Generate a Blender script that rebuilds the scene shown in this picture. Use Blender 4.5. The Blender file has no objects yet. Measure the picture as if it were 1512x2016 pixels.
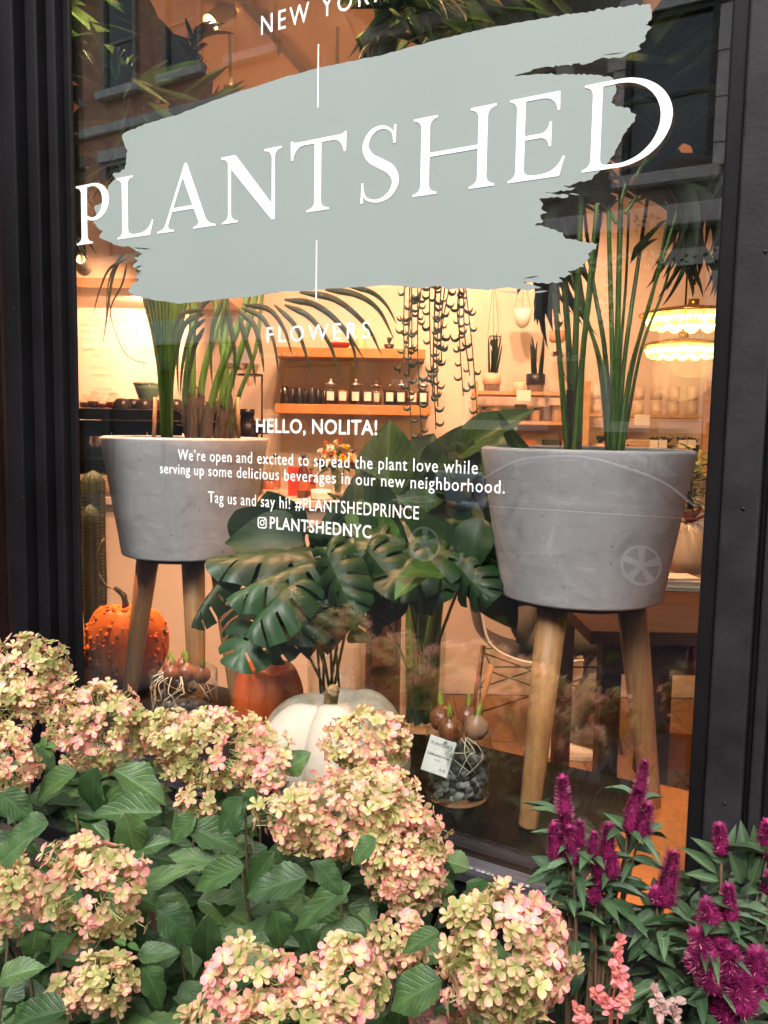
import bpy, math, random
from mathutils import Vector as V, Matrix, noise
from mathutils.geometry import tessellate_polygon
S = bpy.context.scene
COL = S.collection
R = random.Random(7)
rad = math.radians

# ---------------------------------------------------------------- camera, world, sun, exposure
F = 1655.0 / 2016.0
RIGHT = V((0.85538985, 0.51769283, 0.01738775))
DOWN = V((0.06673034, -0.07684672, -0.99480734))
FWD = V((-0.51366843, 0.85210839, -0.10027973))
CAM = V((0, -1.45, 1.6))
cd = bpy.data.cameras.new('camera')
cd.sensor_fit = 'VERTICAL'
cd.sensor_height = 36
cd.lens = 36 * F
cd.clip_start = 0.02
cd.clip_end = 500
cam = bpy.data.objects.new('camera', cd)
COL.objects.link(cam)
up, back = -DOWN, -FWD
cam.matrix_world = Matrix(((RIGHT.x, up.x, back.x, CAM.x), (RIGHT.y, up.y, back.y, CAM.y), (RIGHT.z, up.z, back.z, CAM.z), (0, 0, 0, 1)))
S.camera = cam
S.view_settings.view_transform = 'Standard'
S.view_settings.look = 'None'
S.view_settings.gamma = 1
S.view_settings.exposure = 1.55
S.cycles.max_bounces = 10
S.cycles.transparent_max_bounces = 24
S.cycles.sample_clamp_indirect = 4
S.cycles.caustics_reflective = False
S.cycles.caustics_refractive = False

SUN_EL, SUN_AZ = rad(46), rad(162)
w = bpy.data.worlds.new('World')
S.world = w
w.use_nodes = True
nt = w.node_tree
sky = nt.nodes.new('ShaderNodeTexSky')
sky.sky_type = 'NISHITA'
sky.sun_disc = False
sky.sun_elevation = SUN_EL
sky.sun_rotation = SUN_AZ
sky.air_density = 1.0
sky.dust_density = 6.0
sky.ozone_density = 1.0
hs = nt.nodes.new('ShaderNodeHueSaturation')
hs.inputs['Saturation'].default_value = 0.35
nt.links.new(sky.outputs[0], hs.inputs['Color'])
nt.links.new(hs.outputs[0], nt.nodes['Background'].inputs[0])
nt.nodes['Background'].inputs[1].default_value = 0.15
sl = bpy.data.lights.new('sun', 'SUN')
sl.energy = 1.5
sl.angle = rad(35)
sl.color = (1, 0.97, 0.92)
so = bpy.data.objects.new('sun', sl)
COL.objects.link(so)
# sun direction: azimuth from +Y clockwise, so it stands over the street behind the camera
sd = V((math.sin(SUN_AZ) * math.cos(SUN_EL), math.cos(SUN_AZ) * math.cos(SUN_EL), math.sin(SUN_EL)))
so.rotation_euler = sd.to_track_quat('Z', 'Y').to_euler()
so.location = (0, -4, 8)

# ---------------------------------------------------------------- where things of the photograph stand
EU = V((0.8564, 0.5163, 0)).normalized()      # the shop's back wall runs along EU, its depth along EN
EN = V((-0.5163, 0.8564, 0)).normalized()
UP = V((0, 0, 1))
def ray(px, py):
    return RIGHT * (px - 756) + DOWN * (py - 1008) + FWD * 1655.0
def aty(px, py, Y):
    d = ray(px, py)
    return CAM + d * ((Y - CAM.y) / d.y)
def atz(px, py, Z):
    d = ray(px, py)
    return CAM + d * ((Z - CAM.z) / d.z)
def wp(px, py, q):
    d = ray(px, py)
    return CAM + d * (q / d.dot(EN))
def dp(px, py, d):
    return CAM + ray(px, py) * (d / 1655.0)
def mir(p):
    return V((p.x, -p.y, p.z))
def room(u, q, z):
    return V((CAM.x, CAM.y, 0)) + EU * u + EN * q + UP * z

# ---------------------------------------------------------------- objects
def link(o):
    COL.objects.link(o)
    return o
def tag(o, label=None, cat=None, group=None, kind=None):
    if label: o['label'] = label
    if cat: o['category'] = cat
    if group: o['group'] = group
    if kind: o['kind'] = kind
    return o
def thing(name, label, cat, loc=(0, 0, 0), group=None):
    o = link(bpy.data.objects.new(name, None))
    o.location = loc
    o.empty_display_size = 0.05
    return tag(o, label, cat, group)
def wloc(o):
    p = V((0, 0, 0))
    while o is not None:
        p = p + o.location
        o = o.parent
    return p
def place(mesh, name, M, parent, m=None):
    """one more object using a shared mesh, M = world matrix"""
    o = link(bpy.data.objects.new(name, mesh))
    if parent is not None:
        o.parent = parent
        o.matrix_local = Matrix.Translation(-wloc(parent)) @ M
    else:
        o.matrix_local = M
    return o
def dup(root, loc, label=None, group=None, scale=None, rotz=None):
    """copy of a thing with copies of its parts and sub-parts"""
    r = link(root.copy())
    r.location = loc
    if scale: r.scale = scale
    if rotz is not None: r.rotation_euler = (0, 0, rotz)
    if label: r['label'] = label
    if group: r['group'] = group
    for ch in list(root.children):
        c = link(ch.copy())
        c.parent = r
        for g in ch.children:
            d = link(g.copy())
            d.parent = c
    return r

class MB:
    def __init__(s):
        s.v, s.f, s.uv, s.use = [], [], [], False
    def add(s, vs, fs, uvs=None):
        b = len(s.v)
        s.v += [V(p) for p in vs]
        s.f += [tuple(i + b for i in f) for f in fs]
        if uvs:
            s.use = True
            s.uv += list(uvs)
        else:
            s.uv += [(0.5, 0.5)] * len(vs)
        return s
    def box(s, x0, x1, y0, y1, z0, z1):
        return s.obox(V((x0, y0, z0)), V((x1 - x0, 0, 0)), V((0, y1 - y0, 0)), V((0, 0, z1 - z0)))
    def obox(s, p, a, b, c):
        vs = [p, p + a, p + a + b, p + b, p + c, p + a + c, p + a + b + c, p + b + c]
        fs = [(0, 3, 2, 1), (4, 5, 6, 7), (0, 1, 5, 4), (1, 2, 6, 5), (2, 3, 7, 6), (3, 0, 4, 7)]
        return s.add(vs, fs)
    def pbox(s, px0, px1, py0, py1, q0, q1):
        """box facing the room's front whose front face covers those photo pixels at depth q0"""
        a = wp(px0, (py0 + py1) / 2, q0)
        b = wp(px1, (py0 + py1) / 2, q0)
        mx = (px0 + px1) / 2
        z1, z0 = wp(mx, py0, q0).z, wp(mx, py1, q0).z
        u0, u1 = (a - CAM).dot(EU), (b - CAM).dot(EU)
        return s.obox(room(u0, q0, z0), EU * (u1 - u0), EN * (q1 - q0), UP * (z1 - z0))
    def lathe(s, c, prof, n=24, ax=None, wob=None, cap=True):
        """prof = [(r, z)...] about a vertical axis through c"""
        c = V(c)
        vs, fs = [], []
        m = len(prof)
        for (r, z) in prof:
            for i in range(n):
                a = 2 * math.pi * i / n
                rr = r * (wob(a, z) if wob else 1)
                p = V((rr * math.cos(a), rr * math.sin(a), z))
                if ax is not None: p = ax @ p
                vs.append(c + p)
        for j in range(m - 1):
            for i in range(n):
                k = (i + 1) % n
                fs.append((j * n + i, j * n + k, (j + 1) * n + k, (j + 1) * n + i))
        if cap:
            if prof[0][0] > 1e-4: fs.append(tuple(reversed(range(n))))
            if prof[-1][0] > 1e-4: fs.append(tuple(range((m - 1) * n, m * n)))
        return s.add(vs, fs)
    def tube(s, pts, r, n=8, cap=True):
        pts = [V(p) for p in pts]
        m = len(pts)
        if not hasattr(r, '__len__'): r = [r] * m
        vs, fs = [], []
        ref = None
        for j, p in enumerate(pts):
            t = (pts[min(j + 1, m - 1)] - pts[max(j - 1, 0)])
            if t.length < 1e-9: t = V((0, 0, 1))
            t.normalize()
            if ref is None:
                ref = t.cross(V((0, 0, 1)))
                if ref.length < 0.1: ref = t.cross(V((1, 0, 0)))
            ref = (ref - t * ref.dot(t)).normalized()
            bi = t.cross(ref)
            for i in range(n):
                a = 2 * math.pi * i / n
                vs.append(p + (ref * math.cos(a) + bi * math.sin(a)) * r[j])
        for j in range(m - 1):
            for i in range(n):
                k = (i + 1) % n
                fs.append((j * n + i, j * n + k, (j + 1) * n + k, (j + 1) * n + i))
        if cap:
            fs.append(tuple(reversed(range(n))))
            fs.append(tuple(range((m - 1) * n, m * n)))
        return s.add(vs, fs)
    def ball(s, c, r, n=10, sc=(1, 1, 1), rot=None):
        c = V(c)
        m = max(4, n // 2 + 1)
        vs, fs = [], []
        for j in range(m + 1):
            th = math.pi * j / m
            for i in range(n):
                a = 2 * math.pi * i / n
                p = V((r * sc[0] * math.sin(th) * math.cos(a), r * sc[1] * math.sin(th) * math.sin(a), r * sc[2] * math.cos(th)))
                if rot is not None: p = rot @ p
                vs.append(c + p)
        for j in range(m):
            for i in range(n):
                k = (i + 1) % n
                fs.append((j * n + i, (j + 1) * n + i, (j + 1) * n + k, j * n + k))
        return s.add(vs, fs)
    def poly(s, outline, holes, y, th, inv=False):
        """flat shape given by (x, z) outlines standing at depth y, th thick towards the street"""
        loops = [[V((a, b, 0)) for a, b in outline]] + [[V((a, b, 0)) for a, b in h] for h in holes]
        tris = tessellate_polygon(loops)
        flat = [p for l in loops for p in l]
        n = len(flat)
        vs = [V((p.x, y - th, p.y)) for p in flat] + [V((p.x, y, p.y)) for p in flat]
        fs = [tuple(t) for t in tris]
        k = 0
        for l in loops:
            m = len(l)
            for i in range(m):
                a, b = k + i, k + (i + 1) % m
                fs.append((a, b, b + n, a + n))
            k += m
        return s.add(vs, fs)
    def mesh(s, name, m, off=V((0, 0, 0)), smooth=True):
        me = bpy.data.meshes.new(name)
        me.from_pydata([p - off for p in s.v], [], s.f)
        if m: me.materials.append(m)
        if s.use:
            l = me.uv_layers.new(name='UVMap')
            idx = [0] * len(me.loops)
            me.loops.foreach_get('vertex_index', idx)
            flat = []
            for i in idx: flat += s.uv[i]
            l.data.foreach_set('uv', flat)
        if smooth:
            me.polygons.foreach_set('use_smooth', [True] * len(me.polygons))
        me.update()
        return me
    def build(s, name, m, parent=None, smooth=False, bevel=0, kind=None):
        off = wloc(parent) if parent is not None else V((0, 0, 0))
        o = link(bpy.data.objects.new(name, s.mesh(name, m, off, smooth)))
        if parent is not None: o.parent = parent
        if bevel:
            b = o.modifiers.new('bevel', 'BEVEL')
            b.width = bevel
            b.segments = 2
            b.limit_method = 'ANGLE'
        if kind: o['kind'] = kind
        return o
def free(mb, name, m, label, cat, group=None, smooth=False, bevel=0):
    """a thing that is one mesh"""
    c = sum(mb.v, V((0, 0, 0))) / len(mb.v)
    c.z = min(p.z for p in mb.v)
    o = link(bpy.data.objects.new(name, mb.mesh(name, m, c, smooth)))
    o.location = c
    if bevel:
        b = o.modifiers.new('bevel', 'BEVEL'); b.width = bevel; b.segments = 2; b.limit_method = 'ANGLE'
    return tag(o, label, cat, group)
def struct(mb, name, m, parent=None, smooth=False):
    o = mb.build(name, m, parent, smooth)
    if parent is None: o['kind'] = 'structure'
    return o
def frame(B, T, width, hint, zs=None):
    """matrix taking a unit leaf (length along y, face to z) to base B, tip T"""
    y = (T - B)
    L = y.length
    y = y / L
    x = y.cross(hint)
    if x.length < 1e-3: x = y.cross(V((1, 0.2, 0.1)))
    x.normalize()
    z = x.cross(y)
    zl = L if zs is None else zs
    return Matrix(((x.x * width, y.x * L, z.x * zl, B.x), (x.y * width, y.y * L, z.y * zl, B.y), (x.z * width, y.z * L, z.z * zl, B.z), (0, 0, 0, 1)))
def smooth_path(pts, n):
    """Catmull-Rom through the points"""
    pts = [V(p) for p in pts]
    P = [pts[0] * 2 - pts[1]] + pts + [pts[-1] * 2 - pts[-2]]
    out = []
    m = len(pts) - 1
    for i in range(n + 1):
        t = i / n * m
        k = min(int(t), m - 1)
        t -= k
        a, b, c, d = P[k:k + 4]
        out.append(0.5 * ((2 * b) + (c - a) * t + (2 * a - 5 * b + 4 * c - d) * t * t + (3 * b - a - 3 * c + d) * t ** 3))
    return out

# ---------------------------------------------------------------- materials
def mat(name, col, rough=0.6, spec=0.5, metal=0.0, var=0.0, vs=8.0, col2=None, bump=0.0, bs=60.0, transl=0.0, emit=None, es=1.0, coat=0.0, objrand=0.0, stretch=None, detail=6, alpha=None, sheen=0.0):
    m = bpy.data.materials.new(name)
    m.use_nodes = True
    t = m.node_tree
    p = t.nodes['Principled BSDF']
    p.inputs['Base Color'].default_value = (*col, 1)
    p.inputs['Roughness'].default_value = rough
    p.inputs['Specular IOR Level'].default_value = spec
    p.inputs['Metallic'].default_value = metal
    p.inputs['Coat Weight'].default_value = coat
    if sheen: p.inputs['Sheen Weight'].default_value = sheen
    L = t.links.new
    tc = t.nodes.new('ShaderNodeTexCoord')
    src = tc.outputs['Object']
    if stretch:
        mp = t.nodes.new('ShaderNodeMapping')
        mp.inputs['Scale'].default_value = stretch
        L(src, mp.inputs[0])
        src = mp.outputs[0]
    out = None
    if var or col2:
        nz = t.nodes.new('ShaderNodeTexNoise')
        nz.inputs['Scale'].default_value = vs
        nz.inputs['Detail'].default_value = detail
        nz.inputs['Roughness'].default_value = 0.6
        L(src, nz.inputs['Vector'])
        cr = t.nodes.new('ShaderNodeValToRGB')
        cr.color_ramp.elements[0].position = 0.32
        cr.color_ramp.elements[1].position = 0.68
        a = tuple(c * (1 - var) for c in col)
        b = col2 if col2 else tuple(min(1, c * (1 + var)) for c in col)
        cr.color_ramp.elements[0].color = (*a, 1)
        cr.color_ramp.elements[1].color = (*b, 1)
        L(nz.outputs[0], cr.inputs[0])
        out = cr.outputs[0]
        rr = t.nodes.new('ShaderNodeMapRange')
        rr.inputs['To Min'].default_value = max(0, rough - 0.08)
        rr.inputs['To Max'].default_value = min(1, rough + 0.1)
        L(nz.outputs[0], rr.inputs[0])
        L(rr.outputs[0], p.inputs['Roughness'])
    if objrand:
        oi = t.nodes.new('ShaderNodeObjectInfo')
        h = t.nodes.new('ShaderNodeHueSaturation')
        mr = t.nodes.new('ShaderNodeMapRange')
        mr.inputs['To Min'].default_value = 1 - objrand
        mr.inputs['To Max'].default_value = 1 + objrand
        L(oi.outputs['Random'], mr.inputs[0])
        L(mr.outputs[0], h.inputs['Value'])
        mr2 = t.nodes.new('ShaderNodeMapRange')
        mr2.inputs['To Min'].default_value = 0.5 - objrand * 0.06
        mr2.inputs['To Max'].default_value = 0.5 + objrand * 0.06
        L(oi.outputs['Random'], mr2.inputs[0])
        L(mr2.outputs[0], h.inputs['Hue'])
        if out: L(out, h.inputs['Color'])
        else: h.inputs['Color'].default_value = (*col, 1)
        out = h.outputs[0]
    if out: L(out, p.inputs['Base Color'])
    if bump:
        n2 = t.nodes.new('ShaderNodeTexNoise')
        n2.inputs['Scale'].default_value = bs
        n2.inputs['Detail'].default_value = 5
        L(src, n2.inputs['Vector'])
        bm = t.nodes.new('ShaderNodeBump')
        bm.inputs['Strength'].default_value = bump
        bm.inputs['Distance'].default_value = 0.01
        L(n2.outputs[0], bm.inputs['Height'])
        L(bm.outputs[0], p.inputs['Normal'])
    if emit:
        p.inputs['Emission Color'].default_value = (*emit, 1)
        p.inputs['Emission Strength'].default_value = es
    if transl:
        tr = t.nodes.new('ShaderNodeBsdfTranslucent')
        if out: L(out, tr.inputs[0])
        else: tr.inputs[0].default_value = (*col, 1)
        mx = t.nodes.new('ShaderNodeMixShader')
        mx.inputs[0].default_value = transl
        L(p.outputs[0], mx.inputs[1])
        L(tr.outputs[0], mx.inputs[2])
        L(mx.outputs[0], t.nodes['Material Output'].inputs[0])
    return m
def glass_mat(name, base, tint=(1, 1, 1), power=4.0, rough=0.0, smudge=False, amp=0.85):
    """thin pane: what it does not mirror it lets through"""
    m = bpy.data.materials.new(name)
    m.use_nodes = True
    t = m.node_tree
    t.nodes.remove(t.nodes['Principled BSDF'])
    L = t.links.new
    lw = t.nodes.new('ShaderNodeLayerWeight')
    lw.inputs[0].default_value = 0.5
    pw = t.nodes.new('ShaderNodeMath'); pw.operation = 'POWER'; pw.inputs[1].default_value = power
    L(lw.outputs['Facing'], pw.inputs[0])
    ml = t.nodes.new('ShaderNodeMath'); ml.operation = 'MULTIPLY_ADD'; ml.inputs[1].default_value = amp; ml.inputs[2].default_value = base
    L(pw.outputs[0], ml.inputs[0])
    tr = t.nodes.new('ShaderNodeBsdfTransparent'); tr.inputs[0].default_value = (*tint, 1)
    gl = t.nodes.new('ShaderNodeBsdfGlossy'); gl.inputs['Roughness'].default_value = rough
    gl.inputs['Color'].default_value = (0.95, 0.98, 1, 1)
    mx = t.nodes.new('ShaderNodeMixShader')
    L(ml.outputs[0], mx.inputs[0]); L(tr.outputs[0], mx.inputs[1]); L(gl.outputs[0], mx.inputs[2])
    res = mx.outputs[0]
    if smudge:
        tc = t.nodes.new('ShaderNodeTexCoord')
        nz = t.nodes.new('ShaderNodeTexNoise'); nz.inputs['Scale'].default_value = 3.0; nz.inputs['Detail'].default_value = 8
        L(tc.outputs['Object'], nz.inputs['Vector'])
        mr = t.nodes.new('ShaderNodeMapRange'); mr.inputs['From Min'].default_value = 0.45; mr.inputs['From Max'].default_value = 0.9
        mr.inputs['To Min'].default_value = 0.0; mr.inputs['To Max'].default_value = 0.008
        L(nz.outputs[0], mr.inputs[0])
        df = t.nodes.new('ShaderNodeBsdfDiffuse'); df.inputs[0].default_value = (0.7, 0.7, 0.7, 1)
        m2 = t.nodes.new('ShaderNodeMixShader')
        L(mr.outputs[0], m2.inputs[0]); L(res, m2.inputs[1]); L(df.outputs[0], m2.inputs[2])
        res = m2.outputs[0]
    L(res, t.nodes['Material Output'].inputs[0])
    return m
def leaf_mat(name, col, col2, rough=0.45, veins=14.0, vein_amt=0.35, vcol=None, transl=0.15, stripe=False, spec=0.5, rand=0.25, slant=0.9, vshow=0.35, spots=None):
    """leaf with midrib and side veins drawn from its own UV: u across, v along"""
    m = bpy.data.materials.new(name)
    m.use_nodes = True
    t = m.node_tree
    p = t.nodes['Principled BSDF']
    p.inputs['Roughness'].default_value = rough
    p.inputs['Specular IOR Level'].default_value = spec
    L = t.links.new
    def M(op, a, b=None, c=None):
        n = t.nodes.new('ShaderNodeMath'); n.operation = op
        for i, x in enumerate((a, b, c)):
            if x is None: continue
            if isinstance(x, (int, float)): n.inputs[i].default_value = x
            else: L(x, n.inputs[i])
        return n.outputs[0]
    uv = t.nodes.new('ShaderNodeUVMap')
    sp = t.nodes.new('ShaderNodeSeparateXYZ')
    L(uv.outputs[0], sp.inputs[0])
    au = M('ABSOLUTE', M('SUBTRACT', sp.outputs[0], 0.5))
    if stripe:
        ph = M('MULTIPLY', au, veins)
    else:
        ph = M('MULTIPLY', M('SUBTRACT', sp.outputs[1], M('MULTIPLY', M('POWER', au, 0.85), slant * 0.7)), veins)
    tri = M('PINGPONG', ph, 0.5)
    vein = M('POWER', M('SUBTRACT', 1.0, M('MULTIPLY', tri, 2.0)), 7.0)
    mid = M('POWER', M('MAXIMUM', M('SUBTRACT', 1.0, M('MULTIPLY', au, 9.0)), 0.0), 3.0)
    vv = M('MAXIMUM', M('MULTIPLY', vein, 0.6), mid)
    tc = t.nodes.new('ShaderNodeTexCoord')
    nz = t.nodes.new('ShaderNodeTexNoise'); nz.inputs['Scale'].default_value = 2.5; nz.inputs['Detail'].default_value = 5
    L(tc.outputs['Object'], nz.inputs['Vector'])
    cr = t.nodes.new('ShaderNodeValToRGB')
    cr.color_ramp.elements[0].position = 0.3; cr.color_ramp.elements[1].position = 0.7
    cr.color_ramp.elements[0].color = (*col, 1); cr.color_ramp.elements[1].color = (*col2, 1)
    L(nz.outputs[0], cr.inputs[0])
    if spots:
        n4 = t.nodes.new('ShaderNodeTexNoise'); n4.inputs['Scale'].default_value = 9; n4.inputs['Detail'].default_value = 4
        oo = t.nodes.new('ShaderNodeObjectInfo')
        va = t.nodes.new('ShaderNodeVectorMath'); va.operation = 'ADD'
        L(tc.outputs['Object'], va.inputs[0]); L(oo.outputs['Location'], va.inputs[1])
        L(va.outputs[0], n4.inputs['Vector'])
        sm = t.nodes.new('ShaderNodeMapRange'); sm.inputs['From Min'].default_value = .66; sm.inputs['From Max'].default_value = .72
        L(n4.outputs[0], sm.inputs[0])
        ms = t.nodes.new('ShaderNodeMix'); ms.data_type = 'RGBA'
        L(sm.outputs[0], ms.inputs[0]); L(cr.outputs[0], ms.inputs[6]); ms.inputs[7].default_value = (*spots, 1)
    mc = t.nodes.new('ShaderNodeMix'); mc.data_type = 'RGBA'
    L(M('MULTIPLY', vv, vshow), mc.inputs[0])
    L(ms.outputs[2] if spots else cr.outputs[0], mc.inputs[6])
    mc.inputs[7].default_value = (*(vcol or tuple(min(1, c * 3 + 0.03) for c in col2)), 1)
    oi = t.nodes.new('ShaderNodeObjectInfo')
    h = t.nodes.new('ShaderNodeHueSaturation')
    L(M('MULTIPLY_ADD', oi.outputs['Random'], 2 * rand, 1 - rand), h.inputs['Value'])
    L(M('MULTIPLY_ADD', oi.outputs['Random'], -0.03, 0.515), h.inputs['Hue'])
    L(mc.outputs[2], h.inputs['Color'])
    L(h.outputs[0], p.inputs['Base Color'])
    bm = t.nodes.new('ShaderNodeBump'); bm.inputs['Strength'].default_value = vein_amt; bm.inputs['Distance'].default_value = 0.004
    n3 = t.nodes.new('ShaderNodeTexNoise'); n3.inputs['Scale'].default_value = 18; n3.inputs['Detail'].default_value = 3
    L(tc.outputs['Object'], n3.inputs['Vector'])
    L(M('SUBTRACT', M('MULTIPLY', n3.outputs[0], 0.6), vv), bm.inputs['Height'])
    L(bm.outputs[0], p.inputs['Normal'])
    tr = t.nodes.new('ShaderNodeBsdfTranslucent'); L(h.outputs[0], tr.inputs[0])
    mx = t.nodes.new('ShaderNodeMixShader'); mx.inputs[0].default_value = transl
    L(p.outputs[0], mx.inputs[1]); L(tr.outputs[0], mx.inputs[2])
    L(mx.outputs[0], t.nodes['Material Output'].inputs[0])
    return m
def wood_mat(name, c1, c2, rough=0.5, scale=3.0, ax='Z', coat=0.0, bump=0.15, spec=0.4):
    st = {'Z': (14, 14, 1.0), 'X': (1.0, 14, 14), 'Y': (14, 1.0, 14)}[ax]
    return mat(name, c1, rough=rough, spec=spec, var=0.12, vs=scale, col2=c2, bump=bump, bs=scale * 3, stretch=st, coat=coat, detail=9)
def petal_mat(name, inner, mid, edge):
    m = bpy.data.materials.new(name)
    m.use_nodes = True
    t = m.node_tree
    p = t.nodes['Principled BSDF']
    p.inputs['Roughness'].default_value = 0.6
    p.inputs['Specular IOR Level'].default_value = 0.25
    L = t.links.new
    uv = t.nodes.new('ShaderNodeUVMap')
    sp = t.nodes.new('ShaderNodeSeparateXYZ')
    L(uv.outputs[0], sp.inputs[0])
    oi = t.nodes.new('ShaderNodeObjectInfo')
    tc = t.nodes.new('ShaderNodeTexCoord')
    nz = t.nodes.new('ShaderNodeTexNoise'); nz.inputs['Scale'].default_value = 14.0; nz.inputs['Detail'].default_value = 1
    geo = t.nodes.new('ShaderNodeNewGeometry')
    L(geo.outputs['Position'], nz.inputs['Vector'])
    def M(op, a, b=None, c=None):
        n = t.nodes.new('ShaderNodeMath'); n.operation = op
        for i, x in enumerate((a, b, c)):
            if x is None: continue
            if isinstance(x, (int, float)): n.inputs[i].default_value = x
            else: L(x, n.inputs[i])
        return n.outputs[0]
    s = M('ADD', M('MULTIPLY', M('POWER', sp.outputs[0], 1.3), 0.72), M('MULTIPLY_ADD', nz.outputs[0], 1.0, -0.5))
    s = M('ADD', s, M('MULTIPLY_ADD', sp.outputs[1], 0.45, -0.22))
    cr = t.nodes.new('ShaderNodeValToRGB')
    e = cr.color_ramp.elements
    e[0].position = 0.05; e[0].color = (*inner, 1)
    e[1].position = 0.36; e[1].color = (*mid, 1)
    n = e.new(0.70); n.color = (*edge, 1)
    L(s, cr.inputs[0])
    h = t.nodes.new('ShaderNodeHueSaturation')
    L(M('MULTIPLY_ADD', sp.outputs[1], 0.5, 0.75), h.inputs['Value'])
    L(cr.outputs[0], h.inputs['Color'])
    L(h.outputs[0], p.inputs['Base Color'])
    tr = t.nodes.new('ShaderNodeBsdfTranslucent'); L(h.outputs[0], tr.inputs[0])
    mx = t.nodes.new('ShaderNodeMixShader'); mx.inputs[0].default_value = 0.42
    L(p.outputs[0], mx.inputs[1]); L(tr.outputs[0], mx.inputs[2])
    L(mx.outputs[0], t.nodes['Material Output'].inputs[0])
    return m

M_black = mat('black_paint', (0.0058, 0.0054, 0.0064), rough=0.5, spec=.15, var=0.3, vs=5, bump=0.06, bs=60)
M_jamb = mat('black_paint_dusty', (0.0095, 0.0085, 0.0105), rough=0.6, spec=0.25, var=0.25, vs=14, col2=(0.018, 0.0162, 0.019), bump=0.08, bs=120)
M_brownpaint = mat('worn_brown_paint', (0.016, 0.0075, 0.006), rough=0.5, spec=.2, var=0.5, vs=6, stretch=(4, 4, 0.4), bump=0.3)
M_sill = mat('worn_sill_paint', (0.008, 0.0075, 0.010), rough=0.4, spec=.4, var=0.3, vs=9, bump=0.2, bs=70)
M_worn = mat('weathered_sill_paint', (0.010, 0.009, 0.012), rough=0.6, spec=.3, var=0.3, vs=6, col2=(0.085, 0.078, 0.09), stretch=(1, 9, 9), bump=0.4, bs=60)
M_chip = mat('chipped_white_edge', (0.5, 0.48, 0.47), rough=0.8, var=0.5, vs=60)
M_vinyl = mat('grey_green_vinyl', (0.228, 0.263, 0.253), rough=0.6, spec=.3, var=0.02, vs=3)
M_white = mat('white_vinyl', (0.9, 0.9, 0.9), rough=0.5)
M_glass = glass_mat('window_glass', 0.13, tint=(0.97, 0.98, 0.97), smudge=True)
M_vase = glass_mat('vase_glass', 0.035, tint=(0.97, 0.985, 0.98), power=3.0, amp=.6)
M_concrete = mat('grey_concrete', (0.40, 0.385, 0.41), rough=0.8, var=0.16, vs=3.5, bump=0.3, bs=25, detail=10)
def concrete_mat():
    m = mat('grey_concrete', (0.42, 0.405, 0.43), rough=0.85, spec=.3, var=0.14, vs=3.0, bump=0.2, bs=30, detail=12)
    t = m.node_tree; L = t.links.new
    p = t.nodes['Principled BSDF']
    base = p.inputs['Base Color'].links[0].from_socket
    tc = t.nodes.new('ShaderNodeTexCoord')
    def ramp(src, a, b):
        r = t.nodes.new('ShaderNodeMapRange'); r.inputs['From Min'].default_value = a; r.inputs['From Max'].default_value = b
        L(src, r.inputs[0]); return r.outputs[0]
    n1 = t.nodes.new('ShaderNodeTexNoise'); n1.inputs['Scale'].default_value = 7; n1.inputs['Detail'].default_value = 12; n1.inputs['Roughness'].default_value = .75; n1.inputs['Distortion'].default_value = 1.2
    L(tc.outputs['Object'], n1.inputs['Vector'])
    mp = t.nodes.new('ShaderNodeMapping'); mp.inputs['Scale'].default_value = (3, 3, 16); mp.inputs['Rotation'].default_value = (.2, .3, 0)
    L(tc.outputs['Object'], mp.inputs[0])
    n2 = t.nodes.new('ShaderNodeTexNoise'); n2.inputs['Scale'].default_value = 4; n2.inputs['Detail'].default_value = 8
    L(mp.outputs[0], n2.inputs['Vector'])
    n3 = t.nodes.new('ShaderNodeTexNoise'); n3.inputs['Scale'].default_value = 55; n3.inputs['Detail'].default_value = 2
    L(tc.outputs['Object'], n3.inputs['Vector'])
    cur = base
    for src, a, b, col, amt in ((n1.outputs[0], .52, .66, (.58, .56, .60), .7), (n1.outputs[0], .47, .34, (.26, .25, .275), .75), (n2.outputs[0], .58, .70, (.27, .26, .28), .3), (n3.outputs[0], .70, .76, (.16, .15, .16), .6)):
        f = t.nodes.new('ShaderNodeMath'); f.operation = 'MULTIPLY'; f.use_clamp = True; f.inputs[1].default_value = amt
        L(ramp(src, a, b), f.inputs[0])
        x = t.nodes.new('ShaderNodeMix'); x.data_type = 'RGBA'
        L(f.outputs[0], x.inputs[0]); L(cur, x.inputs[6]); x.inputs[7].default_value = (*col, 1)
        cur = x.outputs[2]
    L(cur, p.inputs['Base Color'])
    return m
M_concrete = concrete_mat()
M_rim = mat('pale_worn_rim', (0.40, 0.39, 0.40), rough=0.8, var=0.2, vs=20, bump=0.2)
M_oak = wood_mat('oak_leg', (0.36, 0.17, 0.065), (0.50, 0.26, 0.105), rough=0.45, scale=7)
M_platform = mat('dark_platform', (0.0055, 0.004, 0.0035), rough=0.5, spec=.10, var=0.4, vs=6, bump=0.05, bs=40)
M_orange = mat('orange_board', (0.62, 0.19, 0.035), rough=0.6, var=0.15, vs=40, bump=0.2, bs=120)
M_wall = mat('cream_wall_paint', (0.72, 0.64, 0.56), rough=0.85, var=0.02, vs=2, bump=0.05, bs=30)
M_ceil = mat('ceiling_paint', (0.84, 0.66, 0.50), rough=0.9)
M_shelf = wood_mat('shelf_wood', (0.48, 0.22, 0.07), (0.58, 0.29, 0.10), rough=0.5, scale=2, ax='X')
M_darkmetal = mat('black_metal', (0.015, 0.014, 0.014), rough=0.35, metal=0.6)
M_chrome = mat('brushed_steel', (0.6, 0.6, 0.6), rough=0.25, metal=1.0)
M_ceramic = mat('white_ceramic', (0.8, 0.78, 0.74), rough=0.25, spec=0.6)
M_paper = mat('white_paper', (0.82, 0.82, 0.8), rough=0.8)
M_ink = mat('black_ink', (0.03, 0.03, 0.03), rough=0.8)
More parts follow.
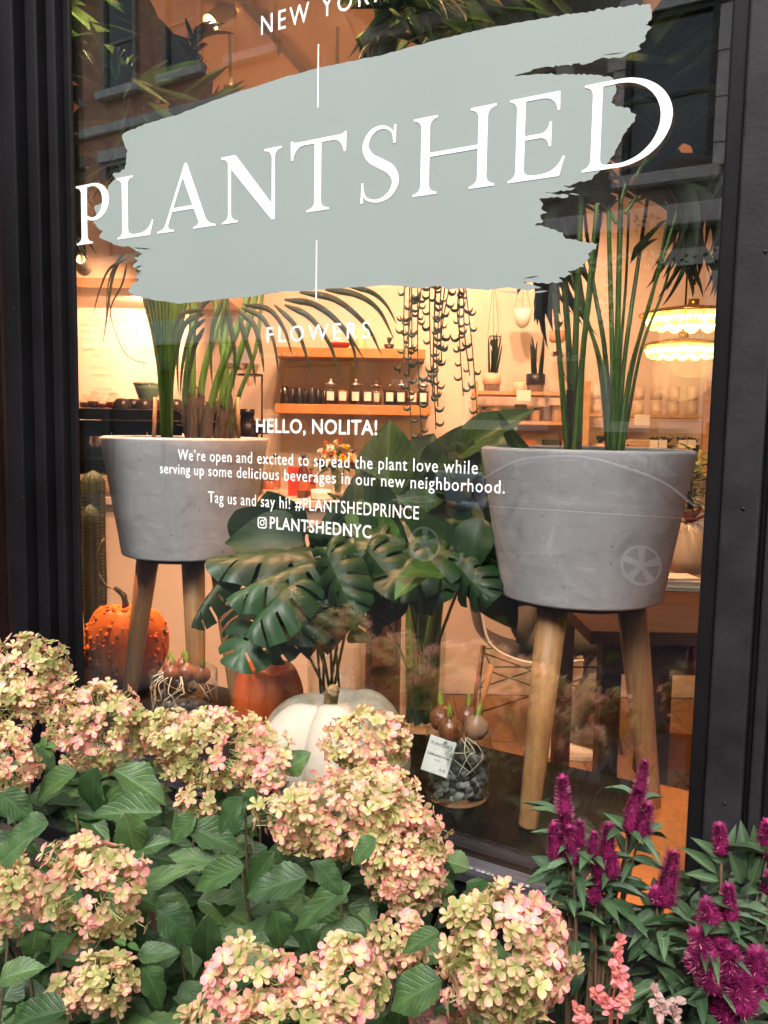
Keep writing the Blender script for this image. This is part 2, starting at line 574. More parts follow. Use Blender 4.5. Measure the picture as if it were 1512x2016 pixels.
M_soil = mat('dark_soil', (0.02, 0.013, 0.009), rough=1, bump=0.8, bs=80)
# ================================================================ STREET AND SHELL
struct(MB().box(-60, 60, -2.6, 0.0, -0.3, 0.0), 'sidewalk', mat('concrete_paving', (0.05, 0.048, 0.046), rough=0.9, spec=.1, var=0.2, vs=3, bump=0.3))
struct(MB().box(-60, 60, -9.0, -2.6, -0.4, -0.13), 'road', mat('asphalt', (0.03, 0.03, 0.032), rough=0.9, spec=.1, var=0.2, vs=8, bump=0.5))
struct(MB().box(-60, 60, -11.5, -9.0, -0.3, 0.0), 'far_sidewalk', mat('far_paving', (0.16, 0.155, 0.15), rough=0.9, spec=.1, var=0.2, vs=3))
struct(MB().box(-150, 150, -120, 60, -0.9, -0.45), 'ground', mat('ground_earth', (0.1, 0.1, 0.1), rough=1))

GX0, GX1 = -1.787, -0.262
SILL = 0.765
PZ = 0.72
# interior shell: window plane is y = 0, the room is turned by about 31 degrees behind it
pA, pB, pC, pD = V((-3.44, 0.12, 0)), room(-2.2, 4.9, 0), room(2.6, 4.9, 0), V((2.16, 0.12, 0))
FZ, CZ = 0.02, 3.05
def wallseg(a, b, z0, z1, t, name, m):
    d = (b - a).normalized()
    nrm = V((-d.y, d.x, 0)) * t
    struct(MB().obox(V((a.x, a.y, z0)), b - a, nrm, UP * (z1 - z0)), name, m)
wallseg(pC, pB, FZ, CZ, -0.15, 'back_wall', M_wall)
wallseg(pB, pA, FZ, CZ, -0.15, 'side_wall', M_wall)
wallseg(pD, pC, FZ, CZ, -0.15, 'side_wall', M_wall)
def slab(z0, z1, name, m, e=0.16):
    c = (pA + pB + pC + pD) / 4
    pts = [p + (p - c).normalized() * e for p in (pA, pB, pC, pD)]
    pts[0].y = pts[3].y = 0.02
    vs = [V((p.x, p.y, z0)) for p in pts] + [V((p.x, p.y, z1)) for p in pts]
    return struct(MB().add(vs, [(0, 1, 2, 3), (7, 6, 5, 4), (0, 4, 5, 1), (1, 5, 6, 2), (2, 6, 7, 3), (3, 7, 4, 0)]), name, m)
slab(CZ, CZ + 0.15, 'ceiling', M_ceil)
fl = slab(-0.2, 0.0, 'shop_floor', mat('subfloor', (0.05, 0.03, 0.02)))
M_plank = wood_mat('floor_plank', (0.20, 0.10, 0.045), (0.32, 0.17, 0.075), rough=0.35, scale=1.2, ax='Y')
pm = [MB().box(0, 0.134, 0, 1.0, -0.02, 0.0).mesh('plank', M_plank, smooth=False)]
Rp = random.Random(3)
for i in range(30):
    u = -1.9 + i * 0.137
    q = 1.9 + Rp.random() * -0.6 + abs(min(0, u)) * 0.2
    while q < 4.85:
        L = min(Rp.uniform(0.9, 1.5), 4.88 - q)
        if L > 0.12:
            o = room(u, q, FZ)
            if (o + EN * L).y > 0.75 and o.y > 0.72 and L > 0.1:
                M = Matrix(((EU.x, EN.x * L, 0, o.x), (EU.y, EN.y * L, 0, o.y), (0, 0, 1, FZ + Rp.uniform(-0.001, 0.001)), (0, 0, 0, 1)))
                place(pm[0], 'plank', M, fl)
        q += L + 0.003
# lowered soffit over the menu wall
sf = MB()
u0, u1 = (wp(60, 520, 4.1) - CAM).dot(EU), (wp(420, 520, 4.1) - CAM).dot(EU)
zs = wp(200, 562, 4.1).z
sf.obox(room(u0 - 0.5, 4.1, zs), EU * (u1 - u0 + 0.5), EN * 0.78, UP * (CZ - zs))
struct(sf, 'ceiling_soffit', M_ceil)
# skirting board line along the soffit
struct(MB().obox(room(u0 - 0.5, 4.085, zs - 0.012), EU * (u1 - u0 + 0.5), EN * 0.014, UP * 0.045), 'soffit_trim', mat('trim_wood', (0.5, 0.28, 0.14), rough=0.6))

# ---- front of the shop
fz = MB()
M_front = mat('black_facade', (0.018, 0.016, 0.02), rough=0.5, var=0.3, vs=4, bump=0.2)
bf = thing('shop_front', 'black painted wooden shop front around the display window', 'shop front', (-1.0, 0, 0))
MB().box(-6, -2.05, -0.02, 0.10, 0, 4.6).build('wall', M_brownpaint, bf)
MB().box(0.9, 6, -0.02, 0.10, 0, 4.6).build('wall', M_front, bf)
MB().box(-2.05, 0.9, -0.02, 0.10, 3.0, 4.6).build('upper_panel', M_front, bf)
MB().box(-2.05, 0.3, 0.0, 0.10, 0, 0.68).build('stall_riser', M_front, bf)
MB().box(-6.2, 6.2, -0.35, 0.10, 4.6, 4.75).build('cornice', M_front, bf, bevel=0.02)
MB().box(-6, 6, 0.0, 0.3, 4.75, 9).build('upper_wall', mat('front_brick', (0.3, 0.13, 0.09), rough=0.9, var=0.3, vs=6), bf)

MB().box(-2.2, -1.90, 0.009, 0.03, 0.2, 3.02).build('inner_casing', M_front, bf)
win = thing('shop_window', 'tall black framed display window with white lettering and a pale painted brush mark on its glass', 'shop window', (-1.02, 0, SILL))
MB().box(GX0 - 0.03, GX1 + 0.03, 0.0, 0.008, SILL - 0.02, 3.0).build('glass_pane', M_glass, win)
# left jamb: steps climb towards the street away from the glass
def jamb_left(steps, m):
    for i, (x0, x1, y) in enumerate(steps):
        MB().box(x0, x1, y, -0.0008, 0.2, 3.02).build('jamb_moulding', m[i], win, bevel=0.004)
jamb_left([(-1.812, GX0, -0.012), (-1.845, -1.8125, -0.035), (-1.862, -1.8455, -0.02), (-1.905, -1.8625, -0.05), (-1.918, -1.9055, -0.04), (-1.985, -1.9185, -0.075), (-2.02, -1.9855, -0.06)],
          [M_black, M_black, M_black, M_black, M_black, M_black, M_brownpaint])
MB().box(-2.30, -2.0205, -0.11, 0.06, 0, 4.6).build('pilaster', M_brownpaint, win, bevel=0.004)
# right jamb
xr = aty(1403, 700, -0.035).x
for x0, x1, y, m in [(xr, xr + 0.026, -0.035, M_black), (xr + 0.0265, xr + 0.083, -0.045, M_jamb), (xr + 0.0835, xr + 0.092, -0.03, M_black), (xr + 0.0925, xr + 0.11, -0.04, M_jamb), (xr + 0.1105, xr + 0.16, -0.02, M_black)]:
    MB().box(x0, x1, y, 0.06, 0.05, 3.02).build('jamb_moulding', m, win, bevel=0.004)
# sill steps
zE = aty(945, 1714, -0.05).z
MB().box(GX0, xr, -0.006, 0.0, SILL - 0.006, SILL).build('sill_bead', M_black, win)
MB().box(GX0, xr, -0.016, 0.0, SILL - 0.026, SILL - 0.0062).build('sill_bead', M_worn, win, bevel=0.003)
MB().box(GX0 - 0.03, xr, -0.010, 0.0, zE - 0.02, SILL - 0.0262).build('groove_strip', mat('deep_black', (.002, .002, .002), rough=.8, spec=.1), win)
MB().box(GX0 - 0.06, xr + 0.02, -0.050, -0.0105, zE - 0.035, zE).build('sill_board', M_worn, win, bevel=0.002)
MB().box(GX0 - 0.06, xr + 0.02, -0.041, -0.0105, SILL - 0.42, zE - 0.0352).build('apron_board', M_sill, win, bevel=0.004)
ch = MB()
Rc = random.Random(5)
x = -0.95
while x < xr - 0.02:
    l = Rc.uniform(0.004, 0.030)
    h = Rc.uniform(0.0008, 0.0032)
    z = zE - 0.0015
    ch.add([V((x, -0.0512, z)), V((x + l * .4, -0.0512, z - h * .4)), V((x + l, -0.0512, z)), V((x + l * .8, -0.0512, z + h)), V((x + l * .2, -0.0512, z + h * .8))], [(0, 1, 2, 3, 4)])
    ch.add([V((x, -0.0490, zE + 0.0006)), V((x + l, -0.0490, zE + 0.0006)), V((x + l * .7, -0.049 + h * .5, zE + 0.0007)), V((x + l * .4, -0.049 + h * .3, zE + 0.0007))], [(0, 1, 2, 3)])
    x += l * .97 + (Rc.uniform(0.0, 0.03) if Rc.random() < .25 else 0)
ch.build('chipped_edge', M_chip, win, kind='stuff')
# nail heads in the jambs
nb = MB()
for zz in (1.05, 1.45, 1.86, 2.2):
    for xx, yy in ((-1.93, -0.076), (xr + 0.06, -0.046)):
        nb.ball((xx + Rc.uniform(-.01, .01), yy, zz + Rc.uniform(-.05, .05)), 0.003, 8, (1, 0.5, 1))
nb.build('nail', M_jamb, win, smooth=True)
# transom and head of the window, out of the frame
MB().box(GX0, xr, -0.03, 0.06, 2.93, 3.02).build('head_rail', M_black, win)

# door at the right edge
door = thing('shop_door', 'edge of the black shop door with its hinge, right of the window', 'door', (0.35, 0, 0))
dx = xr + 0.163
MB().box(dx, dx + 0.10, -0.012, 0.03, 0.05, 2.6).build('stile', M_black, door, bevel=0.003)
MB().box(dx + 0.1005, 0.85, 0.0, 0.02, 0.3, 2.6).build('door_glass', glass_mat('door_glass', 0.25), door)
MB().box(dx + 0.1005, 0.85, -0.012, 0.03, 0.05, 0.2995).build('bottom_rail', M_black, door)
MB().box(dx, 0.9, -0.012, 0.03, 2.605, 2.99).build('transom_panel', M_front, door)
hz = aty(1505, 1090, -0.03).z
hg = MB()
for k in range(5):
    hg.tube([(dx - 0.001, -0.025, hz - 0.05 + k * 0.021), (dx - 0.001, -0.025, hz - 0.05 + k * 0.021 + 0.0195)], 0.0085, 12)
hg.build('hinge', M_darkmetal, door, smooth=False)

# ---- display platform
pf = thing('display_platform', 'low dark display platform behind the window glass', 'platform', (-1.2, 0.35, FZ))
yb = atz(967, 1473, PZ).y
MB().box(-3.2, 1.6, 0.052, yb, PZ - 0.04, PZ).build('top', M_platform, pf, bevel=0.003)
MB().box(-3.2, 1.6, yb - 0.03, yb - 0.01, FZ, PZ - 0.041).build('back_panel', M_platform, pf)
ox = atz(1285, 1600, PZ)
ob = MB()
a, b, c, d = atz(1290, 1546, PZ), atz(1365, 1556, PZ), atz(1365, 1760, PZ), atz(1282, 1720, PZ)
ob.box(min(a.x, d.x) - 0.004, 0.3, 0.058, yb - 0.004, PZ + 0.0012, PZ + 0.008)
free(ob, 'orange_board', M_orange, 'bright orange board lying on the right end of the display platform', 'board')

# ================================================================ LETTERING ON THE GLASS
YG = -0.0006
def px2(px, py):
    p = aty(px, py, 0)
    return (p.x, p.z)
outl = [(245,262),(262,254),(300,240),(345,228),(390,210),(440,192),(500,172),(560,152),(620,136),(690,121),(756,108),(820,90),(880,75),(950,58),(1020,45),(1085,34),(1150,25),(1200,16),(1245,11),(1281,9),(1284,20),(1282,40),(1270,50),(1283,54),(1270,72),(1272,78),(1258,92),(1262,97),(1240,104),(1228,112),(1180,116),(1165,124),(1120,128),(1060,135),(1040,142),(1012,150),(1060,146),(1110,146),(1180,148),(1206,154),(1213,163),(1212,185),(1204,203),(1218,210),(1240,214),(1243,222),(1253,226),(1250,240),(1240,250),(1226,268),(1218,285),(1210,305),(1196,322),(1184,334),(1170,345),(1165,354),(1130,362),(1108,368),(1136,371),(1100,377),(1072,379),(1120,384),(1118,389),(1085,388),(1062,392),(1070,402),(1066,412),(1078,418),(1064,424),(1070,436),(1054,443),(1080,448),(1108,458),(1112,468),(1150,476),(1178,480),(1174,490),(1158,500),(1162,508),(1148,520),(1150,526),(1118,534),(1126,541),(1100,548),(1108,556),(1060,558),(1030,556),(1066,566),(1040,572),(1000,566),(960,572),(920,568),(880,569),(862,562),(830,568),(790,563),(750,562),(700,566),(650,568),(600,573),(560,574),(520,580),(480,586),(440,588),(400,594),(350,598),(300,590),(268,584),(252,572),(262,560),(274,550),(266,544),(280,534),(262,526),(272,514),(262,506),(284,502),(268,494),(258,486),(230,482),(205,472),(196,468),(204,455),(192,448),(184,438),(190,420),(188,404),(204,398),(200,386),(212,378),(214,366),(228,352),(222,344),(246,334),(250,310),(252,296),(246,285),(241,272)]
Rj = random.Random(11)
jag = []
n = len(outl)
for i in range(n):
    a, b = V((*outl[i], 0)), V((*outl[(i + 1) % n], 0))
    rough_edge = a.x > 1050 or (a.x < 300 and a.y > 250)
    L = (b - a).length
    k = max(1, int(L / (5 if rough_edge else 8)))
    nn = V((-(b - a).y, (b - a).x, 0)).normalized()
    for j in range(k):
        t = j / k
        amp = 2.2 if rough_edge else 0.9
        p = a.lerp(b, t) + (nn * Rj.uniform(-amp, amp) if j else V((0, 0, 0)))
        jag.append(px2(p.x, p.y))
bs = MB().poly(jag, [], YG, 0.0005)
def fleck(mb, x0, y0, x1, y1, wd):
    """thin ragged dab of paint"""
    k = 7
    topp, bot = [], []
    for j in range(k + 1):
        t = j / k
        ww = wd * math.sin(math.pi * min(0.97, max(0.03, t))) ** 0.6 * Rj.uniform(0.5, 1.1)
        x, y = x0 + (x1 - x0) * t, y0 + (y1 - y0) * t
        topp.append(px2(x, y - ww / 2)); bot.append(px2(x, y + ww / 2))
    mb.poly(topp + bot[::-1], [], YG, 0.0005)
for f in [(1050,576,1078,573,4),(1033,548,1060,544,2.5),(1188,109,1230,104,2),(600,566,650,552,0.1),(1140,384,1122,381,3),(262,488,300,491,2.5),(980,574,1030,577,3),(268,527,281,523,3),(265,538,279,540,2)]:
    fleck(bs, *f)
bs.build('painted_brush_mark', M_vinyl, win)

def arc(cx, cy, rx, ry, a0, a1, n=14):
    return [(cx + rx * math.cos(rad(a0 + (a1 - a0) * i / n)), cy + ry * math.sin(rad(a0 + (a1 - a0) * i / n))) for i in range(n + 1)]
def bez(a, b, c, n=5):
    return [((1 - t) ** 2 * a[0] + 2 * t * (1 - t) * b[0] + t * t * c[0], (1 - t) ** 2 * a[1] + 2 * t * (1 - t) * b[1] + t * t * c[1]) for t in [i / n for i in range(n + 1)]]
def foot(x0, x1, w=9):
    """bracketed serif under a stem x0..x1, walked left to right along the bottom"""
    return bez((x0, 13), (x0 - 0.5, 4), (x0 - w, 2.6)) + [(x0 - w, 0), (x1 + w, 0)] + bez((x1 + w, 2.6), (x1 + 0.5, 4), (x1, 13))
def head(x0, x1, w=9):
    """serif on top of a stem, walked right to left"""
    return bez((x1, 87), (x1 + 0.5, 96), (x1 + w, 97.4)) + [(x1 + w, 100), (x0 - w, 100)] + bez((x0 - w, 97.4), (x0 - 0.5, 96), (x0, 87))
def stroke(pts, ws, n=40):
    P = smooth_path([V((a, b, 0)) for a, b in pts], n)
    W = smooth_path([V((x, 0, 0)) for x in ws], n)
    l, r = [], []
    for i, p in enumerate(P):
        t = (P[min(i + 1, n)] - P[max(i - 1, 0)]).normalized()
        q = V((-t.y, t.x, 0)) * W[i].x * 0.5
        l.append(((p + q).x, (p + q).y)); r.append(((p - q).x, (p - q).y))
    return l + r[::-1]
G = {}
G['P'] = [(foot(14, 24) + [(24, 42)] + bez((24, 42), (30, 38), (37, 38), 4) + arc(36, 69, 26, 31, -88, 90, 22)[1:] + [(5, 100)] + bez((5, 97.4), (13.5, 96), (14, 87)), [[(24, 95)] + arc(34, 69, 17, 27, 88, -90, 20)[0:] + [(24, 46)]])]
G['P'][0][1][0][:] = [(24, 95.5)] + arc(33, 69.5, 18, 26.5, 86, -90, 20) + [(24, 47)]
G['L'] = [(foot(14, 24)[:-7] + [(62, 0), (68, 24), (65.5, 24)] + bez((65.5, 24), (60, 6), (44, 5)) + bez((40, 5), (24.5, 4), (24, 13)) + head(14, 24), [])]
G['A'] = [([(-3, 0), (27, 0), (27, 2.6)] + bez((27, 2.6), (14, 3), (17, 12)) + [(24, 31), (63, 31), (70.5, 12)] + bez((70.5, 12), (73, 4), (62, 2.6)) + [(62, 0), (100, 0), (100, 2.6)] + bez((100, 2.6), (88, 4), (83, 14)) + [(50.5, 103), (47, 103), (12.5, 14)] + bez((12.5, 14), (9, 4), (-3, 2.6)), [[(26.2, 36.5), (43.6, 82), (60.8, 36.5)]])]
G['N'] = [(bez((12.5, 14), (12, 4), (2, 2.6)) + [(2, 0), (29, 0)] + bez((29, 2.6), (18, 4), (17.3, 14)) + [(17.3, 81), (84.5, -3), (89.5, -3), (89.5, 86)] + bez((89.5, 87), (90, 96), (100, 97.4)) + [(100, 100), (73, 100)] + bez((73, 97.4), (84, 96), (84.8, 86)) + [(84.8, 20), (25, 100), (1, 100), (1, 97.4)] + bez((1, 97.4), (9, 97), (12.5, 90)), [])]
G['T'] = [(bez((39, 13), (38.5, 4), (27, 2.6)) + [(27, 0), (61, 0)] + bez((61, 2.6), (49.5, 4), (49, 13)) + [(49, 94.5), (66, 94.5)] + bez((66, 94.5), (80, 94), (83, 76)) + [(86, 76), (86.5, 103), (84, 103)] + bez((84, 103), (82, 100), (76, 100)) + [(12, 100)] + bez((12, 100), (6, 100), (4, 103)) + [(1.5, 103), (2, 76), (5, 76)] + bez((5, 76), (8, 94), (22, 94.5)) + [(39, 94.5)], [])]
G['S'] = [(stroke([(54, 76), (51, 90), (36, 98.5), (18, 94), (9, 77), (17, 61), (33, 51), (50, 40), (57, 24), (48, 8), (29, 1.5), (10, 8), (4, 27)], [2.2, 3.0, 4.0, 7.0, 9.5, 12.0, 13.0, 12.5, 10.0, 7.5, 4.0, 3.0, 2.2], 70), [])]
G['H'] = [(foot(14, 24) + [(24, 48.5), (79, 48.5)] + foot(79, 89) + head(79, 89) + [(79, 53.5), (24, 53.5)] + head(14, 24), [])]
G['E'] = [(foot(14, 24)[:-7] + [(66, 0), (72, 23), (69.5, 23)] + bez((69.5, 23), (63, 6), (46, 5)) + bez((40, 5), (24.5, 4), (24, 13)) + [(24, 48.5), (42, 48.5)] + bez((42, 48.5), (52, 48), (53, 37)) + [(55.5, 37), (55.5, 66), (53, 66)] + bez((53, 66), (52, 54), (42, 53.5)) + [(24, 53.5), (24, 95), (44, 95)] + bez((44, 95), (60, 94), (62, 78)) + [(64.5, 78), (64, 100), (5, 100)] + bez((5, 97.4), (13.5, 96), (14, 87)), [])]
G['D'] = [([(14, 13)] + bez((14, 13), (13.5, 4), (5, 2.6)) + [(5, 0)] + [(40, 0)] + arc(42, 50, 54, 50, -90, 90, 30) + [(5, 100)] + bez((5, 97.4), (13.5, 96), (14, 87)), [[(24, 95)] + arc(41, 50, 43.5, 45.5, 90, -90, 30) + [(34, 5)] + bez((30, 5), (24.5, 5), (24, 13))])]
letters = [('P', 152, 216, 482), ('L', 232, 303, 470), ('A', 311, 425, 452), ('N', 437, 555, 440), ('T', 573, 682, 420), ('S', 712, 786, 400), ('H', 814, 975, 380), ('E', 1001, 1113, 362), ('D', 1147, 1322, 340)]
z0 = px2(600, 419)[1]
capm = (px2(1004, 200)[1] - px2(1003, 362)[1]) / 100.0
for ch_, a, b, yb_ in letters:
    for out, holes in G[ch_]:
        xs = [p[0] for p in out]
        mn, mxx = min(xs), max(xs)
        X0, X1 = px2(a, yb_ - 30)[0], px2(b, yb_ - 60)[0]
        k = (X1 - X0) / (mxx - mn)
        tr = lambda l: [(X0 + (p[0] - mn) * k, z0 + p[1] * capm) for p in l]
        clean = []
        for p in tr(out):
            if not clean or (abs(p[0] - clean[-1][0]) + abs(p[1] - clean[-1][1])) > 1e-6: clean.append(p)
        MB().poly(clean, [tr(h) for h in holes], YG - 0.0009, 0.0005).build('letter', M_white, win)
        if ch_ == 'S':
            mb = MB()
            for sx0, sz0, sx1, sz1 in ((53.0, 75, 56.5, 99), (2.6, 1, 6.0, 28)):
                mb.poly(tr([(sx0 - 0.3, sz0), (sx1, sz0), (sx1 + 0.4, sz1), (sx0 + 1, sz1)]), [], YG - 0.0011, 0.0005)
            mb.build('letter_serif', M_white, win)
DG = None
def textmesh(body, bold=0.0, space=1.0):
    c = bpy.data.curves.new('t', 'FONT')
    c.body = body
    c.size = 1
    c.offset = bold
    c.space_character = space
    c.resolution_u = 3
    o = link(bpy.data.objects.new('t', c))
    bpy.context.view_layer.update()
    me = bpy.data.meshes.new_from_object(o.evaluated_get(bpy.context.evaluated_depsgraph_get()))
    bpy.data.objects.remove(o)
    return me
CAPH = max(v.co.y for v in textmesh('H').vertices)
def text_on(name, body, O, ax, az, width, cap, m, parent, bold=0.0, space=1.0, thick=None, xs=None):
    """lettering from point O along ax, up az; width None keeps the natural one"""
    me = textmesh(body, bold, space)
    x0, x1 = min(v.co.x for v in me.vertices), max(v.co.x for v in me.vertices)
    sy = cap / CAPH
    sx = (width / (x1 - x0)) if width else sy * (xs or 1)
    off = wloc(parent) if parent is not None else V((0, 0, 0))
    for v in me.vertices:
        v.co = O + ax * ((v.co.x - x0) * sx) + az * (v.co.y * sy) - off
    me.materials.clear()
    me.materials.append(m)
    o = link(bpy.data.objects.new(name, me))
    if parent is not None: o.parent = parent
    return o
def glass_text(body, xa, ya, xb, yb, cap_px, bold=0.0, space=1.0):
    a, b = aty(xa, ya, 0), aty(xb, yb, 0)
    cap = aty(xa, ya - cap_px, 0).z - a.z
    z = (a.z + b.z) / 2
    text_on('lettering', body, V((a.x, YG - 0.0008, z)), V((1, 0, 0)), UP, b.x - a.x, cap, M_white, win, bold, space)
glass_text('NEW YORK', 515, 66, 762, 2, 37, 0.0, 1.35)
glass_text('FLOWERS', 526, 674, 729, 666, 30, 0.0, 1.35)
glass_text('HELLO, NOLITA!', 505, 851, 743, 856, 26, 0.014, 1.05)
glass_text('We\u2019re open and excited to spread the plant love while', 351, 908, 941, 930, 21, 0.0, 1.1)
glass_text('serving up some delicious beverages in our new neighborhood.', 316, 932, 994, 971, 20, 0.0, 1.1)
glass_text('Tag us and say hi! #PLANTSHEDPRINCE', 411, 993, 825, 1018, 22, 0.0, 1.1)
glass_text('PLANTSHEDNYC', 532, 1041, 731, 1059, 23, 0.010, 1.1)
for (xa, ya, yb_) in ((627, 88, 212), (623, 474, 592)):
    a, b = aty(xa, ya, 0), aty(xa, yb_, 0)
    MB().box(-1.048, -1.0455, YG - 0.0013, YG - 0.0008, b.z, a.z).build('vertical_line', M_white, win)
# camera emblem
ic, ih = aty(517, 1029, 0), (aty(517, 1018, 0).z - aty(517, 1040, 0).z) / 2
def rrect(h, r, n=5):
    out = []
    for cx, cz, a in ((h - r, h - r, 0), (-h + r, h - r, 90), (-h + r, -h + r, 180), (h - r, -h + r, 270)):
        out += [(ic.x + cx + r * math.cos(rad(a + 90 * i / n)), ic.z + cz + r * math.sin(rad(a + 90 * i / n))) for i in range(n + 1)]
    return out
em = MB().poly(rrect(ih, ih * .5), [rrect(ih * .82, ih * .38)], YG - 0.0008, 0.0004)
em.poly([(p[0], p[1]) for p in arc(ic.x, ic.z, ih * .52, ih * .52, 0, 345, 22)], [arc(ic.x, ic.z, ih * .36, ih * .36, 0, 345, 22)], YG - 0.0008, 0.0004)
em.poly(arc(ic.x + ih * .56, ic.z + ih * .56, ih * .12, ih * .12, 0, 320, 8), [], YG - 0.0008, 0.0004)
em.build('emblem', M_white, win)
# ================================================================ PLANTERS ON LEGS
def planter(ctr, zrim, rt, rb, h, feet, label, seed):
    rr = random.Random(seed)
    t = thing('legged_planter', label, 'planter', (ctr.x, ctr.y, PZ), 'round concrete planters on wooden legs')
    c = V((ctr.x, ctr.y, 0))
    z1, z0 = zrim, zrim - h
    wob = lambda a, z: 1 + 0.004 * math.sin(3 * a + seed) + 0.003 * math.sin(7 * a)
    prof = [(0.0, z0 + 0.004), (rb * .55, z0 + 0.004), (rb - 0.005, z0), (rb - 0.001, z0 + 0.002), (rb, z0 + 0.006)]
    for k in range(1, 9):
        f = k / 8
        prof.append((rb + (rt - rb) * f, z0 + 0.012 + (h - 0.018) * f))
    prof += [(rt - 0.001, z1 - 0.001), (rt - 0.006, z1)]
    mb = MB().lathe(c, prof, 72, wob=wob, cap=False)
    mb.build('pot', M_concrete, t, smooth=True)
    MB().lathe(c, [(rt - 0.006, z1), (rt - 0.009, z1 + 0.0015), (rt - 0.017, z1 + 0.001), (rt - 0.019, z1 - 0.004), (rb + (rt - rb) * .8, z1 - 0.07)], 72, wob=wob, cap=False).build('rim', M_rim, t, smooth=True)
    MB().lathe(c, [(rt - 0.03, z1 - 0.055), (0.08, z1 - 0.045), (0.0, z1 - 0.045)], 40, cap=False).build('soil', M_soil, t, smooth=True)
    MB().lathe(c, [(rb * .82, z0 - 0.012), (rb * .82, z0 + 0.003)], 40).build('base_ring', M_darkmetal, t, smooth=False)
    for f in feet:
        f = V((f.x, f.y, PZ))
        top = c + (f - V((c.x, c.y, PZ))) * V((1, 1, 0)).length * 0.0
        d = V((f.x - c.x, f.y - c.y, 0))
        top = V((c.x, c.y, z0)) + d * 0.62
        ax = (f - top)
        leg = MB().tube([top, top.lerp(f, 0.5), f + V((0, 0, 0.003)) - ax * 0.006, f + V((0, 0, 0.0006))], [0.0345, 0.029, 0.0225, 0.0205], 28)
        leg.build('leg', M_oak, t, smooth=True)
    return t
fA, fB, fC = atz(1040, 1628, PZ), atz(1282, 1592, PZ), atz(1048, 1528, PZ)
cR = wp(1159, 885, 1.0)
def rimcentre(xa, xb, y, depth):
    a, b = dp(xa, y, depth), dp(xb, y, depth)
    return (a + b) / 2, (b - a).length / 2
cR, rR = rimcentre(943, 1363, 890, 1.90)
rR *= .975
feetc = (fA + fB + fC) / 3
planter(cR, dp(1159, 883, 1.90).z, rR, rR * 0.775, 0.335, [fA, fB, fC], 'grey concrete planter on three wooden legs, right one with its legs in full view', 1)
cL, rL = rimcentre(204, 529, 866, 2.50)
rL *= .99
gA, gB = atz(253, 1385, PZ), atz(389, 1420, PZ)
gC = V((cL.x * 3 - gA.x - gB.x, cL.y * 3 - gA.y - gB.y, PZ))
planter(cL, dp(365, 861, 2.50).z, rL, rL * 0.775, 0.345, [gA, gB, gC], 'grey concrete planter on wooden legs, left one beside the warty pumpkin', 2)

# ================================================================ LEAF SHAPES
def leafgrid(wf, n=8, us=(-1, -0.5, 0, 0.5, 1), fold=0.25, curl=lambda t: 0, ripple=0.0, serr=0.0, seed=0):
    rr = random.Random(seed)
    vs, uvs, fs = [], [], []
    k = len(us)
    for i in range(n + 1):
        t = i / n
        wd = wf(t)
        for u in us:
            e = 1 + (serr * (1 if i % 2 else -1) if abs(u) > 0.9 else 0)
            vs.append((u * wd * 0.5 * e, t, fold * abs(u) * wd * 0.5 + curl(t) + ripple * math.sin(t * 17 + u * 2 + seed) * abs(u)))
            uvs.append((u * 0.5 + 0.5, t))
    for i in range(n):
        for j in range(k - 1):
            a = i * k + j
            fs.append((a, a + 1, a + k + 1, a + k))
    return MB().add(vs, fs, uvs)
ovate = lambda t: max(0.02, (math.sin(math.pi * min(1, t) ** 0.78)) ** 0.85) * (1 - 0.15 * t) + (0.0 if t < .99 else -0.01)
lance = lambda t: max(0.015, math.sin(math.pi * t ** 0.85) ** 1.0)
strap = lambda t: max(0.02, min(1, t * 7) ** .5 * (1 - t) ** 0.55)
M_palm = leaf_mat('palm_leaf', (0.009, 0.028, 0.009), (0.022, 0.058, 0.015), rough=0.5, veins=9, stripe=True, transl=0.22, rand=0.35)
M_palm2 = leaf_mat('pale_palm_leaf', (0.03, 0.055, 0.025), (0.06, 0.10, 0.045), rough=0.4, veins=9, stripe=True, transl=0.3, rand=0.3)
M_stem = mat('green_stem', (0.055, 0.14, 0.018), rough=0.4, var=0.3, vs=4, col2=(0.12, 0.25, 0.04), stretch=(20, 20, 1), bump=0.1)
M_fibre = mat('brown_fibre', (0.10, 0.07, 0.045), rough=0.9, var=0.4, vs=20, stretch=(10, 10, 1), bump=0.8, bs=60)
blades = [leafgrid(strap, 7, (-1, 0, 1), 0.5, lambda t, c=c: -c * t * t, seed=i).mesh('leaflet', M_palm) for i, c in enumerate((0.05, 0.18, 0.35, 0.6))]
blades2 = [leafgrid(strap, 7, (-1, 0, 1), 0.5, lambda t, c=c: -c * t * t, seed=i).mesh('leaflet', M_palm2) for i, c in enumerate((0.05, 0.25, 0.45))]
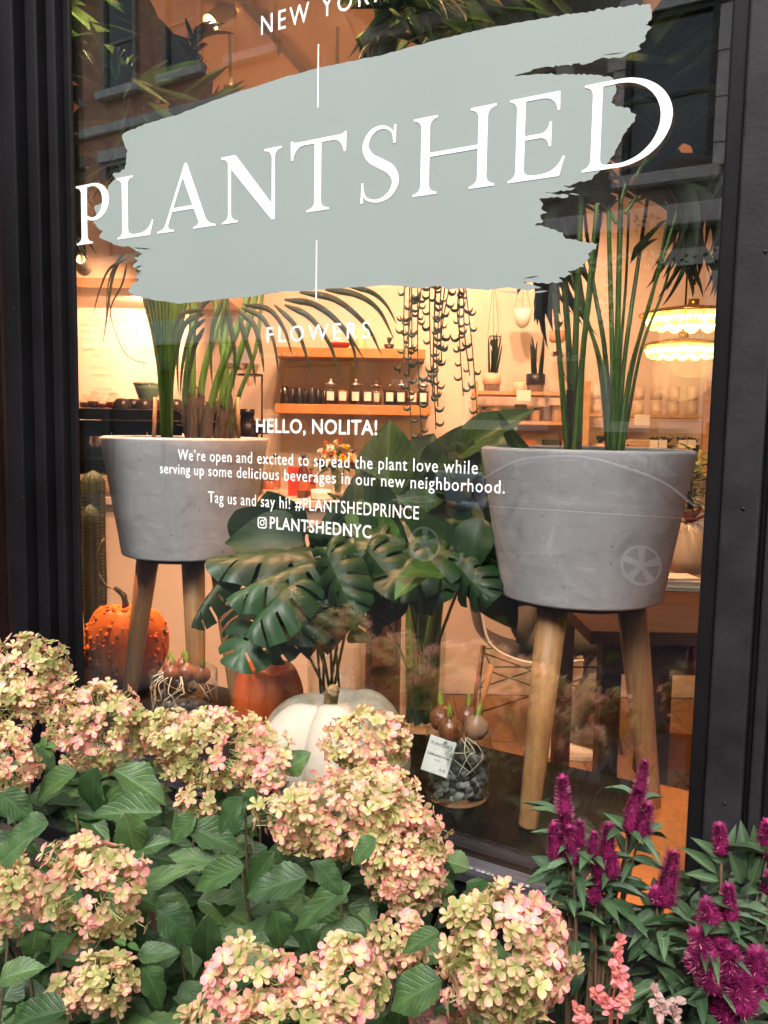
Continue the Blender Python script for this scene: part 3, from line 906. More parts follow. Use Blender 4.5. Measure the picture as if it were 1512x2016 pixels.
def frond(parent, pts, n, ln, wd=0.028, ang=48, seed=0, start=0.25, bl=None, r=0.004, droop=1.0, mt=None):
    """feather leaf: midrib along pts with paired leaflets"""
    rr = random.Random(seed)
    P = smooth_path(pts, 40)
    f = MB().tube(P, [r * (1.15 - i / 40) for i in range(41)], 6).build('frond', mt or M_stem, parent, smooth=True)
    bl = bl or blades
    for i in range(n):
        t = start + (1 - start) * (i + .5) / n
        k = min(39, int(t * 40))
        tg = (P[k + 1] - P[k]).normalized()
        side = tg.cross(UP)
        if side.length < .2: side = V((1, 0, 0))
        side.normalize()
        nrm = side.cross(tg).normalized()
        for s in (-1, 1):
            a = rad(ang * (1 - 0.5 * t) + rr.uniform(-9, 9))
            d = tg * math.cos(a) + side * s * math.sin(a) + nrm * rr.uniform(-.12, .3) + UP * (-0.15 * droop)
            L = ln * math.sin(math.pi * (0.15 + 0.75 * t)) ** 0.7 * rr.uniform(.8, 1.15)
            B = P[k]
            if (B + d.normalized() * L).y < .035 or B.y < .03: continue
            place(rr.choice(bl), 'leaflet', frame(B, B + d.normalized() * L, wd * rr.uniform(.8, 1.15), nrm + UP * 0.3), f)
    return f
def spray(parent, base, tips, wd, name='leaf_blade', bl=None, hint=None):
    for tp in tips:
        if tp.y < .03 or base.y < .03: continue
        place(R.choice(bl or blades[:3]), name, frame(base, tp, wd * R.uniform(.8, 1.2), hint or (CAM - base).normalized() + UP * .4), parent)

# ---- palm in the left planter
palmL = thing('palm', 'kentia palm with thick green stems standing in the left concrete planter', 'palm', (cL.x, cL.y, cL.z - .05), 'palms in the planters')
def palm_stem(parent, pts, r0, r1, m=None, fib=True):
    P = smooth_path(pts, 16)
    MB().tube(P, [r0 + (r1 - r0) * (i / 16) for i in range(17)], 10).build('stem', m or M_stem, parent, smooth=True)
    if fib:
        k = 5
        mb = MB().tube([p + V((R.uniform(-.002, .002), R.uniform(-.002, .002), 0)) for p in P[:k]], [r0 * 1.25, r0 * 1.3, r0 * 1.22, r0 * 1.15, r0 * 1.02], 9)
        for q in range(9):
            b = P[R.randint(1, 4)] + V((R.uniform(-1, 1), R.uniform(-1, 1), 0)) * r0
            mb.tube([b, b + V((R.uniform(-.03, .03), R.uniform(-.02, .02), R.uniform(.0, .06)))], [0.002, .0005], 4)
        mb.build('husk', M_fibre, parent, smooth=False)
D1 = 2.5
# a broad flattened leaf sheath that widens upwards, and round stems
for (x0, y0, x1, y1, x2, y2, r0, r1, dd) in [
    (326, 880, 332, 720, 338, 540, .010, .010, .02), (335, 870, 340, 700, 372, 520, .008, .010, .02),
    (380, 880, 378, 730, 382, 480, .013, .009, 0), (392, 880, 400, 740, 450, 560, .012, .008, .03), (405, 880, 425, 760, 490, 580, .013, .008, -.03), (430, 880, 440, 760, 445, 520, .014, .010, .06),
    (436, 880, 450, 770, 500, 600, .011, .007, -.04), (448, 880, 470, 780, 505, 680, .008, .005, .03), (372, 880, 365, 760, 392, 560, .010, .008, .08), (455, 880, 445, 740, 420, 560, .012, .008, .1)]:
    palm_stem(palmL, [dp(x0, y0, D1 + dd), dp(x1, y1, D1 + dd), dp(x2, y2, D1 + dd * 1.5), dp(x2 + (x2 - x1) * .5, y2 - 180, D1 + dd * 2)], r0, r1, fib=(x0 > 365))
def ribbon(parent, pts, wpx, m, name='leaf_blade', fold=.35):
    P_ = smooth_path([dp(x, y, d) for x, y, d in pts], 18)
    vs, fs, uvs = [], [], []
    for i, p in enumerate(P_):
        t = i / 18
        tg = (P_[min(i + 1, 18)] - P_[max(i - 1, 0)]).normalized()
        sd_ = tg.cross((p - CAM).normalized()).normalized()
        nn_ = sd_.cross(tg)
        w_ = wpx / 1655 * 2.4 * .5 * max(.04, min(1, t * 4 + .3) * (1 - t) ** .6)
        for u in (-1, 0, 1):
            vs.append(p + sd_ * w_ * u + nn_ * (abs(u) * w_ * fold)); uvs.append((u * .5 + .5, t))
    for i in range(18):
        for j in (0, 1):
            a = i * 3 + j
            fs.append((a, a + 1, a + 4, a + 3))
    return MB().add(vs, fs, uvs).build(name, m, parent, smooth=True)
for pts, w_ in [([(402, 618), (366, 636), (350, 690), (351, 778)], 13), ([(404, 628), (376, 655), (360, 715), (354, 782)], 12), ([(402, 645), (384, 680), (374, 730), (367, 778)], 11), ([(400, 610), (360, 618), (343, 650), (342, 700)], 10),
                ([(470, 612), (500, 640), (514, 690), (520, 735)], 14), ([(476, 606), (515, 625), (538, 670), (549, 738)], 13), ([(470, 620), (484, 670), (498, 720), (503, 760)], 12), ([(480, 600), (530, 610), (560, 650), (575, 700)], 13),
                ([(560, 590), (620, 600), (672, 640), (720, 712)], 15), ([(590, 575), (660, 590), (720, 640), (752, 700)], 16), ([(640, 570), (700, 580), (745, 610), (776, 668)], 15), ([(560, 600), (610, 625), (650, 680), (668, 742)], 14), ([(600, 590), (650, 620), (690, 670), (705, 735)], 14), ([(690, 565), (730, 575), (760, 600), (782, 640)], 12), ([(540, 600), (580, 640), (600, 690), (612, 740)], 12),
                ([(240, 500), (222, 545), (212, 610), (203, 675)], 7), ([(250, 510), (215, 530), (195, 575), (183, 622)], 6), ([(245, 500), (228, 520), (213, 560), (208, 640)], 5), ([(250, 520), (240, 560), (220, 600), (215, 640)], 5),
                ([(440, 590), (420, 640), (415, 700), (418, 760)], 12), ([(445, 590), (455, 650), (462, 700), (460, 770)], 12), ([(420, 585), (400, 600), (385, 640), (382, 690)], 12)]:
    dd = R.uniform(2.25, 2.42)
    ribbon(palmL, [(x, y, dd) for x, y in pts], w_, M_palm)
# broad pleated sheath of the palm, widening upwards
vs, fs, uvs = [], [], []
rows = [(885, 318, 334), (800, 314, 338), (720, 308, 346), (660, 298, 356), (620, 288, 366), (580, 278, 376), (500, 262, 392)]
for r_, (y_, xl, xr_) in enumerate(rows):
    for k in range(25):
        t = k / 24
        vs.append(dp(xl + (xr_ - xl) * t, y_, 2.5 - .035 * math.sin(math.pi * t) + .006 * (k % 2)))
        uvs.append((t, r_ / 6))
for r_ in range(len(rows) - 1):
    for k in range(24):
        a = r_ * 25 + k
        fs.append((a, a + 1, a + 26, a + 25))
MB().add(vs, fs, uvs).build('leaf_sheath', mat('green_sheath', (0.03, 0.11, 0.008), rough=0.45, var=0.4, vs=5, col2=(0.10, 0.24, 0.02), stretch=(22, 22, 1), bump=.2, transl=.25), palmL, smooth=False)
# stakes
for x0, x1 in ((302, 306), (470, 468)):
    MB().tube([dp(x0, 880, D1 - .1), dp(x1, 782, D1 - .1)], 0.006, 8).build('stake', M_oak, palmL, smooth=True)
# fronds of the left palm
frs = [
 ([(400, 420), (300, 300), (240, 180), (180, 20)], 2.35, 14, .30), ([(380, 420), (260, 330), (200, 330), (150, 420)], 2.3, 12, .25),
 ([(380, 400), (350, 200), (300, 120), (260, 30)], 2.5, 13, .28), ([(400, 400), (430, 240), (380, 120), (390, 60)], 2.45, 8, .16),
 ([(340, 380), (240, 250), (180, 240), (140, 300)], 2.28, 10, .24),
 ([(700, 80), (780, 20), (880, 30), (960, 60)], 2.0, 9, .2)]
for i, (pts, dd, n, ln) in enumerate(frs):
    frond(palmL, [dp(x, y, dd + 0.1 * k * (0.3 - (i % 3) * .3)) for k, (x, y) in enumerate(pts)], int(n * 1.6), ln * 1.05, 0.015, 52, seed=i, droop=1.6, start=.15)
# broad split blades spreading at the upper left
for (bx, by, dd, tips) in [(250, 195, 2.2, [(330, 110), (386, 110), (393, 195), (395, 270), (300, 250), (255, 330), (215, 330), (300, 300), (345, 150)]),
                           (225, 185, 2.25, [(150, 10), (165, 90), (175, 30), (235, 40), (140, 270), (165, 300), (185, 250), (128, 60)]),
                           (230, 320, 2.25, [(145, 250), (125, 275), (150, 345), (180, 400), (250, 345)])]:
    B = dp(bx, by, dd)
    spray(palmL, B, [dp(x, y, dd + R.uniform(-.08, .1)) for x, y in tips], 0.027)
for (bx, by, dd, tips) in [(255, 165, 2.1, [(300, 165), (335, 200)]), (200, 330, 2.1, [(147, 332), (148, 322)]), (270, 150, 2.1, [(240, 190)])]:
    spray(palmL, dp(bx, by, dd), [dp(x, y, dd) for x, y in tips], 0.016, bl=blades2)
# fine drooping stalk
MB().tube(smooth_path([dp(215, 590, 2.2), dp(222, 640, 2.2), (dp(250, 700, 2.2)), dp(290, 716, 2.2)], 14), 0.0012, 5).build('dry_strand', M_fibre, palmL, smooth=True)

# ---- palm in the right planter
palmR = thing('palm', 'tall palm with many slender stems fanning out of the right concrete planter', 'palm', (cR.x, cR.y, cR.z - .05), 'palms in the planters')
D2 = 1.9
for (x0, x1, y1, x2, y2, r0, r1, dd) in [
    (1118, 1105, 740, 1090, 560, .010, .007, 0), (1126, 1122, 720, 1108, 520, .012, .008, .04), (1133, 1132, 720, 1140, 500, .011, .008, -.03), (1140, 1148, 700, 1175, 480, .009, .006, .05), (1128, 1140, 760, 1162, 540, .008, .006, -.05),
    (1200, 1190, 740, 1130, 560, .008, .004, 0), (1203, 1192, 700, 1165, 540, .010, .005, .04), (1208, 1206, 720, 1200, 500, .009, .006, -.03), (1212, 1215, 700, 1222, 400, .010, .008, 0), (1215, 1228, 720, 1262, 480, .009, .005, .05), (1218, 1250, 700, 1320, 460, .007, .004, -.03),
    (1222, 1262, 690, 1310, 560, .006, .0035, .06), (1198, 1180, 720, 1150, 600, .007, .004, .07), (1210, 1222, 690, 1232, 560, .006, .004, .09), (1216, 1240, 730, 1285, 580, .006, .003, -.06)]:
    palm_stem(palmR, [dp(x0, 905, D2 + dd), dp(x1, y1, D2 + dd), dp(x2, y2, D2 + dd * 1.5), dp(x2 + (x2 - x1) * .6, y2 - 140, D2 + dd * 2)], r0 * .72, r1 * .72, m=mat('bright_stem', (0.035, 0.10, 0.012), rough=0.4, var=0.3, vs=3, col2=(0.10, 0.20, 0.035), stretch=(16, 16, 1)) if x0 % 2 else M_stem, fib=x0 in (1126, 1203, 1133))
frs = [([(1230, 420), (1290, 350), (1340, 420), (1345, 540)], 1.85, 12, .16), ([(1215, 440), (1170, 380), (1120, 400), (1085, 500)], 1.85, 12, .16), ([(1250, 350), (1320, 240), (1390, 240), (1425, 320)], 1.8, 14, .2), ([(1240, 300), (1270, 160), (1340, 60), (1420, 60)], 1.85, 14, .2), ([(1222, 400), (1250, 300), (1310, 200), (1400, 150)], 1.85, 12, .26), ([(1240, 400), (1300, 380), (1370, 380), (1420, 440)], 1.9, 12, .22), ([(1200, 420), (1150, 400), (1120, 470), (1090, 560)], 2.0, 11, .2),
       ([(1180, 400), (1130, 300), (1060, 200), (980, 120)], 1.9, 12, .28), ([(1260, 330), (1330, 280), (1380, 300), (1430, 380)], 1.8, 10, .2), ([(1220, 380), (1230, 250), (1180, 120), (1050, 40)], 1.9, 12, .3),
       ([(1230, 380), (1280, 200), (1300, 80), (1380, 0)], 1.95, 12, .26), ([(1100, 520), (1080, 450), (1100, 400), (1160, 360)], 2.1, 8, .18), ([(1000, 160), (900, 40), (820, 30), (740, 90)], 2.0, 10, .22)]
for i, (pts, dd, n, ln) in enumerate(frs):
    frond(palmR, [dp(x, y, dd) for x, y in pts], int(n * 1.25), ln * 1.1, 0.014, 50, seed=40 + i, start=.12)
for (bx, by, dd, tips, wd) in [(1050, 130, 1.75, [(1268, 68), (1240, 130), (1280, 90)], .03), (1080, 140, 1.75, [(1390, 130), (1320, 160)], .028), (1220, 205, 1.75, [(1385, 245), (1360, 300)], .02), (1240, 520, 1.75, [(1318, 415), (1300, 450)], .016),
                               (830, 90, 1.9, [(760, 10), (790, -20), (740, 60), (870, -30)], .02), (920, 60, 1.9, [(980, 10), (870, 100), (830, 90)], .018)]:
    spray(palmR, dp(bx, by, dd), [dp(x, y, dd) for x, y in tips], wd, bl=blades2)

# ================================================================ CUT LEAVES IN GLASS CYLINDERS
def monstera_mesh(lobes=6, seed=0, name='monstera_leaf', m=None, droop=0.25, cut=0.42):
    rr = random.Random(seed)
    mb = MB()
    for s in (-1, 1):
        per = 6
        ns = lobes * per
        nr = 5
        cols = []
        gaps = []
        for i in range(ns + 1):
            k = i % per
            base = i / ns
            cols.append(base)
        vs, uvs, fs = [], [], []
        for i, c in enumerate(cols):
            th = 2.75 * (1 - c)
            ex, ey = s * 0.56 * max(0, math.sin(th)) ** .75, 0.36 + 0.64 * math.cos(th)
            if c > .999: ex = 0
            my = 0.02 + 0.9 * c ** 1.15
            k = i % per
            lobe_r = 1 - 0.10 * abs((k / per) - .5) * 2
            for r in range(nr + 1):
                f = r / nr
                g = f * lobe_r
                x, y = ex * g, my + (ey - my) * g
                # pull columns inside a lobe together towards the rim so that gaps open
                z = -droop * (f ** 2) * abs(ex) * 1.6 + 0.05 * math.sin(k / per * math.pi) * f - droop * 0.5 * y * y
                vs.append((x, y, z)); uvs.append((0.5 + 0.5 * s * f, c))
        for i in range(ns):
            k = i % per
            for r in range(nr):
                if k == per - 1 and r >= (2 if rr.random() < .8 else 1) and 0 < i < ns - 1 - per // 2: continue
                a = i * (nr + 1) + r
                q = (a, a + nr + 1, a + nr + 2, a + 1)
                fs.append(q if s > 0 else q[::-1])
        mb.add(vs, fs, uvs)
    return mb.mesh(name, m)
M_mon = leaf_mat('monstera_green', (0.006, 0.026, 0.008), (0.016, 0.052, 0.013), rough=0.44, veins=6, vein_amt=0.10, transl=0.12, spec=0.35, slant=.8, rand=.3, vshow=.12)
M_big = leaf_mat('broad_leaf_green', (0.035, 0.095, 0.018), (0.07, 0.16, 0.03), rough=0.38, veins=8, vein_amt=0.2, transl=0.3, spec=0.4, rand=.4)
mons = [monstera_mesh(5 + i % 2, i, m=M_mon, droop=.2 + .12 * i) for i in range(3)]
bigl = [leafgrid(lambda t: ovate(t) * 1.0, 14, (-1, -.66, -.33, 0, .33, .66, 1), 0.25, lambda t, c=c: -c * t * t, 0.012, seed=i).mesh('broad_leaf', M_big) for i, c in enumerate((.1, .3, .5))]
bigd = [leafgrid(lambda t: ovate(t) * 1.0, 14, (-1, -.66, -.33, 0, .33, .66, 1), 0.2, lambda t, c=c: -c * t * t, 0.015, seed=i).mesh('broad_leaf', M_mon) for i, c in enumerate((.1, .35))]
def cylinder_vase(parent, c, r, h, z0=PZ):
    c = V((c.x, c.y, 0))
    return MB().lathe(c, [(0.002, z0 + 0.002), (r - .004, z0 + 0.001), (r, z0 + .006), (r, z0 + h), (r - .003, z0 + h + .001), (r - .004, z0 + h - .002), (r - .004, z0 + .02), (0.002, z0 + .018)], 48, cap=False).build('glass_cylinder', M_vase, parent, smooth=True)
M_cutstem = mat('fresh_cut_stem', (0.10, 0.24, 0.04), rough=0.4, var=0.3, vs=3, col2=(0.20, 0.38, 0.08), stretch=(16, 16, 1))
V1 = atz(830, 1432, PZ)
v1 = thing('leaf_vase', 'wide glass cylinder packed with thick green leaf stems, behind the bulb jar', 'vase', (V1.x, V1.y, PZ), 'glass cylinders of cut leaves')
dV1 = (V1 - CAM).dot(FWD)
cylinder_vase(v1, V1, 44 / 1655 * dV1, 190 / 1655 * dV1)
for i in range(30):
    a = R.uniform(0, 6.28); rr = .05 * math.sqrt(R.random())
    b = V((V1.x + math.cos(a) * rr, V1.y + math.sin(a) * rr, PZ + .022))
    t = dp(R.uniform(800, 872), R.uniform(1060, 1190), dV1 + R.uniform(-.05, .05))
    m_ = b.lerp(t, .5) + V((R.uniform(-.01, .01), R.uniform(-.01, .01), 0))
    MB().tube(smooth_path([b, m_, t], 8), R.uniform(.007, .011), 8).build('cut_stem', M_cutstem, v1, smooth=True)
V2 = atz(655, 1400, PZ)
V2 = V((V2.x, V2.y, 0))
v2 = thing('leaf_vase', 'glass cylinder of monstera leaf stems between the orange pumpkin and the white pumpkin', 'vase', (V2.x, V2.y, PZ), 'glass cylinders of cut leaves')
dV2 = (V((V2.x, V2.y, 1)) - CAM).dot(FWD)
cylinder_vase(v2, V2, 51 / 1655 * dV2, (dp(650, 1268, dV2).z - PZ))
def leaf(parent, mesh, base, tip, width, dd, dt=None, hint=None, stem=None, bend=0):
    B, T = dp(*base, dd), dp(*tip, dt or dd)
    w_ = width / 1655 * dd * (1.45 if mesh in bigl or mesh in bigd else .82)
    h_ = hint or ((CAM - B).normalized() * 0.8 + UP * 0.5)
    o = place(mesh, mesh.name.split('.')[0], frame(B, T, w_, h_), parent)
    if stem:
        pts = [V(stem) if isinstance(stem, V) else stem, (V(stem) + B) / 2 + V((0, 0, .02)), B]
        MB().tube(smooth_path(pts, 10), 0.0042, 7).build('leaf_stalk', M_stem, parent, smooth=True)
    return o
s2 = lambda: V((V2.x + R.uniform(-.03, .03), V2.y + R.uniform(-.03, .03), PZ + .03))
s1 = lambda: V((V1.x + R.uniform(-.03, .03), V1.y + R.uniform(-.03, .03), PZ + .1))
hu, hc = V((0, -.3, 1)), V((.2, -1, .3))
for (ms, b, t, wd, d0, d1, h_) in [
    (mons[0], (640, 1085), (402, 1088), 150, 2.0, 1.95, V((0, -.45, 1))), (mons[1], (640, 1100), (440, 1150), 110, 1.95, 1.85, V((0, -.35, 1))), (mons[2], (610, 1120), (430, 1060), 120, 2.05, 2.0, V((0, -.4, 1))),
    (mons[1], (600, 1130), (560, 1260), 210, 1.95, 1.85, hc), (mons[2], (590, 1140), (470, 1225), 120, 1.9, 1.8, V((-.2, -.8, .7))), (mons[0], (540, 1190), (450, 1310), 150, 1.95, 1.85, hc),
    (mons[1], (640, 1080), (690, 1210), 120, 1.9, 1.8, hc), (mons[0], (700, 1090), (640, 1250), 110, 1.95, 1.9, hc), (mons[2], (720, 1080), (790, 1170), 130, 1.95, 1.85, hc)]:
    leaf(v2, ms, b, t, wd, d0, d1, h_, stem=s2() if R.random() < .7 else None)
for (ms, b, t, wd, d0, d1, h_) in [(bigd[0], (655, 1150), (640, 1285), 95, 2.2, 2.12, hc), (mons[2], (700, 1140), (692, 1262), 120, 2.15, 2.1, hc), (mons[0], (575, 1190), (520, 1300), 130, 2.1, 2.0, hc), (bigd[1], (610, 1170), (590, 1290), 80, 2.2, 2.15, hc), (mons[1], (500, 1150), (455, 1250), 130, 2.15, 2.05, hc),
                                   (bigd[1], (760, 1150), (745, 1235), 80, 2.2, 2.2, hc), (bigd[0], (640, 1090), (560, 1180), 80, 2.15, 2.1, hc), (mons[2], (560, 1120), (480, 1180), 100, 2.2, 2.15, hc), (bigd[0], (720, 1120), (770, 1200), 80, 2.1, 2.1, hc)]:
    leaf(v2, ms, b, t, wd, d0, d1, h_)
leaf(v2, bigd[0], (560, 1080), (520, 968), 120, 2.1, 2.1, V((0, -1, .2)), stem=s2())
leaf(v2, bigd[1], (600, 1070), (450, 1050), 90, 2.05, 2.0, V((0, -1, .5)))
for (ms, b, t, wd, d0, d1, h_) in [
    (bigl[0], (765, 985), (762, 822), 95, 2.15, 2.2, V((.2, -1, .1))), (bigl[0], (840, 1010), (838, 868), 105, 2.1, 2.15, V((0, -1, .2))), (bigl[1], (900, 900), (1022, 788), 62, 2.1, 2.0, V((-.3, -.8, .3))),
    (bigl[1], (930, 930), (1000, 830), 80, 2.15, 2.1, V((-.2, -.9, .2))), (bigl[2], (1045, 905), (990, 850), 26, 2.1, 2.0, V((0, -1, .2))),
    (bigd[0], (880, 960), (905, 835), 100, 2.1, 2.1, V((0, -1, .2))), (bigd[0], (800, 960), (850, 850), 90, 2.2, 2.2, V((0, -1, .2))), (bigd[1], (740, 1060), (690, 930), 110, 2.1, 2.1, V((0, -1, .3))),
    (bigl[0], (740, 1150), (700, 980), 130, 2.05, 2.1, V((0, -1, .2))), (bigd[1], (850, 1110), (880, 940), 150, 2.0, 2.1, V((0, -1, .2))), (bigd[0], (850, 1180), (780, 1000), 160, 1.98, 2.1, V((0, -1, .25))),
    (bigd[0], (900, 1150), (960, 960), 130, 2.0, 2.1, V((0, -1, .2))), (mons[0], (880, 1080), (740, 1150), 150, 1.95, 1.85, V((0, -.8, .6))), (mons[1], (880, 1090), (960, 1180), 120, 1.95, 1.85, hc),
    (bigd[1], (930, 1090), (1015, 1255), 70, 1.95, 1.95, hc), (mons[2], (800, 1080), (850, 1180), 140, 1.95, 1.85, hc), (bigl[1], (870, 1130), (800, 1110), 60, 1.8, 1.75, V((0, -.6, .9))), (bigl[1], (835, 1125), (775, 1160), 45, 1.8, 1.75, V((0, -.7, .9))),
    (bigd[1], (950, 1020), (905, 1130), 60, 1.95, 1.9, hc), (bigd[0], (700, 1110), (650, 990), 130, 2.1, 2.15, V((0, -1, .2))), (mons[0], (760, 1050), (650, 1110), 120, 2.0, 1.95, V((0, -.8, .6))), (bigd[0], (780, 1190), (720, 1060), 150, 2.05, 2.1, V((0, -1, .2)))]:
    leaf(v1, ms, b, t, wd, d0, d1, h_, stem=s1() if R.random() < .2 else None)

for i in range(44):
    px, py = R.uniform(430, 960), R.uniform(940, 1190)
    if px < 640 and py < 1030: continue
    dd = R.uniform(2.05, 2.35)
    a = R.uniform(0, 6.28); L_ = R.uniform(80, 150)
    own = v2 if px < 700 else v1
    leaf(own, R.choice((bigd[0], bigd[1], mons[0], mons[2])), (px, py), (px + L_ * math.cos(a), py + L_ * .7 * math.sin(a)), L_ * R.uniform(.35, .6), dd, dd - R.uniform(-.05, .15), V((R.uniform(-.3, .3), -1, R.uniform(.1, .8))), stem=None)
# ================================================================ PUMPKINS
def pumpkin(name, label, c, r, h, ribs, m, depth=.12, seed=0, squash=None, warts=0, stem=None, grp=None, topdip=.16, pw=.8, dw=.42):
    rr = random.Random(seed)
    t = thing(name, label, 'pumpkin', (c.x, c.y, PZ + .001), grp)
    n, mm = ribs * 10, 26
    vs, fs = [], []
    def P(a, th):
        rib = abs(math.cos(a * ribs / 2)) ** 0.55
        rib = 1 - depth + depth * rib
        s = math.sin(th) ** pw
        R_ = r * s * (rib if s > .05 else 1) * (1 + .05 * math.sin(2 * a + seed) + .035 * math.sin(3 * a + seed * 2) + .015 * math.sin(5 * a))
        z = h / 2 * (1 + math.cos(th)) * (1 - (topdip * math.exp(-(th / dw) ** 2))) - (0.0)
        z *= (0.94 + .06 * rib) * (1 + .05 * math.sin(a + seed) * math.cos(th))
        return V((R_ * math.cos(a), R_ * math.sin(a), max(0, z)))
    for j in range(mm + 1):
        th = math.pi * (0.02 + 0.98 * j / mm)
        for i in range(n):
            vs.append(V((c.x, c.y, PZ + .001)) + P(2 * math.pi * i / n, th))
    for j in range(mm):
        for i in range(n):
            k = (i + 1) % n
            fs.append((j * n + i, (j + 1) * n + i, (j + 1) * n + k, j * n + k))
    fs.append(tuple(range(n)))
    MB().add(vs, fs).build('skin', m, t, smooth=True)
    if warts:
        wb = MB(); wd = MB()
        for i in range(warts):
            a, th = rr.uniform(math.pi * .8, math.pi * 2.2), math.acos(rr.uniform(-.6, .95))
            p = V((c.x, c.y, PZ)) + P(a, th)
            q = rr.choice((.002, .0025, .003, .004, .005, .006, .0085))
            (wd if rr.random() < .22 else wb).ball(p, q, 8, (1, 1, rr.uniform(.8, 1.3)))
        wb.build('wart', m, t, smooth=True, kind='stuff')
        wd.build('dark_wart', mat('dark_wart', (0.16, 0.07, 0.02), rough=.6, var=.3, vs=60), t, smooth=True, kind='stuff')
    if stem:
        pts, rs, sm = stem
        P_ = smooth_path([V((c.x, c.y, PZ)) + V(p) for p in pts], 14)
        W = [rs[0] + (rs[1] - rs[0]) * (i / 14) ** .6 for i in range(15)]
        vs, fs = [], []
        mb = MB().tube(P_, W, 10)
        mb.v = [p + V((noise.noise(p * 90), noise.noise(p * 90 + V((5, 5, 5))), 0)) * .004 for p in mb.v]
        mb.build('stem', sm, t, smooth=True)
    return t
M_pump = mat('orange_pumpkin_skin', (0.85, 0.15, 0.006), rough=0.45, var=0.2, vs=9, col2=(0.95, 0.27, 0.012), bump=0.15, bs=50, spec=.35)
M_pump2 = mat('red_orange_skin', (0.58, 0.08, 0.02), rough=0.5, spec=.3, var=0.2, vs=8, col2=(0.72, 0.13, 0.03), bump=0.1, bs=50)
M_wp = mat('white_pumpkin_skin', (0.24, 0.16, 0.10), rough=0.6, spec=.25, var=0.01, vs=9, col2=(0.40, 0.35, 0.28), bump=0.12, bs=40)
for m_, a_, b_ in ((M_wp, .30, .42), (M_pump2, .26, .36)):
    for n_ in m_.node_tree.nodes:
        if n_.type == 'VALTORGB':
            n_.color_ramp.elements[0].position = a_; n_.color_ramp.elements[1].position = b_
            if m_ is M_pump2: n_.color_ramp.elements[0].color = (.22, .12, .07, 1)
M_dstem = mat('dark_green_stem', (0.035, 0.035, 0.018), rough=0.7, var=0.4, vs=30, bump=0.6, bs=60)
M_tan = mat('dry_tan_stem', (0.38, 0.24, 0.12), rough=0.9, var=0.5, vs=50, bump=1.0, bs=90)
c1 = dp(250, 1260, 2.84)
pumpkin('warty_pumpkin', 'tall orange warty pumpkin with long dark stem behind the left planter leg', V((c1.x, c1.y, 0)), 0.143, dp(240, 1180, 2.82).z - PZ, 8, M_pump, .10, 3, warts=330,
        stem=([(-.005, 0, .20), (-.005, 0, .26), (-.015, 0, .30), (-.045, -.01, .325)], (.013, .008), M_dstem))
c2 = dp(530, 1350, 2.3)
pumpkin('small_pumpkin', 'small red orange pumpkin with a scuffed face, under the monstera leaves', V((c2.x, c2.y, 0)), 0.097, dp(530, 1302, 2.3).z - PZ + .015, 10, M_pump2, .07, 5,
        stem=([(0, 0, .12), (.0, 0, .15), (.012, 0, .18)], (.014, .009), M_dstem))
c3 = dp(661, 1450, 1.90)
hw = dp(640, 1362, 1.86).z - PZ
wpk = pumpkin('white_pumpkin', 'large creamy white pumpkin with a tan stub, behind the hydrangea blooms', V((c3.x, c3.y, 0)), 0.178, hw, 6, M_wp, .24, 8, topdip=.20, pw=.92, dw=.30,
        stem=([(.0, -.02, hw * .78), (.01, -.035, hw * .98), (.035, -.06, hw * 1.06)], (.019, .013), M_tan))

# ================================================================ BULB JARS
M_bulb = mat('brown_bulb_skin', (0.20, 0.055, 0.022), rough=0.22, var=0.5, vs=30, col2=(0.34, 0.12, 0.05), stretch=(3, 3, .5), bump=0.2, coat=.2)
M_bulbw = mat('peeled_bulb_skin', (0.55, 0.40, 0.25), rough=0.4, var=0.4, vs=25, col2=(0.32, 0.12, 0.06), stretch=(3, 3, .5))
M_sprout = mat('pale_green_sprout', (0.28, 0.42, 0.05), rough=0.4, var=0.3, vs=30)
M_root = mat('white_root', (0.75, 0.68, 0.52), rough=0.5)
M_pebs = [mat('dark_pebble', (0.045, 0.047, 0.052), rough=0.35, var=.4, vs=30), mat('grey_pebble', (0.26, 0.26, 0.26), rough=0.4, var=.4, vs=30), mat('pale_pebble', (0.68, 0.65, 0.60), rough=0.45, var=.3, vs=30)]
def pebble_mesh(m, sd):
    mb = MB().ball((0, 0, 0), 1, 8)
    mb.v = [V((p.x * (1 + .25 * noise.noise(p + V((sd, 0, 0)))), p.y * .8 * (1 + .25 * noise.noise(p + V((0, sd, 3)))), p.z * .6)) for p in mb.v]
    return mb.mesh('pebble', m)
pebm = [pebble_mesh(M_pebs[k], k * 3 + s) for k in range(3) for s in range(2)]
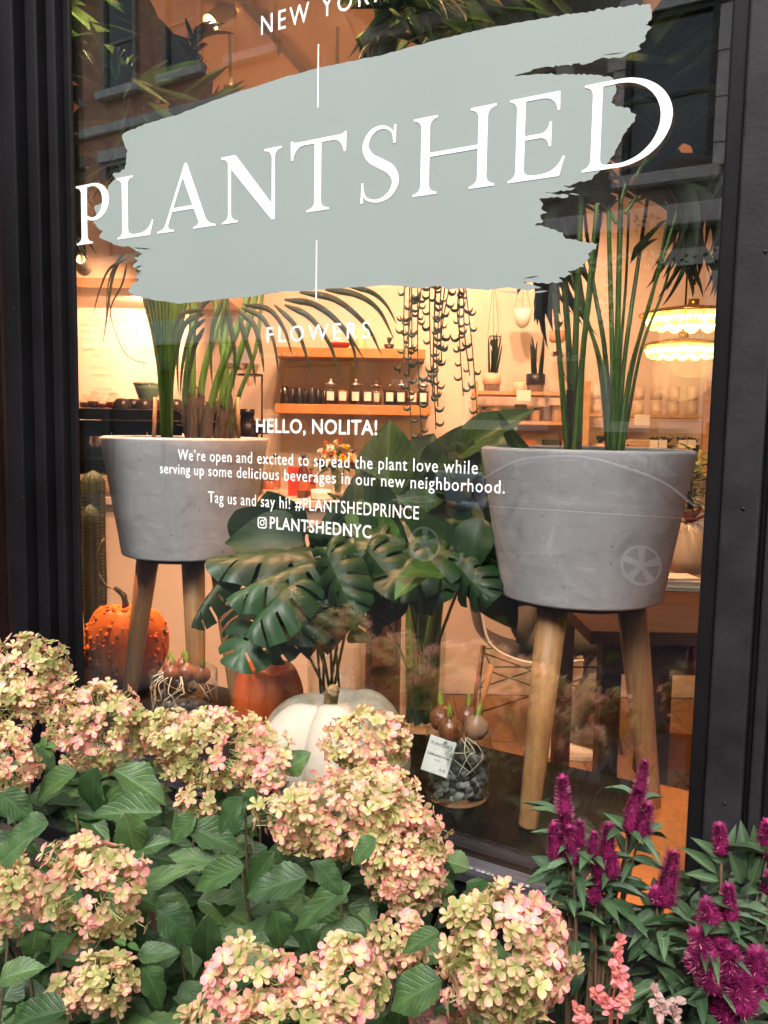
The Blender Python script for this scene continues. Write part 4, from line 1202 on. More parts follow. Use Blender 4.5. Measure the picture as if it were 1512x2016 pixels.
def bulb_jar(c, r, h, label, nbulb, bulbs, peb, seed, rootn=12):
    rr = random.Random(seed)
    t = thing('bulb_jar', label, 'bulb jar', (c.x, c.y, PZ), 'glass jars of sprouting bulbs')
    c = V((c.x, c.y, 0))
    MB().lathe(c, [(0.002, PZ + .001), (r - .006, PZ + .001), (r, PZ + .007), (r, PZ + h - .002), (r - .0015, PZ + h), (r - .003, PZ + h - .002), (r - .003, PZ + .012), (0.002, PZ + .010)], 56, cap=False).build('glass_cylinder', M_vase, t, smooth=True)
    for i in range(peb):
        lay = i / peb
        a = rr.uniform(0, 6.283)
        s = rr.uniform(.008, .0135)
        q = (r - .004 - s) * (rr.uniform(.86, 1.0) if rr.random() < .8 else rr.uniform(0, .85))
        z = PZ + .015 + (h * .60) * lay + rr.uniform(-.004, .004)
        k = rr.choice((0, 0, 1, 1, 2, 2, 2)) if lay < .6 else rr.choice((0, 0, 0, 1, 1))
        M = Matrix.Translation(V((c.x + q * math.cos(a), c.y + q * math.sin(a), z))) @ Matrix.Rotation(a + math.pi / 2, 4, 'Z') @ Matrix.Rotation(rr.uniform(-.9, .9), 4, 'Y') @ Matrix.Rotation(rr.uniform(.6, 1.5), 4, 'X') @ Matrix.Scale(s, 4)
        place(pebm[k * 2 + rr.randint(0, 1)], 'pebble', M, t)
    # dark core keeps the jar from looking hollow between the stones
    MB().lathe(c, [(0.0, PZ + .012), (r * .7, PZ + .013), (r * .7, PZ + h * .55), (0, PZ + h * .6)], 24, cap=False).build('gravel_core', M_pebs[0], t, smooth=True)
    for (dx_, dy_, dz_, s, pale, lean) in bulbs:
        b = V((c.x + dx_, c.y + dy_, PZ + h + dz_))
        prof = [(0.0, -1.0), (.35, -.98), (.75, -.72), (.98, -.2), (.97, .2), (.78, .62), (.42, .92), (.2, 1.12), (.12, 1.3), (.07, 1.4)]
        rot = Matrix.Rotation(lean[0], 3, 'X') @ Matrix.Rotation(lean[1], 3, 'Y')
        mb = MB().lathe((0, 0, 0), [(p[0] * s, p[1] * s) for p in prof], 20, cap=False, wob=lambda a, z: 1 + .04 * math.sin(3 * a))
        mb.v = [b + rot @ p for p in mb.v]
        bo = mb.build('bulb', M_bulbw if pale else M_bulb, t, smooth=True)
        sp = MB().lathe((0, 0, 0), [(.2 * s, 1.1 * s), (.2 * s, 1.5 * s), (.14 * s, 1.9 * s), (.02 * s, 2.25 * s)], 10, cap=False)
        sp.v = [b + rot @ p for p in sp.v]
        sp.build('sprout', M_sprout, bo, smooth=True)
        sk = MB()
        for q in range(7):
            a = rr.uniform(0, 6.28)
            p0 = V((.3 * s * math.cos(a), .3 * s * math.sin(a), 1.0 * s)); p1 = V((.42 * s * math.cos(a), .42 * s * math.sin(a), (1.45 + rr.random() * .5) * s))
            d_ = V((-math.sin(a), math.cos(a), 0)) * s * .1
            sk.add([b + rot @ (p0 - d_), b + rot @ (p0 + d_), b + rot @ p1], [(0, 1, 2)])
        sk.build('papery_skin', M_bulb, bo)
    rt = MB()
    for i in range(rootn):
        a = rr.uniform(0, 6.28)
        p = [V((c.x + q * math.cos(a + w_), c.y + q * math.sin(a + w_), PZ + h * z_)) for q, z_, w_ in ((r * .5, .98, 0), (r * .93, .88 + rr.uniform(-.05, .05), rr.uniform(-.3, .3)), (r * .95, .75 + rr.uniform(-.06, .06), rr.uniform(-.6, .6)), (r * .94, rr.uniform(.4, .7), rr.uniform(-.8, .8)))]
        rt.tube(smooth_path(p, 9), [.0012] * 9 + [.0004], 5)
    rt.build('root', M_root, t, smooth=True, kind='stuff')
    return t
cb = atz(899, 1566, PZ)
db = (cb - CAM).dot(FWD)
rb_ = 64 / 1655 * db
hb = dp(899, 1440, db - rb_ * .3).z - PZ
bj = bulb_jar(cb, rb_, hb, 'glass jar of pebbles and four brown sprouting bulbs with a white price tag', 4,
         [(-.044, -.004, .022, .030, 0, (-.1, -.15)), (-.004, -.035, .012, .031, 0, (.15, 0)), (.014, .02, .030, .028, 0, (0, .05)), (.046, -.002, .018, .030, 1, (.1, .2))], 250, 4)
for k, (p, l) in enumerate((((-.001, -.001), 0),)):
    pass
cb2 = dp(362, 1380, 2.28)
cb2 = V((cb2.x, cb2.y, 0))
db2 = 2.28
bulb_jar(cb2, 66 / 1655 * db2, dp(362, 1318, db2).z - PZ, 'dark glass jar of rooted bulbs between the legs of the left planter', 3,
         [(-.05, 0, .0, .022, 0, (0, 0)), (-.01, -.035, .0, .022, 0, (0, .1)), (.02, -.01, .0, .026, 0, (0, 0)), (.065, 0, .0, .024, 0, (.2, .3)), (-.03, .03, .005, .02, 0, (0, 0))], 120, 9, rootn=22)
# price tag hanging on the near jar
tg = thing('price_tag', 'white handwritten price tag hanging on the bulb jar', 'tag', tuple(dp(862, 1530, db - rb_ - .01)))
P0, P1, P2 = dp(843, 1444, db - rb_ - .004), dp(894, 1462, db - rb_ + .004), dp(828, 1514, db - rb_ - .012)
ex, ez = (P1 - P0), (P0 - P2)
ez = ez - ex * (ez.dot(ex) / ex.dot(ex)) * .6
nrm = ez.cross(ex).normalized()
if nrm.dot(CAM - P0) < 0: nrm = -nrm
MB().obox(P2 - nrm * .0004, ex, -nrm * -.0004, ez).build('card', M_paper, tg)
exn, ezn = ex.normalized(), ez.normalized()
Lx, Lz = ex.length, ez.length
text_on('lettering', 'PLANTSHED', P2 + exn * Lx * .10 + ezn * Lz * .77 + nrm * .0005, exn, ezn, Lx * .8, Lz * .085, mat('grey_ink', (.12, .12, .12), rough=.8), tg, .01)
text_on('handwriting', 'PAPERWHITE BULBS', P2 + exn * Lx * .08 + ezn * Lz * .47 + nrm * .0005, exn, ezn, Lx * .84, Lz * .06, M_ink, tg, .01)
text_on('handwriting', '* * *', P2 + exn * Lx * .35 + ezn * Lz * .34 + nrm * .0005, exn, ezn, Lx * .25, Lz * .05, M_ink, tg, .01)
text_on('handwriting', '$ 35', P2 + exn * Lx * .66 + ezn * Lz * .12 + nrm * .0005, exn, ezn, Lx * .22, Lz * .06, M_ink, tg, .01)
hk = P2 + exn * Lx * .55 + ezn * Lz * .88
MB().tube(smooth_path([hk + nrm * .001, hk + nrm * .004 + ezn * .004, hk + exn * .012 + ezn * .002 - nrm * .003], 6), .0009, 6).build('wire', M_darkmetal, tg, smooth=True)

# ================================================================ CACTUS
cc = dp(188, 1060, 3.05)
ct = thing('column_cactus', 'dark spiny column cactus in the left corner of the window', 'cactus', (cc.x, cc.y, PZ))
ctop = dp(180, 925, 3.05).z
M_cact = mat('cactus_green', (0.025, 0.045, 0.018), rough=0.6, var=0.3, vs=20, bump=.3)
for (ox_, oy_, zt, rr_) in ((-.008, 0, ctop, .042), (.012, -.03, dp(190, 990, 3.05).z, .032)):
    prof = [(rr_ * .8, PZ + .1), (rr_, PZ + .2)] + [(rr_ * (1 + .02 * math.sin(k)), PZ + .2 + (zt - PZ - .24) * k / 8) for k in range(1, 9)] + [(rr_ * .7, zt - .015), (0.002, zt)]
    MB().lathe(V((cc.x + ox_, cc.y + oy_, 0)), prof, 48, wob=lambda a, z: .82 + .18 * abs(math.cos(a * 4)), cap=False).build('column', M_cact, ct, smooth=True)
    spn = MB()
    for k in range(8):
        a = k * math.pi / 4
        z = PZ + .2
        while z < zt - .01:
            p = V((cc.x + ox_ + rr_ * math.cos(a), cc.y + oy_ + rr_ * math.sin(a), z))
            for q in range(4):
                d_ = V((math.cos(a + R.uniform(-.8, .8)), math.sin(a + R.uniform(-.8, .8)), R.uniform(-.6, .6)))
                spn.add([p + V((0, 0, .0006)), p - V((0, 0, .0006)), p + d_ * .012], [(0, 1, 2)])
            z += .013
    spn.build('spines', mat('tan_spine', (.4, .3, .18), rough=.7), ct, kind='stuff')
MB().lathe(V((cc.x, cc.y, 0)), [(.05, PZ), (.07, PZ + .12), (.066, PZ + .12), (.06, PZ + .1), (0.0, PZ + .1)], 30, cap=False).build('pot', mat('terracotta', (.3, .12, .06), rough=.8, var=.2), ct, smooth=True)
MB().tube(smooth_path([dp(205, 1060, 2.6), dp(190, 1110, 2.6), dp(205, 1150, 2.6), dp(225, 1160, 2.6)], 12), [.004 + .002 * math.sin(i) for i in range(13)], 6).build('dry_flower', M_tan, ct, smooth=True)
# ================================================================ INSIDE THE SHOP
WQ = 4.9
M_light = mat('warm_lamp_glow', (1, .8, .5), emit=(1, 0.62, 0.28), es=8)
M_lampw = mat('white_lamp_metal', (0.7, 0.66, 0.6), rough=0.4)
WARM = (1.0, 0.50, 0.27)
def spot(p, target, power_, size=75, blend=.7, head=True, r=.032, L=.11, label='white cylindrical track spotlight', grp='track spotlights'):
    d = (target - p).normalized()
    t = thing('track_spotlight', label, 'spotlight', tuple(p), grp)
    mb = MB().tube([p - d * L, p - d * L * .98, p - d * .002], [r * .6, r, r], 24, cap=False)
    mb.tube([p - d * .003, p - d * .012], [r, r * .8], 24, cap=False)
    mb.build('lamp_head', M_lampw, t, smooth=True)
    MB().tube([p - d * .013, p - d * .016], [r * .85, r * .85], 20).build('lamp_lens', M_light, t)
    MB().tube([p - d * L * .6, V((p.x, p.y, CZ - .03)) - d * L * .5], [.007, .007], 8).build('lamp_arm', M_lampw, t, smooth=True)
    l = bpy.data.lights.new('spot_lamp', 'SPOT')
    l.energy = power_ * .42; l.color = WARM; l.spot_size = rad(size); l.spot_blend = blend; l.shadow_soft_size = .03
    o = link(bpy.data.objects.new('lamp_light', l))
    o.parent = t
    o.matrix_local = (-d).to_track_quat('-Z', 'Y').to_matrix().to_4x4() if False else Matrix.Translation(d * .01) @ d.to_track_quat('-Z', 'Y').to_matrix().to_4x4()
    return t
# rail seen at the top, running over the window
ra, rb2 = atz(455, -25, CZ - .03), atz(640, 190, CZ - .03)
dr = (rb2 - ra).normalized()
rail = thing('light_track', 'grey ceiling light track running diagonally at the top', 'light track', tuple((ra + rb2) / 2))
MB().tube([ra - dr * .5, rb2 + dr * 1.0], .018, 4).build('rail', mat('grey_metal', (.3, .27, .25), rough=.5), rail)
MB().tube([atz(552, 85, CZ - .06), atz(552, 104, CZ - .10)], .014, 12).build('connector', M_lampw, rail, smooth=True)
# visible head with its mouth towards the street
pL = dp(413, 47, 2.9)
spot(pL, pL - UP * .62 - RIGHT * .48 - FWD * .42, 22, 60, label='white track spotlight glowing at the top left of the window')
pS = wp(166, 530, 3.6)
spot(pS, wp(230, 700, WQ), 26, 60, label='small glowing spotlight above the menu wall', r=.03)
# heads along the back wall, above the painted mark
q_ = 3.95
spot(wp(305, 588, 4.40), wp(228, 650, WQ), 95, 110, label='small spotlight close to the menu wall, hidden behind the painted mark', r=.03)
for (px, ty, pw) in ((560, 690, 45), (740, 690, 55), (930, 640, 60), (1040, 640, 55), (1230, 740, 22), (1400, 760, 12)):
    u = (wp(px, 450, q_) - CAM).dot(EU)
    p = room(u, q_, 2.78)
    spot(p, wp(px, ty, WQ), pw, 85, label='track spotlight washing the back wall ' + {560: 'over the left end of the floating shelves', 740: 'over the middle of the floating shelves', 930: 'behind the fishhook strands', 1040: 'over the wall planters', 1230: 'over the frosted candles', 1400: 'at the far right corner'}[px])
u0, u1 = (wp(250, 400, q_) - CAM).dot(EU), (wp(1500, 400, q_) - CAM).dot(EU)
rail2 = MB().obox(room(u0, q_ - .02, CZ - .035), EU * (u1 - u0), EN * .04, UP * .034)
free(rail2, 'light_track', M_lampw, 'white ceiling light track parallel to the back wall', 'light track')
# unseen downlights added to brighten counter, chair and table
for (px, q, pw) in ((300, 4.1, 34), (640, 3.7, 85), (980, 3.2, 90), (1250, 2.5, 40)):
    u = (wp(px, 450, q) - CAM).dot(EU)
    p = room(u, q, 2.9)
    spot(p, p + V((0, 0, -1)) + EN * .35, pw, 95, label='added unseen downward spotlight ' + {300: 'over the espresso machine', 640: 'over the counter bouquet', 980: 'over the shell chair', 1250: 'over the walnut table'}[px])

for (px, q, pw) in ((190, 2.42, 230), (470, 2.3, 160), (760, 2.1, 150), (1080, 1.85, 90)):  # lamps added above the view to brighten the window display
    u = (wp(px, 450, q) - CAM).dot(EU)
    p = room(u, q, 2.85)
    spot(p, V((p.x - .1, .28, .8)), pw, 80, label='added unseen display spotlight ' + {190: 'over the left planter', 470: 'over the small red orange pumpkin', 760: 'over the white pumpkin', 1080: 'over the bulb jar with the tag'}[px])
for (px, q, tx, ty, tq, pw) in ((450, 3.3, 330, 1180, 3.8, 110), (660, 3.25, 640, 1200, 3.8, 90)):  # extra lamps added out of sight, lifting the dim counter front
    u = (wp(px, 450, q) - CAM).dot(EU)
    spot(room(u, q, 2.75), wp(tx, ty, tq), pw, 90, label='added unseen spotlight aimed at the counter front ' + {450: 'under the espresso machine', 660: 'under the bouquet'}[px])
spot(V((-2.55, .42, 2.85)), V((-2.25, .52, .9)), 380, 75, label='added unseen spotlight over the warty pumpkin, hidden behind the left frame')  # lamp added out of sight to brighten the pumpkin
# menu lettering on the wall
M_menu = mat('menu_ink', (0.42, 0.34, 0.27), rough=.9)
menu = thing('menu_board', 'pale wall menu in small grey print lit by a bright spotlight', 'menu', tuple(wp(200, 720, WQ - .01)))
mb = MB().pbox(150, 270, 585, 800, WQ - .012, WQ - .003)
mb.build('panel', mat('menu_panel', (.76, .70, .62), rough=.8), menu)
Rm = random.Random(2)
for (px, py, wd_, txt) in [(160, 642, 40, 'HOT BAR'), (160, 690, 25, 'CUP & TEA'), (182, 702, 20, 'ESPRESSO'), (180, 726, 40, 'LATTE  FLAT WHITE'), (182, 741, 40, 'CAPPUCCINO'), (185, 768, 36, 'COLD BREW'), (185, 778, 50, 'ICED TEA  MATCHA'), (160, 655, 60, 'ESPRESSO  AMERICANO'), (160, 600, 50, 'COFFEE  TEA'), (160, 670, 45, 'CORTADO')]:
    a = wp(px, py, WQ - .0135)
    b = wp(px + wd_, py, WQ - .0135)
    text_on('lettering', txt, a, EU, UP, (b - a).dot(EU), .013, M_menu, menu)

def pthing(name, label, cat, px, pyb, q, group=None):
    p = wp(px, pyb, q)
    return thing(name, label, cat, tuple(p), group)
# ---- floating shelves with jars
SH = 4.62
for (a, b, y0, y1, lab) in ((541, 838, 685, 704, 'upper floating wooden shelf on the back wall'), (541, 848, 797, 816, 'lower floating wooden shelf carrying the row of labelled jars')):
    mb = MB().pbox(a, b, y0, y1, SH, WQ - .002)
    free(mb, 'floating_shelf', M_shelf, lab, 'shelf', 'floating shelves', bevel=.003)
zt = lambda px, py, q=SH: wp(px, py, q).z
ztop = zt(700, 797)
ztop2 = zt(700, 685)
M_jar = glass_mat('jar_glass', .06, tint=(.95, .93, .9), power=2.5)
M_herb = [mat('tea_leaves', (.06, .035, .02), rough=.9, var=.5, vs=80), mat('dried_flowers', (.25, .13, .05), rough=.9, var=.5, vs=80), mat('dark_tea', (.02, .015, .012), rough=.9, var=.5, vs=80)]
def jar(u, z, q, label, k, s=1.0):
    t = thing('tea_jar', label, 'jar', tuple(room(u, q, z)), 'labelled glass jars on the lower shelf')
    c = room(u, q, z)
    MB().lathe(c, [(.034 * s, 0), (.036 * s, .004), (.036 * s, .088 * s), (.028 * s, .098 * s), (.028 * s, .103 * s)], 20, cap=False).build('glass_body', M_jar, t, smooth=True)
    MB().lathe(c, [(0, .004), (.033 * s, .004), (.033 * s, .08 * s), (0, .082 * s)], 16, cap=False).build('contents', M_herb[k % 3], t, smooth=True)
    MB().lathe(c, [(.030 * s, .103 * s), (.033 * s, .106 * s), (.033 * s, .118 * s), (.012 * s, .121 * s), (.008 * s, .128 * s), (.013 * s, .136 * s), (0, .139 * s)], 18, cap=False).build('lid', M_jar if k % 2 else M_chrome, t, smooth=True)
    vs, fs, nn = [], [], 6
    for i in range(nn + 1):
        a = math.atan2(-EN.y, -EN.x) + rad(-32 + 64 * i / nn)
        for zz in (.022, .07):
            vs.append(c + V((math.cos(a) * .0365 * s, math.sin(a) * .0365 * s, zz * s)))
    for i in range(nn): fs.append((2 * i, 2 * i + 2, 2 * i + 3, 2 * i + 1))
    MB().add(vs, fs).build('label', M_paper, t, smooth=True)
    return t
names = ['first from the left', 'second from the left', 'third from the left', 'fourth from the left', 'fifth from the left', 'sixth from the left', 'seventh from the left', 'behind the hanging vines', 'last at the right behind the vines']
for i, px in enumerate((651, 675, 700, 724, 740, 767, 789, 812, 832)):
    q = SH + (.06 if i != 4 else .15)
    u = (wp(px, 790, q) - CAM).dot(EU)
    jar(u, ztop + .001, q, 'labelled glass tea jar, ' + names[i], i)
M_dark = mat('dark_tin', (.018, .016, .016), rough=.4)
M_dark2 = mat('smoked_glass', (.03, .025, .022), rough=.15, spec=.6)
for i, (px, h_, r_) in enumerate(((560, .095, .028), (576, .088, .02), (589, .09, .022), (602, .08, .018), (614, .092, .022), (626, .085, .02), (638, .075, .017))):
    q = SH + .06 + (i % 2) * .05
    c = wp(px, 790, q); c.z = ztop + .001
    mb = MB().lathe(c, [(r_ * .95, 0), (r_, .004), (r_, h_ * .85), (r_ * .8, h_ * .9), (r_ * .8, h_), (0, h_)], 18, cap=False)
    free(mb, 'dark_tin', M_dark if i % 3 else M_dark2, 'small dark canister, ' + ('first', 'second', 'third', 'fourth', 'fifth', 'sixth', 'seventh')[i] + ' from the left on the lower shelf', 'canister', 'dark canisters on the lower shelf', smooth=True)
# on the upper shelf
c = wp(668, 680, SH + .09); c.z = ztop2 + .001
t = thing('bowl', 'shallow red bowl on the upper shelf', 'bowl', tuple(c))
MB().lathe(c, [(0.03, 0), (.045, .006), (.07, .03), (.068, .031), (.04, .01), (0, .008)], 24, cap=False).build('shell', mat('red_glaze', (.35, .03, .02), rough=.25), t, smooth=True)
MB().lathe(c, [(0, .03), (.02, .036), (.03, .03), (.02, .045), (0, .05)], 16, cap=False).build('lid', M_ceramic, t, smooth=True)
c = wp(710, 680, SH + .09); c.z = ztop2 + .001
free(MB().lathe(c, [(.026, 0), (.028, .004), (.028, .10), (.022, .11), (0, .11)], 20, cap=False), 'candle', mat('cream_wax', (.85, .70, .45), rough=.5), 'cream pillar candle standing on the upper shelf', 'candle', smooth=True)
M_succ = mat('succulent', (.05, .07, .04), rough=.5, var=.4, vs=20)
def rosette(t, c, r, n, m, seed=0, name='leaf', up=.6):
    rr = random.Random(seed)
    me = leafgrid(lance, 5, (-1, 0, 1), .3, lambda t: .25 * t * t).mesh(name, m)
    for i in range(n):
        a = i * 2.4
        ring = i / n
        d = V((math.cos(a), math.sin(a), up + 1.3 * ring)).normalized()
        place(me, name, frame(c, c + d * r * (1 - .4 * ring) * rr.uniform(.85, 1.1), r * .42, UP + d * .2), t)
for k, (px, py, lab) in enumerate(((766, 682, 'small succulent in a dark pot near the right end of the upper shelf'),)):
    c = wp(px, py, SH + .1); c.z = ztop2 + .001
    t = thing('succulent', lab, 'potted plant', tuple(c))
    MB().lathe(c, [(.022, 0), (.03, .03), (.026, .03), (0, .026)], 18, cap=False).build('pot', M_dark, t, smooth=True)
    rosette(t, c + UP * .03, .05, 14, M_succ, k, up=1.1)

# ---- right shelving unit
SQ = 4.55
su = thing('shelf_unit', 'pale wooden ladder shelving with three bays against the back wall', 'shelving', tuple(room(1.3, SQ, 1.1)))
M_ply = wood_mat('birch_shelf', (.55, .32, .16), (.66, .42, .23), rough=.5, scale=2, ax='X')
for (a, b) in ((931, 939), (1147, 1160), (1385, 1398)):
    mb = MB().pbox(a, b, 750, 930, SQ, SQ + .03)
    mb.build('upright', M_ply, su, bevel=.002)
    mb2 = MB().pbox(a, b, 750, 930, SQ + .27, SQ + .30)
    mb2.build('upright', M_ply, su)
shelves = {}
for (a, b, y0, y1, key) in ((940, 1146, 771, 778, 'a'), (940, 1146, 829, 836, 'b'), (1161, 1384, 815, 822, 'c'), (940, 1146, 884, 892, 'd'), (1161, 1384, 890, 898, 'e')):
    MB().pbox(a, b, y0, y1, SQ + .004, SQ + .29).build('shelf_board', M_ply, su, bevel=.001)
    shelves[key] = wp((a + b) / 2, y0, SQ + .004).z
M_pinkw = mat('warm_white_pot', (.70, .52, .40), rough=.6)
M_marb = mat('marbled_pot', (.65, .5, .4), rough=.5, var=.5, vs=10, col2=(.12, .07, .05))
M_snake = leaf_mat('snake_leaf', (.02, .05, .02), (.06, .10, .05), rough=.4, veins=20, transl=.1)
sword = leafgrid(lambda t: (1 - t) ** .5 * (.6 + .4 * t), 6, (-1, 0, 1), .5, lambda t: .03 * t).mesh('sword_leaf', M_snake)
def snake(px, z, r, h, m1, lab, seed, topm=None):
    c = wp(px, 760, SQ + .12); c.z = z + .001
    t = thing('snake_plant', lab, 'potted plant', tuple(c), 'snake plants on the shelves')
    MB().lathe(c, [(r * .85, 0), (r * .9, h * .4)], 22, cap=False).build('lower_pot', M_marb, t, smooth=True)
    MB().lathe(c, [(r * .9, h * .4), (r, h * .42), (r, h), (r * .9, h), (r * .9, h * .9), (0, h * .88)], 22, cap=False).build('pot', m1, t, smooth=True)
    rr = random.Random(seed)
    for i in range(9):
        a = rr.uniform(0, 6.28); q = r * .5 * rr.random()
        b = c + V((q * math.cos(a), q * math.sin(a), h * .85))
        tp = b + V((math.cos(a) * rr.uniform(.01, .05), math.sin(a) * rr.uniform(.01, .05), rr.uniform(.12, .24)))
        place(sword, 'sword_leaf', frame(b, tp, .02, -EN + V((rr.uniform(-.5, .5), 0, 0))), t)
snake(968, shelves['a'], .05, .10, M_pinkw, 'snake plant in a pale two tone pot at the left end of the top shelf', 1)
snake(1054, shelves['a'], .052, .10, M_dark, 'snake plant in a black and white pot on the top shelf', 2)
def pot(px, z, r, h, m, lab, q=SQ + .12, cat='pot', group=None, inner=True, name='small_pot'):
    c = wp(px, 780, q); c.z = z + .001
    t = thing(name, lab, cat, tuple(c), group)
    MB().lathe(c, [(r * .8, 0), (r * .95, .006), (r, h), (r * .88, h), (r * .85, h * .75), (0, h * .7)], 22, cap=False).build('body', m, t, smooth=True)
    return t, c
pot(1022, shelves['a'], .036, .055, M_pinkw, 'small pale pot between the two snake plants', group='small pots on the shelves')
for i, px in enumerate((953, 974, 1026, 1056, 1075, 1096)):
    t, c = pot(px, shelves['b'], .034 + .004 * (i % 2), .06 + .015 * (i % 3), M_pinkw if i % 2 else M_marb, 'small pale succulent pot on the middle shelf, ' + ('first', 'second', 'third', 'fourth', 'fifth', 'sixth')[i] + ' from the left', group='small pots on the shelves', q=SQ + .1 + .03 * (i % 2))
    rosette(t, c + UP * .05, .035, 8, M_succ, i)
for i, px in enumerate((960, 995, 1040, 1085, 1120)):
    c = wp(px, 870, SQ + .1); c.z = shelves['d'] + .001
    free(MB().obox(c - EU * .04, EU * .08, EN * .06, UP * .05), 'small_box', M_dark if i % 2 else mat('orange_box', (.5, .2, .08), rough=.6), 'small boxed item on the lowest shelf, ' + ('first', 'second', 'third', 'fourth', 'fifth')[i] + ' from the left', 'box', 'small boxes on the lowest shelf')
M_cglass = mat('frosted_candle', (.74, .62, .5), rough=.3, spec=.5, transl=.2)
M_clab = mat('candle_label', (.80, .72, .62), rough=.8)
for row, (zz, rown) in enumerate(((0.0, 'lower'), (.078, 'upper'))):
    for i, px in enumerate((1173, 1200, 1256, 1291, 1325, 1361)):
        if i == 1 and row: continue
        c = wp(px, 800, SQ + .1); c.z = shelves['c'] + .001 + zz
        t = thing('glass_candle', 'frosted glass candle in the ' + rown + ' row of the right shelf, ' + ('first', 'second', 'third', 'fourth', 'fifth', 'sixth')[i] + ' from the left', 'candle', tuple(c), 'frosted candles on the right shelf')
        MB().lathe(c, [(.028, 0), (.031, .005), (.033, .074), (.030, .074), (.029, .06), (0, .058)], 20, cap=False).build('glass', M_cglass, t, smooth=True)
        vs, fs = [], []
        for k in range(7):
            a = math.atan2(-EN.y, -EN.x) + rad(-35 + 70 * k / 6)
            for z2 in (.018, .05): vs.append(c + V((math.cos(a) * .0333, math.sin(a) * .0333, z2)))
        for k in range(6): fs.append((2 * k, 2 * k + 2, 2 * k + 3, 2 * k + 1))
        MB().add(vs, fs).build('label', M_clab, t, smooth=True)
for i, (a, b, y0, y1, lab) in enumerate(((1017, 1045, 768, 789, 'white note card taped to the top shelf edge'), (1249, 1279, 816, 837, 'white note card taped under the frosted candles'))):
    free(MB().pbox(a, b, y0, y1, SQ - .004, SQ - .002), 'note_card', M_paper, lab, 'card', 'note cards')
# succulents with price cards on the lowest right shelf
for i, px in enumerate((1185, 1230, 1290, 1315, 1345, 1368)):
    t, c = pot(px, shelves['e'], .04, .04, M_dark if i % 2 else M_pinkw, 'little succulent on the low right shelf, ' + ('first', 'second', 'third', 'fourth', 'fifth', 'sixth')[i] + ' from the left', cat='potted plant', group='succulents on the low right shelf', name='succulent')
    rosette(t, c + UP * .035, .06, 14, M_succ, i + 20, up=.7)
for i, px in enumerate((1287, 1305, 1344, 1362)):
    mb = MB().pbox(px - 8, px + 8, 866, 882, SQ - .003, SQ - .001)
    free(mb, 'price_card', M_paper, 'small white price card before the low succulents, ' + ('first', 'second', 'third', 'fourth')[i] + ' from the left', 'card', 'price cards by the succulents')
bk = MB()
c = wp(1240, 870, SQ + .06); c.z = shelves['e'] + .001
t = thing('wire_basket', 'flat pale woven basket on the low right shelf', 'basket', tuple(c))
for k in range(4):
    MB().obox(c - EU * .11 - EN * .03 + UP * (.002 + k * .018), EU * .22, EN * .004, UP * .008).build('rail', M_pinkw, t)
for k in range(12):
    MB().obox(c + EU * (-.11 + k * .0196) - EN * .034 + UP * .001, EU * .004, EN * .003, UP * .066).build('slat', M_pinkw, t)

# ---- things hanging on the wall at the right
M_string = mat('cotton_string', (.25, .17, .1), rough=.9)
def hang(px0, px1, pyt, pyb, lab, kind, q=4.7):
    a, b = wp(px0, pyb, q), wp(px1, pyb, q)
    mid = (a + b) / 2; top = wp((px0 + px1) / 2 + 2, 540, q)
    zt_ = wp((px0 + px1) / 2, pyt, q).z
    w_ = (b - a).length
    t = thing('hanging_planter', lab, 'hanging planter', tuple(mid), 'planters hung on the back wall')
    if kind == 'cone':
        mb = MB().lathe(V((mid.x, mid.y, 0)), [(w_ * .12, mid.z), (w_ * .32, mid.z + .02), (w_ * .5, zt_), (w_ * .46, zt_), (w_ * .3, zt_ - .04), (0, zt_ - .05)], 24, cap=False)
        mb.build('bowl', M_ceramic, t, smooth=True)
        rosette(t, V((mid.x, mid.y, zt_ - .04)), .06, 10, M_succ, 3, up=.9)
    elif kind == 'geo':
        e = MB(); p = V((mid.x, mid.y, 0))
        rr_ = w_ / 2
        ring = [p + EU * (rr_ * math.cos(k * 2.094)) + EN * (rr_ * math.sin(k * 2.094)) + UP * zt_ for k in range(3)]
        bot = p + UP * mid.z
        for k in range(3):
            e.tube([ring[k], ring[(k + 1) % 3]], .002, 5).tube([ring[k], bot], .002, 5)
        e.build('wire_frame', M_darkmetal, t)
        MB().ball(p + UP * ((zt_ + mid.z) / 2), .02, 8).build('air_plant', M_succ, t, smooth=True)
    else:
        MB().lathe(V((mid.x, mid.y, 0)), [(w_ * .4, mid.z), (w_ * .5, mid.z + .01), (w_ * .5, zt_), (w_ * .45, zt_), (0, zt_ - .01)], 24, cap=False).build('pot', mat('pink_pot', (.6, .3, .2), rough=.6), t, smooth=True)
        rosette(t, V((mid.x, mid.y, zt_)), .07, 14, M_succ, 7, up=1.0)
    st = MB()
    for k in range(3):
        pp = V((mid.x, mid.y, 0)) + EU * (w_ * .48 * math.cos(k * 2.094 + .4)) + EN * (w_ * .48 * math.sin(k * 2.094 + .4)) + UP * zt_
        st.tube([pp, top], .0012, 5)
    st.build('string', M_string, t)
hang(1008, 1048, 609, 645, 'white bowl planter hung on strings against the back wall', 'cone')
hang(957, 984, 662, 688, 'triangular wire air plant holder hung against the wall', 'geo')
hang(1081, 1112, 652, 674, 'pink planter with a trailing plant, hung beside the palm stems', 'pot')
c = wp(1096, 700, 4.7)
t = thing('pink_trailer', 'reddish trailing plant below the pink hanging pot', 'plant', tuple(c))
rosette(t, c, .05, 16, mat('red_leaf', (.18, .05, .04), rough=.5, var=.3, vs=20), 9, up=-.4)

